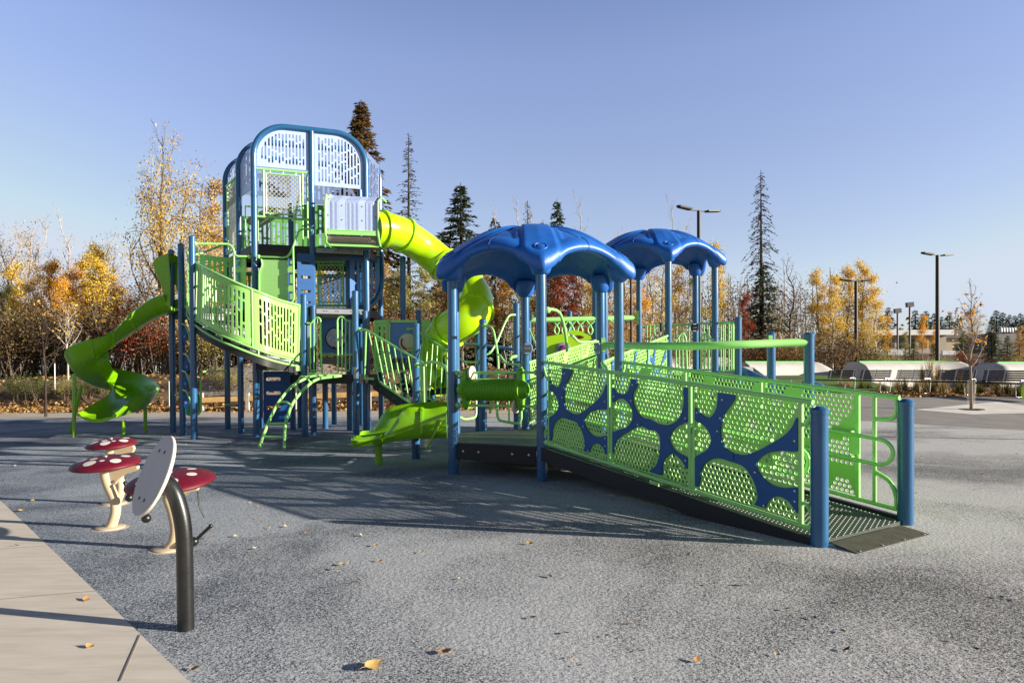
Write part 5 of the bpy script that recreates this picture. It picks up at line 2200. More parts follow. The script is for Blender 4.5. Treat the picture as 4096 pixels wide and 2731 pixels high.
# ------------------------------------------------------------------ drums shaped like toadstools, and the board on a pole
def toadstool(name, label, base_px, cap_c, cap_r, cap_tilt, stem_px, arm_px, spots, mallet, mallet_label):
    g0 = G(*base_px)
    Y = g0.y
    t = thing(name, label, 'play drum', (g0.x, Y, 0), 'toadstool drums by the path')
    mb = MB()
    mb.lathe([(.115, .0), (.115, .012), (.105, .018)], (g0.x, Y, 0), n=24)
    mb.lathe([(.145, .0), (.140, .006)], (g0.x, Y, 0), n=24)
    mb.build('base_plate', mat('base_plate_cream', (.52, .42, .30), .6, var=.1), t, 40)
    cc = P(cap_c[0], cap_c[1], Y)
    sp_ = spline([V((g0.x, Y, .01))] + PP(*[(a, b, Y) for a, b in stem_px]) + [cc + up * -.03], 6)
    mb = MB()
    n_ = len(sp_)
    mb.tube(sp_, [.042 - .004 * math.sin(PI * i / n_) + .006 * (i / n_) for i in range(n_)], 16)
    mb.build('stem', STEM, t, 60)
    mb = MB()
    pts = PP(*[(a, b, Y) for a, b in arm_px])
    mb.slab([p + V((0, -.02, 0)) for p in pts], (0, .04, 0))
    mb.build('mallet_arm', STEM, t, 40)
    ax = V((math.sin(cap_tilt[0]), -math.sin(cap_tilt[1]), 1)).normalized()
    mb = MB()
    prof = [(cap_r * math.cos(a) ** .85 if a < PI / 2 - .01 else .001, .075 * cap_r / .3 * math.sin(a) ** 1.1) for a in fr(0, PI / 2, 14)]
    mb.lathe([(cap_r * .97, -.012), (cap_r * 1.0, -.006)] + prof, cc, ax, 48)
    cap = mb.build('cap', MUSHR, t, 60)
    mb = MB()
    mb.lathe([(.02, 0), (.02, .008), (.008, .016)], cc + ax * (.075 * cap_r / .3), ax, 12)
    mb.build('cap_bolt', STEEL, cap, 40)
    x_ = V((1, 0, 0))
    x_ = (x_ - ax * x_.dot(ax)).normalized()
    y_ = ax.cross(x_)

    def surf(r, a):
        q = math.acos(min(1, (r / cap_r)) ** (1 / .85))
        return cc + (x_ * math.cos(a) + y_ * math.sin(a)) * r + ax * (.075 * cap_r / .3 * math.sin(q) ** 1.1 + .002)
    for a_, r_, s_ in spots:
        mb = MB()
        rows = []
        p0 = (r_ * cap_r * math.cos(R(a_)), r_ * cap_r * math.sin(R(a_)))
        for k in range(5):
            row = []
            for j in range(21):
                b = 2 * PI * j / 20
                qx, qy = p0[0] + s_ * k / 4 * math.cos(b), p0[1] + s_ * k / 4 * math.sin(b)
                row.append(surf(min(math.hypot(qx, qy), cap_r * .985), math.atan2(qy, qx)))
            rows.append(row)
        mb.grid(rows)
        mb.build('spot', SPOT, cap, 180)
    m = thing('drum_mallet', mallet_label, 'mallet', P(*mallet[0], Y), 'mallets tied to the drums')
    pts = PP(*[(a, b, Y - .05) for a, b in mallet])
    mb = MB()
    mb.tube(spline(pts[:-2], 5), .006, 6)
    mb.build('tether', HOSE, m, 60)
    mb = MB()
    mb.tube(pts[-2:], .013, 8)
    mb.ball(pts[-1], .034, 14)
    mb.ball(pts[-2], .017, 8)
    mb.build('mallet_head', BPOLE, m, 60)


SP = [(262, .66, .048), (292, .52, .020), (325, .68, .042), (15, .58, .036), (70, .5, .034), (110, .62, .040), (150, .55, .030), (205, .66, .045), (235, .34, .030)]
toadstool('toadstool_drum', 'red spotted toadstool drum with a cream stem standing second nearest the path edge', (441, 2112), (424, 1856), .266, (-.03, .10),
          [(452, 2085), (463, 2040), (458, 1995), (436, 1945), (423, 1900)],
          [(437, 1864), (552, 1862), (553, 1874), (540, 1884), (500, 1896), (480, 1912), (462, 1935), (448, 1936), (436, 1900)],
          SP, [(498, 1908), (502, 1918), (500, 1930), (517, 1990)], 'black ball mallet hanging under the cap between two toadstools')
toadstool('toadstool_drum', 'smallest and farthest red spotted toadstool drum, half hidden behind another', (457, 2016), (446, 1777), .228, (-.03, .10),
          [(475, 1990), (484, 1950), (478, 1910), (455, 1870), (442, 1820)],
          [(440, 1784), (534, 1781), (539, 1794), (532, 1808), (500, 1812), (480, 1818), (450, 1820)],
          [(a + 20, r, s * .95) for a, r, s in SP], [(509, 1812), (509, 1818), (508, 1822), (508, 1832)], 'black mallet tucked under the farthest toadstool cap')
toadstool('toadstool_drum', 'red spotted toadstool drum partly hidden by the grey round board', (676, 2197), (684, 1928), .308, (-.03, .12),
          [(697, 2160), (703, 2105), (690, 2040), (675, 1990), (690, 1950)],
          [(720, 1936), (795, 1950), (790, 1960), (762, 1966), (735, 1985), (715, 1990)],
          [(a - 25, r, s * 1.0) for a, r, s in SP], [(791, 1962), (797, 2020), (818, 2070), (842, 2103), (776, 2165)], 'black mallet with ball end dangling right of the pole')

pb = G(744, 2518)
Yp = pb.y
bt = thing('board_on_pole', 'round grey board mounted on a bent black steel pole in front', 'play board', (pb.x, Yp, 0))
mb = MB()
cpts = spline([V((pb.x, Yp, 0))] + PP((742, 2400, Yp), (740, 2280, Yp), (738, 2190, Yp), (733, 2110, Yp), (720, 2040, Yp), (697, 1972, Yp), (665, 1928, Yp), (630, 1902, Yp)), 7)
mb.tube(cpts, .0405, 22)
mb.build('pole', BPOLE, bt, 60)
nb_ = V((-.677, -.625, .381)).normalized()
dc = P(609, 1900, Yp - .02)
mb = MB()
mb.lathe([(.207, -.018), (.213, -.014), (.213, -.003), (.209, 0)], dc, nb_, 56)
bd = mb.build('board_edge', DISCE, bt, 30)
mb = MB()
mb.lathe([(.207, 0), (.206, .0015)], dc, nb_, 56)
fa = mb.build('board_face', DISC, bd, 30)
x_ = nb_.cross(V((0, 0, 1))).normalized()
y_ = nb_.cross(x_)
mb = MB()
for a, b in ((-.045, -.125), (.045, -.125), (-.045, .125), (.045, .125)):
    mb.box(dc + x_ * a + y_ * b + nb_ * .002, (.016, .016, .004), (x_, y_, nb_))
mb.build('square_holes', BLACK, bd, 0)
mb = MB()
mb.lathe([(.06, -.06), (.09, -.018)], dc, nb_, 20)
mb.build('board_mount', BPOLE, bt, 30)
# another toadstool-like mallet hangs from the board
m = thing('drum_mallet', 'black ball mallet hanging below the grey round board', 'mallet', P(584, 2040, Yp + .3), 'mallets tied to the drums')
pts = PP((575, 1990, Yp + .3), (583, 2040, Yp + .3), (585, 2072, Yp + .3))
mb = MB()
mb.tube(pts[:2], .006, 6)
mb.build('tether', HOSE, m, 60)
mb = MB()
mb.tube(pts[1:], .012, 8)
mb.ball(pts[2], .026, 14)
mb.build('mallet_head', BPOLE, m, 60)

# ------------------------------------------------------------------ benches at the right
ba, bb_ = GT(3268, 1562), GT(4090, 1597)
bdv = V((bb_.x - ba.x, bb_.y - ba.y, 0))
bL = bdv.length
bdv.normalize()
bnv = V((-bdv.y, bdv.x, 0))          # towards the back (away from the camera)
if bnv.y < 0:
    bnv = -bnv
print('bench line', ba, bb_, bL)
mod = bL / 5.0
brz = math.atan2(bdv.y, bdv.x)


def make_bench(label):
    t = thing('bench', label, 'bench', (0, 0, 0), 'slatted benches in a row')
    W = mod * .84
    mb = MB()
    for k in range(5):
        z = .52 + .068 * k
        mb.box((0, .30 + .022 * k, z), (W, .022, .052))
    mb.build('backrest', WOODB, t, 0)
    mb = MB()
    for k in range(4):
        mb.box((0, -.20 + .115 * k, .425), (mod * .995, .10, .045))
    mb.build('seat', WOODB, t, 0)
    for x in (-W * .40, -.0, W * .44):
        mb = MB()
        mb.tube([(x, .24, .42), (x, .29, .5), (x, .405, .84)], .016, 6)
        for k in range(5):
            mb.box((x, .285 + .022 * k, .52 + .068 * k), (.035, .012, .03))
        mb.build('back_support', STEEL, t, 50)
    for x in (mod * .44,):
        mb = MB()
        mb.tube(fillet([(x, -.24, .40), (x, -.24, .02), (x, .26, .02), (x, .30, .52), (x, -.02, .52), (x, -.05, .44)], .07), .015, 8)
        mb.build('leg', STEEL, t, 50)
    return t


names = ['dark slatted bench section nearest the blue posts', 'dark slatted bench section second from the blue posts', 'middle dark slatted bench section of the row', 'dark slatted bench section beside the feathery straw grass', 'dark slatted bench section behind the young tree']
b0 = make_bench(names[0])
for i in range(5):
    o = b0 if i == 0 else copy_tree(b0)
    c_ = ba + bdv * (mod * (i + .5)) - bdv * .1 + bnv * .25
    o.location = (c_.x, c_.y, H(c_.x, c_.y))
    o.rotation_euler.z = brz
    o['label'] = names[i]
o = copy_tree(b0)
c_ = bb_ + bdv * (mod * .45) + bnv * .25
o.location = (c_.x, c_.y, H(c_.x, c_.y))
o.rotation_euler.z = brz
o['label'] = 'dark slatted bench section cut by the right edge of the photo'
for i, px in enumerate((3985, 4130)):
    o = copy_tree(b0)
    p = P(px, 1500, ba.y + 5)
    o.location = (p.x, p.y, H(p.x, p.y) + .05)
    o.rotation_euler.z = brz * .5
    o['label'] = ['dark slatted bench of the rear row, behind the tree', 'dark slatted bench of the rear row at the frame edge'][i]

# steel rail by the lawn
p0, p1 = P(3105, 1540, 23.2), P(3222, 1540, 22.8)
t = thing('low_steel_rail', 'low galvanised steel rail in front of the lawn', 'rail', (p0.x, p0.y, H(p0.x, p0.y)))
mb = MB()
for z in (.36, .55):
    mb.tube([V((p0.x, p0.y, H(p0.x, p0.y) + z)), V((p1.x, p1.y, H(p1.x, p1.y) + z))], .02, 6)
mb.build('rails', STEEL, t, 50)
for k in range(3):
    q = p0.lerp(p1, k / 2)
    mb = MB()
    mb.tube([V((q.x, q.y, H(q.x, q.y))), V((q.x, q.y, H(q.x, q.y) + .56))], .022, 6)
    mb.build('rail_post', STEEL, t, 50)

# ------------------------------------------------------------------ skate park banks


def berm(label, px0, px1, Y, pytop, taper0, taper1, coping=True):
    x0, x1 = P(px0, 1470, Y).x, P(px1, 1470, Y).x
    zt = P((px0 + px1) / 2, pytop, Y).z
    t = thing('skate_bank', label, 'skate bank', ((x0 + x1) / 2, Y, 0), 'concrete banks of the skate park')
    rows = []
    tops = []
    N = 40
    for i in range(N + 1):
        u = i / N
        x = x0 + (x1 - x0) * u
        yo = 2.6 * (u - .5) - 9 * max(0, u - .62) ** 2
        k = min(ss(u / taper0) if taper0 else 1, ss((1 - u) / taper1) if taper1 else 1)
        g_ = H(x, Y)
        h_ = g_ + (zt - g_) * (.25 + .75 * k)
        row = []
        for j in range(9):
            v = j / 8
            row.append((x, Y + yo + 1.5 * (1 - math.sqrt(max(0, 1 - v ** 2))) * .8 - .6, g_ - .05 + (h_ - g_ + .05) * v))
        row.append((x, Y + yo + 1.6, h_))
        row.append((x, Y + yo + 3.2, g_ - .05))
        rows.append(row)
        tops.append(V(row[8]))
    mb = MB()
    mb.grid(rows, flip=True)
    mb.build('bank', CONC, t, 50)
    if coping:
        a, b = int(N * taper0) + 1, int(N * (1 - taper1)) - 1
        mb = MB()
        mb.tube([p + up * .01 for p in tops[a:b + 1]], .035, 6)
        mb.build('coping', COPING, t, 50)


berm('grey concrete skate bank with green edge behind the blue posts', 2940, 3425, 33, 1447, .04, .25)
berm('long grey concrete skate bank with green edge behind the benches', 3395, 3950, 32, 1446, .02, .10)
berm('grey concrete skate bank running out of frame at the right', 3890, 4500, 31.4, 1449, .10, .02)
berm('low concrete skate bank far behind the playground decks', 2600, 3010, 38, 1428, .1, .2, False)
p = P(3030, 1500, 25)
t = MB()
t.slab([P(2960, 1466, 26), P(3012, 1468, 26), P(3098, 1530, 24), P(3098, 1560, 24), P(2960, 1560, 26)], (0, 3, 0))
tag(t.build('concrete_ledge', CONC, None, 0), 'sloping grey concrete ledge behind the blue slide', 'ledge')

# ------------------------------------------------------------------ lamp posts


def lamp(px, pytop, Y, r, label, arms=1.0, heads=True, rz=0):
    p = P(px, pytop, Y)
    z0 = H(p.x, Y)
    t = thing('lamp_post', label, 'street lamp', (p.x, Y, z0), 'tall black lamp posts')
    mb = MB()
    mb.tube([(p.x, Y, z0 - .1), (p.x, Y, p.z)], [r * 1.15, r], 10)
    mb.build('pole', LAMPB, t, 50)
    if heads:
        d_ = V((math.cos(rz), math.sin(rz), 0))
        n_ = V((-d_.y, d_.x, 0))
        mb = MB()
        mb.bar(p - d_ * (.5 * arms), p + d_ * (.5 * arms), .06, .05)
        mb.build('cross_arm', LAMPB, t, 0)
        for s_ in (-1, 1):
            c_ = p + d_ * (s_ * .75 * arms) + up * (.06 if s_ < 0 else .05)
            x_ = (d_ * s_ + up * .10).normalized()
            z_ = n_.cross(x_)
            mb = MB()
            mb.slab([c_ - x_ * .32 - n_ * .16 - z_ * .03, c_ + x_ * .30 - n_ * .14 - z_ * .02, c_ + x_ * .40 - n_ * .05 - z_ * .02, c_ + x_ * .40 + n_ * .05 - z_ * .02, c_ + x_ * .30 + n_ * .14 - z_ * .02, c_ - x_ * .32 + n_ * .16 - z_ * .03], z_ * .075)
            mb.build('lamp_head', LAMPB, t, 0)


lamp(2795, 843, 30, .085, 'tall black double headed lamp post rising behind the far domed roof', 1.0, True, .35)
lamp(3750, 1021, 38, .10, 'black double headed lamp post behind the benches', .9, True, .2)
lamp(3424, 1125, 43, .10, 'black double headed lamp post in front of the golden trees', .9, True, 0)
lamp(2524, 1040, 32, .06, 'thin dark pole between the two domed roofs', 1, False)
for px, py, Y, lb in ((3639, 1226, 90, 'taller grey floodlight pole above the flat white building'), (3590, 1250, 95, 'shorter grey floodlight pole above the flat white building')):
    p = P(px, py, Y)
    t = thing('floodlight_pole', lb, 'floodlight', (p.x, Y, H(p.x, Y)))
    mb = MB()
    mb.tube([(p.x, Y, H(p.x, Y)), (p.x, Y, p.z)], .13, 8)
    mb.build('pole', mat('grey_pole_paint', (.12, .11, .10), .5), t, 50)
    mb = MB()
    mb.box(p + up * .25, (.9, .5, .65), (V((1, 0, .1)).normalized(), V((0, 1, 0)), V((-.1, 0, 1)).normalized()))
    mb.build('flood_head', mat('grey_pole_paint', (.12, .11, .10), .5), t, 0)

# ------------------------------------------------------------------ far buildings
WALLB = mat('beige_far_wall', (.42, .36, .27), .8, var=.1, vscale=.5)
WALLG = mat('grey_far_wall', (.24, .23, .22), .8, var=.1, vscale=.5)
ROOFW = mat('white_flat_roof', (.78, .77, .74), .6)
ROOFG = mat('grey_shingle_roof', (.16, .15, .145), .85, var=.1)
PANE = mat('dark_window_glass', (.02, .025, .03), .15, .6)


def pbox(px0, px1, py0, py1, Y, depth):
    a, b = P(px0, py1, Y), P(px1, py0, Y)
    return (a.x + b.x) / 2, Y + depth / 2, (a.z + b.z) / 2, b.x - a.x, depth, b.z - a.z


a, b = P(3470, 1470, 110), P(3785, 1340, 110)
t = thing('flat_roofed_building', 'long low building with a white flat roof beyond the trees at right', 'building', ((a.x + b.x) / 2, 110, H(a.x, 110)))
x, y, z, sx, sy, sz = pbox(3470, 3785, 1336, 1470, 110, 14)
MB_ = MB().box((x, y, z), (sx, sy, sz))
MB_.build('wall', WALLB, t, 0)
MB().box((x, y - .3, b.z + .42), (sx + 1.2, sy + 1.5, .85)).build('roof', ROOFW, t, 0)
for px in (3500, 3530, 3560, 3600, 3640, 3690, 3730):
    wx, wy, wz, wsx, _, wsz = pbox(px, px + 18, 1352, 1392, 109.9, .2)
    wm = MB().box((wx, 109.95, wz), (wsx, .14, wsz)).build('window', PANE, t, 0)
a, b = P(3775, 1470, 118), P(3856, 1352, 118)
t = thing('bungalow', 'small beige bungalow with a grey gabled roof at right', 'house', ((a.x + b.x) / 2, 118, H(a.x, 118)))
x, y, z, sx, sy, sz = pbox(3775, 3856, 1352, 1470, 118, 10)
MB().box((x, y, z), (sx, sy, sz)).build('wall', WALLB, t, 0)
mb = MB()
l, r_ = V((a.x - .5, 117.4, b.z)), V((b.x + 2.2, 117.4, b.z))
mb.slab([l, V(((a.x * .6 + b.x * .4), 117.4, b.z + 1.9)), r_], (0, 11, 0))
mb.build('roof', ROOFG, t, 0)
MB().box((x + 1, 117.95, z + sz * .2), (1.2, .2, 1.2)).build('window', PANE, t, 0)
for i, (px0, px1, py0, py1, Y, lb) in enumerate(((3490, 3632, 1398, 1424, 84, 'white rink boards in front of the flat white building'), (3770, 3822, 1402, 1424, 84, 'short run of white rink boards right of the lamp post'))):
    x, y, z, sx, sy, sz = pbox(px0, px1, py0, py1, Y, .3)
    t = MB()
    n_ = max(2, int(sx / 2.4))
    for k in range(n_):
        t.box((x - sx / 2 + sx * (k + .5) / n_, y, z), (sx / n_ - .04, sy, sz))
    t.box((x, y - .02, z - sz / 2 + .12), (sx, sy + .06, .24))
    t.box((x, y, z - sz / 2 - .8), (sx, sy - .1, 1.6))
    tag(t.build('rink_board', mat('rink_white', (.62, .62, .64), .5, var=.05), None, 0), lb, 'rink boards', 'rink boards beyond the skate park')
p = P(4030, 1330, 150)
t = thing('industrial_building', 'distant pale industrial roof with a row of white domed vents', 'building', (p.x, 150, H(p.x, 150)))
x, y, z, sx, sy, sz = pbox(3985, 4130, 1330, 1480, 150, 14)
MB().box((x, y, z), (sx, sy, sz)).build('wall', WALLG, t, 0)
for k in range(6):
    q = P(4003 + 11 * k, 1328, 150)
    MB().lathe([(.32, 0), (.32, .7), (.2, 1.0), (.01, 1.1)], q, n=8).build('roof_vent', ROOFW, t, 50)

# ------------------------------------------------------------------ low timber rail at the edge of the mulch
pa, pb_ = P(795, 1600, 21.9), P(1800, 1563, 22.6)
t = thing('low_timber_rail', 'low yellow timber rail along the mulch behind the tower', 'fence', (pa.x, pa.y, H(pa.x, pa.y)))
n_ = 4
for k in range(n_):
    a, b = pa.lerp(pb_, k / n_), pa.lerp(pb_, (k + 1) / n_)
    mb = MB()
    mb.bar(a + V((.01, 0, 0)), b - V((.01, 0, 0)), .05, .17)
    mb.build('beam', BEAM, t, 0)
for px in (812, 995, 1182, 1480, 1790):
    q = P(px, 1585, 22.15)
    mb = MB()
    mb.box((q.x, 22.05, (q.z + .12) / 2), (.11, .11, q.z + .12))
    mb.build('rail_post', GREYW, t, 0)
q = G(1338, 1628)
mb = MB()
mb.lathe([(.36, 0), (.36, .03), (.12, .20), (.12, .26)], q, n=4)
tag(mb.build('pole_base', BLACK, None, 0), 'dark sloped pole base on the beige path behind the tower', 'base')
for px, Y, lb in ((676, 23.6, 'thin white marker stake right of the spiral slide'), (219, 25, 'short white marker stake between the saplings')):
    q = P(px, 1500, Y)
    mb = MB()
    mb.tube([(q.x, Y, H(q.x, Y)), (q.x, Y, H(q.x, Y) + 1.0)], .02, 6)
    tag(mb.build('marker_stake', WHITE, None, 50), lb, 'stake')
# lime hoop at the right frame edge
q = P(4137, 1570, 12)
t = thing('hoop_spinner', 'lime green hoop cut by the right edge of the photo', 'play equipment', (q.x, 12, H(q.x, 12)))
mb = MB()
mb.tube([q + V((.20 * math.cos(a), 0, .25 * math.sin(a) + .02)) for a in fr(0, 2 * PI, 20)[:-1]], .035, 8, closed=True)
mb.tube([V((q.x, 12, H(q.x, 12))), q + up * -.22], .04, 8)
mb.build('hoop', TUBES, t, 50)
# ------------------------------------------------------------------ vegetation
def leaf_quads(mb, pts, size, rnd, flat=.0, asp=.55):
    for p in pts:
        s = size * rnd.uniform(.6, 1.3)
        u = V((rnd.gauss(0, 1), rnd.gauss(0, 1), rnd.gauss(0, 1) * (1 - flat))).normalized()
        w_ = u.cross(V((rnd.gauss(0, 1), rnd.gauss(0, 1), rnd.gauss(0, 1)))).normalized()
        a, b = u * s * .5, w_ * s * .5 * asp
        i = len(mb.v)
        mb.v += [tuple(p - a), tuple(p + b), tuple(p + a), tuple(p - b)]
        mb.f.append((i, i + 1, i + 2, i + 3))


def gen_tree(seed, Ht=10, r0=.16, base=.3, spread=2.2, nprim=16, nleaf=2600, lsize=.17, up_=.75, clump=.32, wander=.25, sec=5, top=1.0, bare_top=0):
    rnd = random.Random(seed)
    tb, lb = MB(), MB()
    pts = [V((0, 0, -.3))]
    n = 8
    for i in range(1, n + 1):
        t = i / n
        pts.append(V((wander * rnd.gauss(0, 1) * t, wander * rnd.gauss(0, 1) * t, Ht * t)))
    sp = spline(pts, 3)
    tb.tube(sp, [r0 * (1 - .93 * (i / (len(sp) - 1))) for i in range(len(sp))], 7, cap=False)
    tips = []
    for k in range(nprim):
        t = base + (1 - base) * ((k + rnd.random()) / nprim)
        i = min(int(t * (len(sp) - 1)), len(sp) - 2)
        o = sp[i]
        a = k * 2.4 + rnd.uniform(-.5, .5)
        prof = (1 - ((t - base) / (1 - base))) ** .75 * .85 + .18
        L = spread * prof * rnd.uniform(.7, 1.25)
        el = up_ * rnd.uniform(.7, 1.3)
        d = V((math.cos(a) * math.cos(el), math.sin(a) * math.cos(el), math.sin(el)))
        b = [o]
        m = 5
        for j in range(1, m + 1):
            d = (d + V((rnd.gauss(0, .12), rnd.gauss(0, .12), .10))).normalized()
            b.append(b[-1] + d * (L / m))
        rb = r0 * (1 - .9 * t) * .5 + .008
        tb.tube(b, [rb * (1 - .85 * j / m) for j in range(m + 1)], 4, cap=False)
        for q in range(sec):
            j = rnd.randint(1, m)
            o2 = b[j]
            dd = (d + V((rnd.gauss(0, .7), rnd.gauss(0, .7), rnd.gauss(.15, .5)))).normalized()
            l2 = L * rnd.uniform(.25, .5)
            c = [o2, o2 + dd * l2 * .5 + V((0, 0, .03)), o2 + (dd + V((rnd.gauss(0, .2), rnd.gauss(0, .2), .25))).normalized() * l2]
            tb.tube(c, [rb * .35, rb * .22, .004], 3, cap=False)
            tips += [(c[1], t), (c[2], t), (c[2], t)]
            for z in range(2):
                e = c[1].lerp(c[2], rnd.random())
                f_ = e + V((rnd.gauss(0, 1), rnd.gauss(0, 1), rnd.gauss(.4, .6))).normalized() * l2 * .45
                tb.tube([e, f_], [rb * .16 + .002, .003], 3, cap=False)
                tips.append((f_, t))
        tips.append((b[-1], t))
    if nleaf:
        sel = [p for p, t in tips if t < 1 - bare_top * rnd.random()]
        w_ = [rnd.random() ** 6 for _ in sel]
        P_ = []
        for p in rnd.choices(sel, w_, k=nleaf):
            P_.append(p + V((rnd.gauss(0, clump), rnd.gauss(0, clump), rnd.gauss(0, clump * .8))))
        leaf_quads(lb, P_, lsize, rnd)
    return tb, lb


def gen_spruce(seed, Ht=15, Rm=1.7, r0=.2, dens=1.0, droop=.35, ns=.34, base=.05, gap=0, thin=0, npb=12):
    rnd = random.Random(seed)
    tb, lb = MB(), MB()
    tb.tube([(0, 0, -.3), (.05, .02, Ht * .5), (0, 0, Ht)], [r0, r0 * .55, .015], 7, cap=False)
    z = Ht * base
    while z < Ht * .985:
        t = z / Ht
        Rz = Rm * (1 - t) ** .8 * (1 if t > .15 else .85) + .06
        nb = max(3, int(6 * dens))
        for k in range(nb):
            if rnd.random() < gap:
                continue
            a = rnd.uniform(0, 2 * PI)
            L = Rz * rnd.uniform(.55, 1.15)
            o = V((0, 0, z + rnd.uniform(-.15, .15)))
            d = V((math.cos(a), math.sin(a), 0))
            dr = droop * rnd.uniform(.6, 1.4)
            b = [o + d * (L * s) + V((0, 0, .12 * L * math.sin(s * PI) - dr * L * s * s + (.22 * L * s ** 3))) for s in (0, .3, .6, .85, 1)]
            tb.tube(b, [.022 * (1 - t) + .010, .016, .011, .007, .004], 3, cap=False)
            nq = max(2, int(npb * (L / 1.2 + .25) * (1 - thin)))
            for q in range(nq):
                s = rnd.uniform(.12, 1.02)
                i = min(int(s * 4), 3)
                p = b[i].lerp(b[i + 1], min(1, s * 4 - i))
                sd = V((-d.y, d.x, 0)) * rnd.choice((-1, 1))
                dd = (d * .7 + sd * rnd.uniform(.2, 1) + V((0, 0, -.35 + rnd.gauss(0, .25)))).normalized()
                l_ = ns * rnd.uniform(.6, 1.2) * (.6 + .4 * (1 - t))
                w_ = dd.cross(V((rnd.gauss(0, .5), rnd.gauss(0, .5), 1))).normalized() * l_ * .17
                i0 = len(lb.v)
                lb.v += [tuple(p), tuple(p + dd * l_ * .5 + w_), tuple(p + dd * l_), tuple(p + dd * l_ * .5 - w_)]
                lb.f.append((i0, i0 + 1, i0 + 2, i0 + 3))
        z += .30 * (1.15 - .6 * t) / dens ** .4
    return tb, lb


def gen_shrub(seed, Ht=1.6, spread=1.0, stems=16, nleaf=2200, lsize=.062):
    rnd = random.Random(seed)
    tb, lb = MB(), MB()
    tips = []
    for k in range(stems):
        a = rnd.uniform(0, 2 * PI)
        L = Ht * rnd.uniform(.55, 1.05)
        sp_ = spread * rnd.uniform(.2, 1)
        o = V((rnd.gauss(0, .2), rnd.gauss(0, .2), -.15))
        e = V((math.cos(a) * sp_, math.sin(a) * sp_, L))
        m = o.lerp(e, .5) + V((rnd.gauss(0, .1), rnd.gauss(0, .1), .15))
        tb.tube([o, m, e], [.018, .012, .004], 3, cap=False)
        for q in range(5):
            s = m.lerp(e, rnd.random())
            f_ = s + V((rnd.gauss(0, .25), rnd.gauss(0, .25), rnd.gauss(.15, .2)))
            tb.tube([s, f_], [.006, .003], 3, cap=False)
            tips += [f_, s]
        tips.append(e)
    if nleaf:
        leaf_quads(lb, [rnd.choice(tips) + V((rnd.gauss(0, .14), rnd.gauss(0, .14), rnd.gauss(0, .12))) for _ in range(nleaf)], lsize, rnd)
    return tb, lb


def mesh_of(mb, name, m):
    o = mb.build(name, m, None, 180)
    me = o.data
    bpy.data.objects.remove(o)
    return me


PROTO = {}


def proto(key, gen, bark, **kw):
    tb, lb = gen(**kw)
    PROTO[key] = (mesh_of(tb, 'trunk', bark), mesh_of(lb, 'crown', L_GOLD) if lb.f else None)


proto('full', gen_tree, BARKG, seed=1, nleaf=6500, spread=2.3, base=.2, nprim=22, lsize=.135, clump=.24)
proto('full2', gen_tree, BARKG, seed=2, nleaf=6200, spread=2.0, base=.16, nprim=22, lsize=.13, up_=.9, clump=.22)
proto('aspen', gen_tree, BARKW, seed=3, nleaf=4200, spread=1.5, base=.3, nprim=20, lsize=.125, up_=.85, r0=.12, clump=.22)
proto('sparse', gen_tree, BARKW, seed=4, nleaf=1700, spread=1.7, base=.28, nprim=20, lsize=.115, up_=.9, r0=.12, bare_top=.5)
proto('sparse2', gen_tree, BARKG, seed=5, nleaf=2000, spread=1.9, base=.2, nprim=22, lsize=.12, up_=.8, r0=.13, bare_top=.4)
proto('bare', gen_tree, BARKW, seed=6, nleaf=0, spread=1.7, base=.35, nprim=18, up_=.95, r0=.12, sec=6)
proto('bare2', gen_tree, BARKG, seed=8, nleaf=60, spread=2.1, base=.3, nprim=18, up_=.8, r0=.14, sec=7, lsize=.15)
proto('big', gen_tree, BARKG, seed=23, nleaf=5200, spread=3.3, base=.16, nprim=24, lsize=.125, up_=.75, r0=.24, clump=.34, sec=7, bare_top=.55, wander=.35)
proto('spruce', gen_spruce, BARKD, seed=11, Ht=15, Rm=3.0, dens=1.2, npb=22, ns=.42)
proto('spruce_brown', gen_spruce, BARKD, seed=12, Ht=18, Rm=3.7, dens=1.5, droop=.25, npb=26, ns=.5, gap=.06)
proto('spruce_thin', gen_spruce, BARKD, seed=13, Ht=16, Rm=2.0, dens=.9, droop=.15, ns=.30, gap=.08, thin=.30, base=.25)
proto('spruce_dead', gen_spruce, BARKD, seed=14, Ht=15, Rm=2.3, dens=1.0, droop=.75, ns=.34, gap=.22, thin=.1)
proto('spruce_small', gen_spruce, BARKD, seed=15, Ht=8, Rm=2.0, dens=1.1, ns=.5, npb=12)
proto('shrub', gen_shrub, TWIG, seed=31)
proto('shrub2', gen_shrub, TWIG, seed=32, nleaf=1300, stems=24, Ht=1.9)
proto('shrub_bare', gen_shrub, TWIG, seed=33, nleaf=420, stems=30, Ht=2.0, spread=1.3)
HREF = dict(full=10, full2=10, aspen=10, sparse=10, sparse2=10, bare=10, bare2=10, big=10, spruce=15, spruce_brown=18, spruce_thin=16, spruce_dead=15, spruce_small=8, shrub=1.7, shrub2=2.0, shrub_bare=2.1)
ALLT = []
trnd = random.Random(99)


def plant(key, x, y, z, ht, leafmat, name, label, cat, group, wide=1.0, crown='crown', trunk='trunk'):
    s = ht / HREF[key]
    t = thing(name, label, cat, (x, y, z), group, trnd.uniform(0, 2 * PI))
    t.scale = (s * wide, s * wide, s)
    tm, cm = PROTO[key]
    o = bpy.data.objects.new(trunk, tm)
    C.objects.link(o)
    o.parent = t
    if cm is not None and leafmat is not None:
        o2 = bpy.data.objects.new(crown, cm)
        C.objects.link(o2)
        o2.parent = t
        o2.material_slots[0].link = 'OBJECT'
        o2.material_slots[0].material = leafmat
    return t


def forest(px, pytop, Y, key, lm, wide=1.0, z0=None):
    p = P(px, pytop, Y)
    z = H(p.x, Y) if z0 is None else z0
    ALLT.append((px, p, z, Y, key, lm, wide))


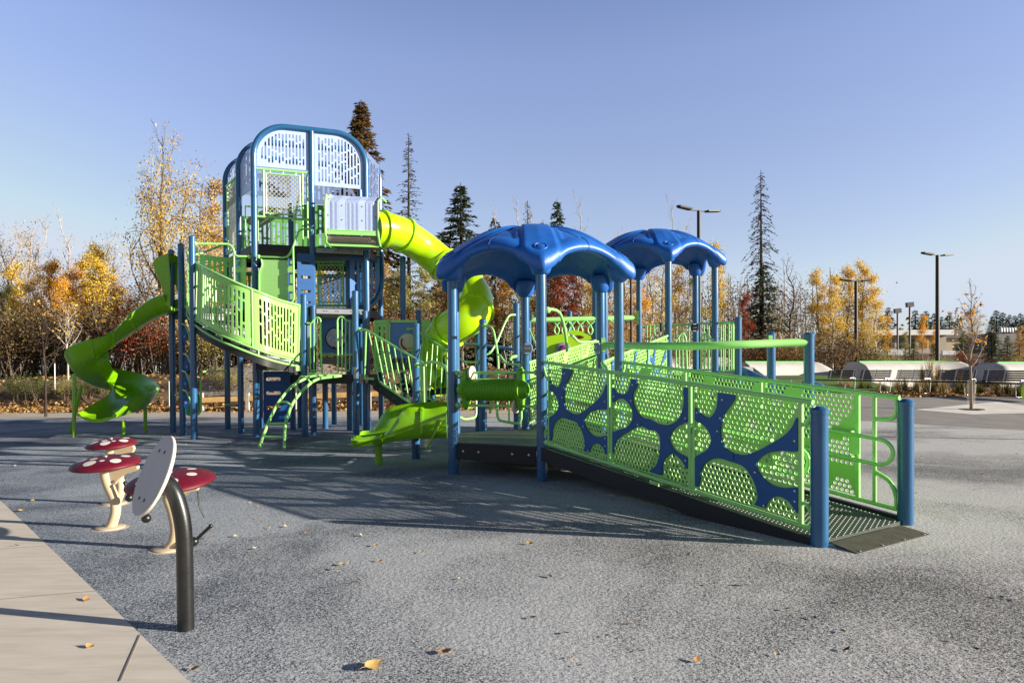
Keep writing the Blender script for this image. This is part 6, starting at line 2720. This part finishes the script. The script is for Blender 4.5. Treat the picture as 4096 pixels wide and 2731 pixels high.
# (pixel column, pixel row of the top, distance, form, leaves, width)
for a in [
    (15, 930, 36, 'sparse2', L_BROWN, 1.1), (70, 905, 40, 'bare', None, 1.1), (118, 880, 37, 'sparse', L_BROWN, 1.0), (165, 870, 39, 'bare', None, 1.0), (258, 830, 38, 'bare', None, .9),
    (60, 1065, 33, 'full2', L_GOLD, 1.1), (205, 1050, 35, 'full', L_ORANGE, 1.1), (290, 1085, 33, 'full', L_ORANGE, 1.0), (372, 985, 34, 'full2', L_GOLD, .95), (425, 930, 37, 'sparse', L_GOLD, 1.0),
    (452, 1010, 35, 'sparse2', L_ORANGE, 1.0), (130, 1120, 32, 'full2', L_BROWN, 1.1), (10, 1150, 31, 'full2', L_OLIVE, 1.2), (470, 1150, 33, 'full', L_BROWN, 1.2), (560, 1080, 34, 'sparse2', L_OLIVE, 1.1),
    (240, 1120, 32, 'full', L_ORANGE, 1.0), (400, 1050, 32.5, 'full', L_GOLD, 1.0), (330, 1020, 33.5, 'full2', L_GOLD, 1.0),
    (645, 560, 29, 'big', L_OCHRE, .62), (735, 640, 33, 'sparse', L_OCHRE, 1.1), (800, 740, 33, 'sparse2', L_OCHRE, 1.1), (862, 720, 35, 'aspen', L_BROWN, .9),
    (690, 1130, 32, 'full2', L_OLIVE, 1.1), (800, 1060, 34, 'full', L_GOLD, 1.0), (900, 960, 36, 'aspen', L_BROWN, 1.1), (980, 1080, 35, 'full2', L_GOLD, 1.0), (1060, 900, 37, 'sparse2', L_BROWN, 1.1),
    (1130, 1000, 35, 'full', L_BROWN, 1.0), (1215, 930, 38, 'sparse', L_GOLD, 1.0), (1290, 1060, 36, 'full2', L_GOLD, 1.0), (1370, 1010, 36, 'aspen', L_OLIVE, 1.0), (1440, 1080, 34, 'full', L_BROWN, .9),
    (1520, 1060, 36, 'full2', L_BROWN, 1.0), (1600, 1090, 34, 'full', L_OLIVE, 1.1), (1690, 1075, 33, 'full2', L_OLIVE, 1.1), (1770, 1110, 36, 'full', L_BROWN, 1.0), (1850, 1080, 35, 'aspen', L_ORANGE, 1.1),
    (1935, 1060, 36, 'full2', L_BROWN, 1.1), (2015, 1040, 38, 'aspen', L_ORANGE, 1.1), (2090, 1080, 35, 'full', L_OLIVE, 1.0), (2165, 1060, 37, 'full2', L_BROWN, 1.0), (2240, 1035, 35, 'full', L_RED, 1.05),
    (2300, 1080, 36, 'full2', L_RED, .9), (2365, 1010, 37, 'aspen', L_GOLD, 1.1), (2430, 1040, 36, 'full', L_BROWN, 1.0), (2485, 950, 40, 'sparse2', L_GOLD, 1.0), (2550, 1040, 38, 'full2', L_ORANGE, .9),
    (2600, 960, 42, 'sparse', L_BROWN, 1.0), (2650, 1010, 39, 'sparse2', L_GOLD, 1.0), (2720, 1000, 40, 'aspen', L_BROWN, .9), (2780, 1090, 40, 'full2', L_OLIVE, .8), (2865, 975, 42, 'aspen', L_GOLD, .8),
    (2930, 1100, 43, 'bare2', L_BROWN, 1.0), (2975, 1180, 42, 'full2', L_RED, .9), (3090, 1190, 45, 'sparse2', L_BROWN, 1.0),
    (1990, 820, 44, 'bare', None, .8), (2085, 795, 41, 'bare', None, 1.0), (2130, 830, 43, 'bare', None, .8), (2322, 785, 42, 'bare', None, .9), (2690, 800, 43, 'bare', None, .8), (2745, 870, 43, 'bare', None, .8), (2890, 1000, 45, 'bare', None, .8),
    (3165, 1030, 45, 'bare2', L_BROWN, 1.1), (3120, 1120, 46, 'bare', None, 1.0), (3210, 1100, 47, 'bare', None, .9),
    (3275, 1090, 48, 'full2', L_GOLD, 1.0), (3330, 1105, 47, 'aspen', L_GOLD, 1.2), (3395, 1075, 49, 'full', L_GOLD, .8), (3452, 1050, 48, 'full2', L_GOLD, .8), (3500, 1100, 48, 'aspen', L_GOLD, 1.1), (3475, 1215, 46, 'sparse', L_GOLD, .8),
    (3550, 1270, 60, 'full2', L_ORANGE, .8), (3690, 1262, 55, 'aspen', L_ORANGE, 1.1), (3740, 1300, 56, 'aspen', L_ORANGE, .9), (3885, 1243, 120, 'full', L_BROWN, 1.5), (4075, 1310, 50, 'full2', L_BROWN, 1.2), (3620, 1330, 58, 'full2', L_OLIVE, 1.0),
]:
    forest(*a)
KN = {id(L_OCHRE): ('ochre', 'golden leaved trees of the wood'), id(L_GOLD): ('golden', 'golden leaved trees of the wood'), id(L_ORANGE): ('orange', 'orange leaved trees of the wood'), id(L_RED): ('dark red', 'red leaved trees of the wood'),
      id(L_BROWN): ('rusty brown', 'brown leaved trees of the wood'), id(L_OLIVE): ('olive yellow', 'olive leaved trees of the wood'), id(None): ('bare', 'bare trees of the wood')}
FORM = dict(full='broad', full2='dense', aspen='slender', sparse='thin crowned', sparse2='half bare', bare='pale', bare2='dark limbed', big='tall open crowned')


def landmark(px):
    for lim, s in ((120, 'at the left frame edge'), (330, 'behind the pale sapling'), (520, 'above the spiral slide'), (700, 'left of the slide hood'), (880, 'just left of the tower'), (1010, 'behind the arched tower posts'),
                   (1260, 'behind the middle of the tower'), (1420, 'behind the chain panels of the tower'), (1560, 'right behind the tower balcony'), (1720, 'below the lime tube slide'), (1900, 'behind the tube slide bend'),
                   (2060, 'behind the near domed roof, left part'), (2180, 'behind the ramp sign post'), (2340, 'behind the near domed roof, right part'), (2480, 'between the two domed roofs'),
                   (2620, 'left of the far domed roof'), (2760, 'under the far domed roof'), (2900, 'right of the far domed roof'), (3040, 'left of the dead spruce'), (3240, 'right of the dead spruce'),
                   (3380, 'left of the middle lamp post'), (3520, 'right of the middle lamp post'), (3660, 'by the floodlights'), (3800, 'near the right lamp post'), (3950, 'behind the young tree'), (9999, 'at the right frame edge')):
        if px < lim:
            return s


seen = {}
for px, p, z, Y, key, lm, wide in sorted(ALLT, key=lambda a: a[0]):
    col, grp = KN[id(lm)]
    lab = '%s %s tree %s' % (FORM[key], col if lm else 'leafless', landmark(px))
    q = seen.get(lab, 0)
    seen[lab] = q + 1
    if q:
        lab += [', the one farther right', ', rightmost of three'][min(q - 1, 1)]
    plant(key, p.x, Y, z - .1, (p.z - z + .1) * 1.0, lm, 'bare_tree' if lm is None else 'autumn_tree', lab, 'tree', grp, wide)

for px, py, Y, key, lm, wide, lab in [
    (1445, 400, 42, 'spruce_brown', N_BROWN, 1.05, 'tallest brown needled spruce behind the tower top'),
    (1634, 533, 44, 'spruce_thin', N_DEAD, 1.0, 'thin sparse grey conifer right of the tall brown spruce'),
    (1842, 730, 42, 'spruce', N_SPRUCE, 1.45, 'dense green spruce above the tube slide'),
    (1768, 920, 44, 'spruce_small', N_SPRUCE, 1.0, 'small dark spruce left of the dense green one'),
    (1980, 862, 46, 'spruce_small', N_SPRUCE, .8, 'small spruce tip above the left side of the near domed roof'),
    (2110, 800, 46, 'spruce_thin', N_DEAD, 1.0, 'dead scrubby conifer above the near domed roof'),
    (2228, 795, 44, 'spruce', N_SPRUCE, .95, 'dark spruce above the middle of the near domed roof'),
    (2172, 880, 45, 'spruce_small', N_SPRUCE, .7, 'tiny spruce tip beside the dark spruce over the near roof'),
    (3043, 680, 45, 'spruce_dead', N_DEAD, 1.0, 'tall half dead spruce with drooping branches right of the domed roofs'),
    (3968, 1262, 62, 'spruce', N_SPRUCE, 1.3, 'dark spruce behind the young tree at right'),
    (3655, 1355, 56, 'spruce_small', L_GREEN, 1.2, 'bushy green pine left of the right lamp post'),
    (3735, 1370, 54, 'spruce_small', L_GREEN, 1.1, 'small green pine touching the right lamp post'),
    (3850, 1330, 57, 'spruce_small', L_GREEN, 1.1, 'green pine just left of the young tree'),
    (4030, 1340, 52, 'spruce_small', L_GREEN, 1.3, 'leafy green pine at the far right'),
    (4090, 1280, 60, 'spruce_small', N_SPRUCE, 1.2, 'dark pine at the right frame edge'),
]:
    p = P(px, py, Y)
    z = H(p.x, Y)
    plant(key, p.x, Y, z - .1, p.z - z + .1, lm, 'spruce_tree', lab, 'conifer', None, wide)
# green lower skirt of the half dead spruce
p = P(3043, 1130, 45)
plant('spruce_small', p.x + .1, 44.8, H(p.x, 45), p.z - H(p.x, 45) + 1.3, N_SPRUCE, 'spruce_tree', 'dark green lower spruce growth at the foot of the half dead spruce', 'conifer', None, 1.15)
far = [(3552, 1224), (3520, 1255), (3661, 1236), (3690, 1250), (3705, 1239), (3737, 1248), (3765, 1262), (3798, 1245), (3830, 1268), (3985, 1236), (4011, 1245), (4037, 1254), (4060, 1258), (4082, 1248), (4110, 1250)]
for i, (px, py) in enumerate(far):
    Y = 150 + (i * 37) % 25
    p = P(px, py, Y)
    z = H(p.x, Y)
    plant('spruce_small', p.x, Y, z - .1, p.z - z, N_SPRUCE, 'distant_conifer', 'small dark conifer on the skyline far beyond the white roofed building', 'conifer', 'dark conifers on the skyline', 1.15)

# far wood that closes the gaps: one mass nobody could count
rnd = random.Random(5)
tb, lb = MB(), MB()
for k in range(420):
    px = rnd.uniform(-500, 3560)
    Y = rnd.uniform(50, 66)
    p = P(px, 1450, Y)
    if p.x > 2 and px > 3450:
        continue
    z = H(p.x, Y)
    ht = rnd.uniform(4.5, 8.5)
    w_ = V((rnd.gauss(0, .3), 0, ht))
    tb.tube([V((p.x, Y, z - .2)), V((p.x, Y, z)) + w_], [.07, .02], 4, cap=False)
    for q in range(5):
        t_ = rnd.uniform(.3, .95)
        o = V((p.x, Y, z)) + w_ * t_
        tb.tube([o, o + V((rnd.gauss(0, .9), rnd.gauss(0, .6), rnd.uniform(.5, 1.5)))], [.02, .006], 3, cap=False)
    leaf_quads(lb, [V((p.x + rnd.gauss(0, 1.1), Y + rnd.gauss(0, 1.0), z + ht * rnd.uniform(.05, .95))) for _ in range(150)], .22, rnd)
o = tb.build('far_wood_trunks', BARKG, None, 180)
kind(o, 'stuff')
o['label'] = 'dense thin trunks filling the far wood'
o['category'] = 'wood'
o = lb.build('far_wood_foliage', L_DARK, None, 180)
kind(o, 'stuff')
o['label'] = 'brown foliage mass filling the far wood'
o['category'] = 'wood'

# distant tree line to the right, beyond the frame
rnd = random.Random(6)
lb = MB()
for k in range(260):
    x, y = rnd.uniform(105, 420), rnd.uniform(120, 190)
    z = H(x, y)
    ht = rnd.uniform(5, 12)
    leaf_quads(lb, [V((x + rnd.gauss(0, 2.2), y + rnd.gauss(0, 2), z + ht * rnd.random())) for _ in range(60)], 1.3, rnd)
o = kind(lb.build('distant_tree_line', L_DARK, None, 180), 'stuff')
o['label'] = 'dark tree line on the skyline far to the right'
o['category'] = 'wood'

# shrubs along the bank and behind the skate park
rnd = random.Random(12)
k = 0
spal = [(L_BROWN, 'rusty brown'), (L_OLIVE, 'olive'), (L_DARK, 'dark brown'), (L_RED, 'reddish'), (L_DARK, 'dark brown'), (L_OLIVE, 'olive')]
seen = {}
for px, Y in [(x + rnd.uniform(-22, 22), rnd.uniform(28.2, 31.5)) for x in range(-10, 1860, 48)] + [(x + rnd.uniform(-25, 25), rnd.uniform(38, 42)) for x in range(2250, 3620, 62)] + [(x + rnd.uniform(-20, 20), rnd.uniform(46, 52)) for x in range(3640, 4110, 70)]:
    p = P(px, 1480, Y)
    lm, cn = spal[rnd.randrange(6)]
    if 560 < px < 700:
        lm, cn = (L_RED, 'reddish') if rnd.random() < .6 else (L_GOLD, 'yellow')
    if 700 <= px < 860:
        lm, cn = L_GOLD, 'yellow'
    key = rnd.choice(('shrub', 'shrub2', 'shrub', 'shrub_bare'))
    ht = rnd.uniform(1.7, 3.2)
    if px < 560 and rnd.random() < .5:
        lm, cn, ht = L_DARK, 'dark brown', rnd.uniform(2.6, 3.8)
    if px > 3600:
        ht = rnd.uniform(1.0, 1.7)
    lab = '%s %s shrub %s' % ('twiggy' if key == 'shrub_bare' else 'leafy', cn, landmark(px))
    q = seen.get(lab, 0)
    seen[lab] = q + 1
    if q:
        lab += [', the one farther right', ', rightmost of three'][min(q - 1, 1)]
    plant(key, p.x, Y, H(p.x, Y), ht, lm, 'shrub', lab, 'shrub', 'shrubs along the edge of the wood', rnd.uniform(.9, 1.3), 'foliage', 'stems')
# weeds on the dirt bank
for i, (px, py, lm, ht, lb_) in enumerate(((72, 1600, L_GREEN, .9, 'fresh green weed clump at the foot of the dirt bank, left'), (140, 1610, L_GREEN, 1.0, 'green weed clump left of the dark sapling'), (270, 1600, L_OLIVE, .8, 'straggly olive weed right of the dark sapling'), (350, 1600, L_GREEN, .8, 'green weed clump behind the spiral slide legs'),
                                          (420, 1590, L_OLIVE, .7, 'low weed behind the slide exit'), (605, 1610, L_GREEN, .5, 'small green weed right of the spiral slide'), (880, 1560, L_OLIVE, .9, 'olive weed clump on the gravel heap'), (940, 1565, L_OLIVE, .8, 'olive weed clump between two tower posts'), (10, 1480, L_OLIVE, 1.5, 'tall olive bush at the left edge of the bank'))):
    q = GT(px, py)
    plant('shrub', q.x, q.y, q.z, ht, lm, 'weed', lb_, 'weed', 'weeds on the bank', 1.1, 'foliage', 'stems')

# saplings with few leaves


def sapling(name, px, pyb, pytop, lm, bark, seed, nleaf, label, spread, base=.3, up_=.9, bare=0):
    q = GT(px, pyb)
    ht = P(px, pytop, q.y).z - q.z
    tb, lb = gen_tree(seed, ht, .042, base, spread, 15, nleaf, .085, up_, .10, .05, 4, bare_top=bare)
    t = thing(name, label, 'young tree', q)
    tb.v = [(a + q.x, b + q.y, c + q.z) for a, b, c in tb.v]
    lb.v = [(a + q.x, b + q.y, c + q.z) for a, b, c in lb.v]
    tb.build('trunk', bark, t, 180)
    if lb.f:
        lb.build('crown', lm, t, 180)
    return q


sapling('sapling', 184, 1668, 1235, L_BROWN, BARKD, 61, 60, 'dark slender sapling at the edge of the beige path, left', 1.0, .42)
sapling('sapling', 272, 1520, 1225, L_GOLD, BARKW, 62, 150, 'pale barked sapling in front of the orange trees, left', 1.25, .25)
q = sapling('young_tree', 3885, 1638, 1128, L_ORANGE, mat('tan_bark', (.30, .22, .15), .9, var=.3, vscale=10), 66, 130, 'young tree with few orange leaves in the pale paving square', .85, .30, 1.0, 1.3)
mb = MB()
mb.lathe([(.085, 0), (.085, .75)], (q.x, q.y, q.z), n=10)
m_ = bpy.data.materials.new('clear_mesh_guard')
m_.use_nodes = True
bb2 = m_.node_tree.nodes['Principled BSDF']
bb2.inputs['Base Color'].default_value = (.7, .68, .64, 1)
bb2.inputs['Alpha'].default_value = .10
g_ = mb.build('trunk_guard', m_, None, 40)
tag(g_, 'clear mesh guard round the foot of the young tree', 'tree guard')
mb = MB()
mb.lathe([(.30, 0), (.30, .022)], (q.x, q.y, q.z), n=8)
kind(mb.build('tree_pit', MULCH, None, 0), 'structure')
# small staked tree stems by the skate park
sapling('sapling', 3478, 1478, 1240, L_GOLD, BARKW, 64, 40, 'white stemmed sapling in front of the golden trees', .8, .4)


# ornamental grass clumps behind the benches
def clump(seed, n, ht, spread, wdt):
    rnd = random.Random(seed)
    mb = MB()
    for k in range(n):
        a = rnd.uniform(0, 2 * PI)
        L = ht * rnd.uniform(.5, 1.1)
        s = spread * rnd.uniform(.1, 1)
        o = V((rnd.gauss(0, .05), rnd.gauss(0, .05), -.03))
        d = V((math.cos(a), math.sin(a), 0))
        w_ = V((-d.y, d.x, 0)) * wdt
        m, e = o + d * s * .4 + V((0, 0, L * .65)), o + d * s + V((0, 0, L))
        i = len(mb.v)
        mb.v += [tuple(o - w_), tuple(o + w_), tuple(m + w_ * .8), tuple(m - w_ * .8), tuple(e)]
        mb.f += [(i, i + 1, i + 2, i + 3), (i + 3, i + 2, i + 4)]
    return mesh_of(mb, 'grass_blades', STRAW)


CL = [clump(s, 90, .55, .35, .007) for s in (1, 2)]
CT = clump(3, 120, 1.45, .4, .007)
rnd = random.Random(77)
gl = []
for i in range(34):
    t_ = i / 33
    c_ = ba + bdv * (bL * 1.05 * t_) + bnv * rnd.uniform(.9, 2.0)
    o = bpy.data.objects.new('grass_clump', CL[i % 2])
    C.objects.link(o)
    o.location = (c_.x, c_.y, H(c_.x, c_.y))
    o.rotation_euler.z = rnd.uniform(0, 6)
    s = rnd.uniform(.7, 1.15)
    o.scale = (s, s, s)
    o.material_slots[0].link = 'OBJECT'
    o.material_slots[0].material = GRASSG if rnd.random() < .6 else STRAW
    tag(o, 'low ornamental grass clump growing in the bed behind the benches', 'grass clump', 'grass clumps behind the benches')
for px, s, lb_ in ((3722, 1.0, 'tall feathery straw grass behind the fourth bench'), (3752, .85, 'feathery straw grass touching the right lamp post'), (3690, .75, 'short feathery straw grass left of the lamp post'), (3840, .6, 'feathery straw grass left of the young tree')):
    q = P(px, 1500, ba.y + 2.0)
    o = bpy.data.objects.new('grass_clump', CT)
    C.objects.link(o)
    o.location = (q.x, q.y, H(q.x, q.y))
    o.rotation_euler.z = px
    o.scale = (s, s, s)
    o.material_slots[0].link = 'OBJECT'
    o.material_slots[0].material = STRAW
    tag(o, lb_, 'grass clump')
# planting bed
sheet('planting_bed', lambda y: ba.x - .5, lambda y: bb_.x + 6, fr(min(ba.y, bb_.y) + .9, max(ba.y, bb_.y) + 2.6, 10), 30, MULCH, .014)

# leaf litter on the mulch: nobody could count it
lb = MB()
rnd = random.Random(8)
L_ = []
for k in range(9000):
    x, y = rnd.uniform(-20, 3), rnd.choice((rnd.uniform(22.2, 24.3), rnd.gauss(22.9, .5)))
    L_.append(V((x, y, H(x, y) + rnd.uniform(.04, .09))))
for k in range(2600):
    x, y = rnd.uniform(-20, 3), rnd.uniform(24, 29)
    L_.append(V((x, y, H(x, y) + rnd.uniform(.03, .08))))
for k in range(700):
    x, y = rnd.uniform(-20, 3), 22.3 - abs(rnd.gauss(0, .35))
    L_.append(V((x, y, H(x, y) + .03)))
for k in range(1500):
    x = rnd.uniform(ba.x - .5, bb_.x + 3)
    y = rnd.uniform(min(ba.y, bb_.y) + .8, max(ba.y, bb_.y) + 2.8)
    L_.append(V((x, y, H(x, y) + .04)))
leaf_quads(lb, L_, .12, rnd, .85, .8)
o = kind(lb.build('leaf_litter', LITTER, None, 180), 'stuff')
o['label'] = 'carpet of fallen brown leaves on the mulch'
o['category'] = 'leaf litter'

# single fallen leaves on the rubber and the path


def leaf_mesh(seed):
    rnd = random.Random(seed)
    mb = MB()
    n = 9
    rows = []
    for i in range(n):
        t = i / (n - 1)
        w_ = math.sin(PI * min(1, t * 1.08 + .02)) ** .8 * .36 * (1 - .2 * t)
        curl = .18 * (t - .5) ** 2 * 4 + .03
        rows.append([(t - .5, w_ * s, curl + .28 * abs(s) ** 1.5 * (.6 + .4 * rnd.random()) * w_) for s in (-1, -.5, 0, .5, 1)])
    mb.grid(rows)
    mb.tube([(-.5, 0, .2), (-.65, .02, .24), (-.85, .06, .16)], .012, 4)
    return mesh_of(mb, 'leaf', None)


LM = [leaf_mesh(s) for s in range(4)]
LCOL = [mat('tan_dry_leaf', (.50, .32, .11), .7, var=.3, vscale=3), mat('amber_dry_leaf', (.46, .22, .05), .7, var=.3, vscale=3), mat('dark_dry_leaf', (.06, .035, .02), .7, var=.3, vscale=3), mat('pale_dry_leaf', (.60, .48, .30), .7, var=.3, vscale=3)]
rnd = random.Random(21)


def put_leaf(x, y, size, ci, label, group):
    o = bpy.data.objects.new('fallen_leaf', LM[rnd.randrange(4)])
    C.objects.link(o)
    if not o.data.materials:
        o.data.materials.append(LCOL[0])
    o.material_slots[0].link = 'OBJECT'
    o.material_slots[0].material = LCOL[ci]
    o.location = (x, y, H(x, y) + .012)
    o.rotation_euler = (rnd.uniform(-.35, .35), rnd.uniform(-.35, .35), rnd.uniform(0, 6.3))
    o.scale = (size, size, size)
    tag(o, label, 'leaf', group)


for px, py, s, ci, lb_ in ((1501, 2187, .060, 0, 'tan dry leaf on the grey rubber below the wave slide'), (2120, 2179, .055, 1, 'amber leaf on the rubber below the near domed roof'), (1785, 2616, .075, 1, 'curled amber leaf, nearest the bottom centre'),
                           (1494, 2673, .10, 0, 'largest tan leaf near the bottom of the photo'), (3376, 2416, .055, 0, 'tan leaf on the rubber below the ramp entry'), (345, 2404, .055, 1, 'amber leaf on the concrete path near the pole'),
                           (362, 2595, .05, 0, 'tan leaf on the concrete path at the bottom left'), (72, 2187, .05, 1, 'brown leaf on the concrete path at the left edge'), (832, 2157, .06, 1, 'reddish amber leaf by the dangling mallet'), (778, 2684, .05, 0, 'tan leaf at the path edge, bottom left'),
                           (80, 2046, .055, 0, 'yellow leaf on the rubber beside the path at left'), (130, 2007, .055, 0, 'yellow leaf on the rubber left of the toadstools')):
    q = G(px, py)
    put_leaf(q.x, q.y, s, ci, lb_, None)
for px, py in ((3820, 2570), (3905, 2605), (3385, 2608), (2133, 2477), (2560, 2612), (2270, 2540), (3257, 2480), (2980, 2345), (3370, 2532), (4000, 2395), (2200, 2310)):
    q = G(px, py)
    put_leaf(q.x, q.y, rnd.uniform(.03, .045), 2, 'tiny dark dry leaf lying on the bright grey rubber', 'dark leaves scattered on the rubber')
for k in range(110):
    px, py = rnd.uniform(0, 4090), rnd.choice((rnd.uniform(1750, 2150), rnd.uniform(1700, 2700)))
    q = G(px, py)
    if q.y > 16 or (px < 800 and py > 2000):
        continue
    put_leaf(q.x, q.y, rnd.uniform(.025, .06), rnd.choice((0, 1, 3, 3)), 'small yellowish fallen leaf lying on the grey rubber', 'yellow leaves scattered on the rubber')
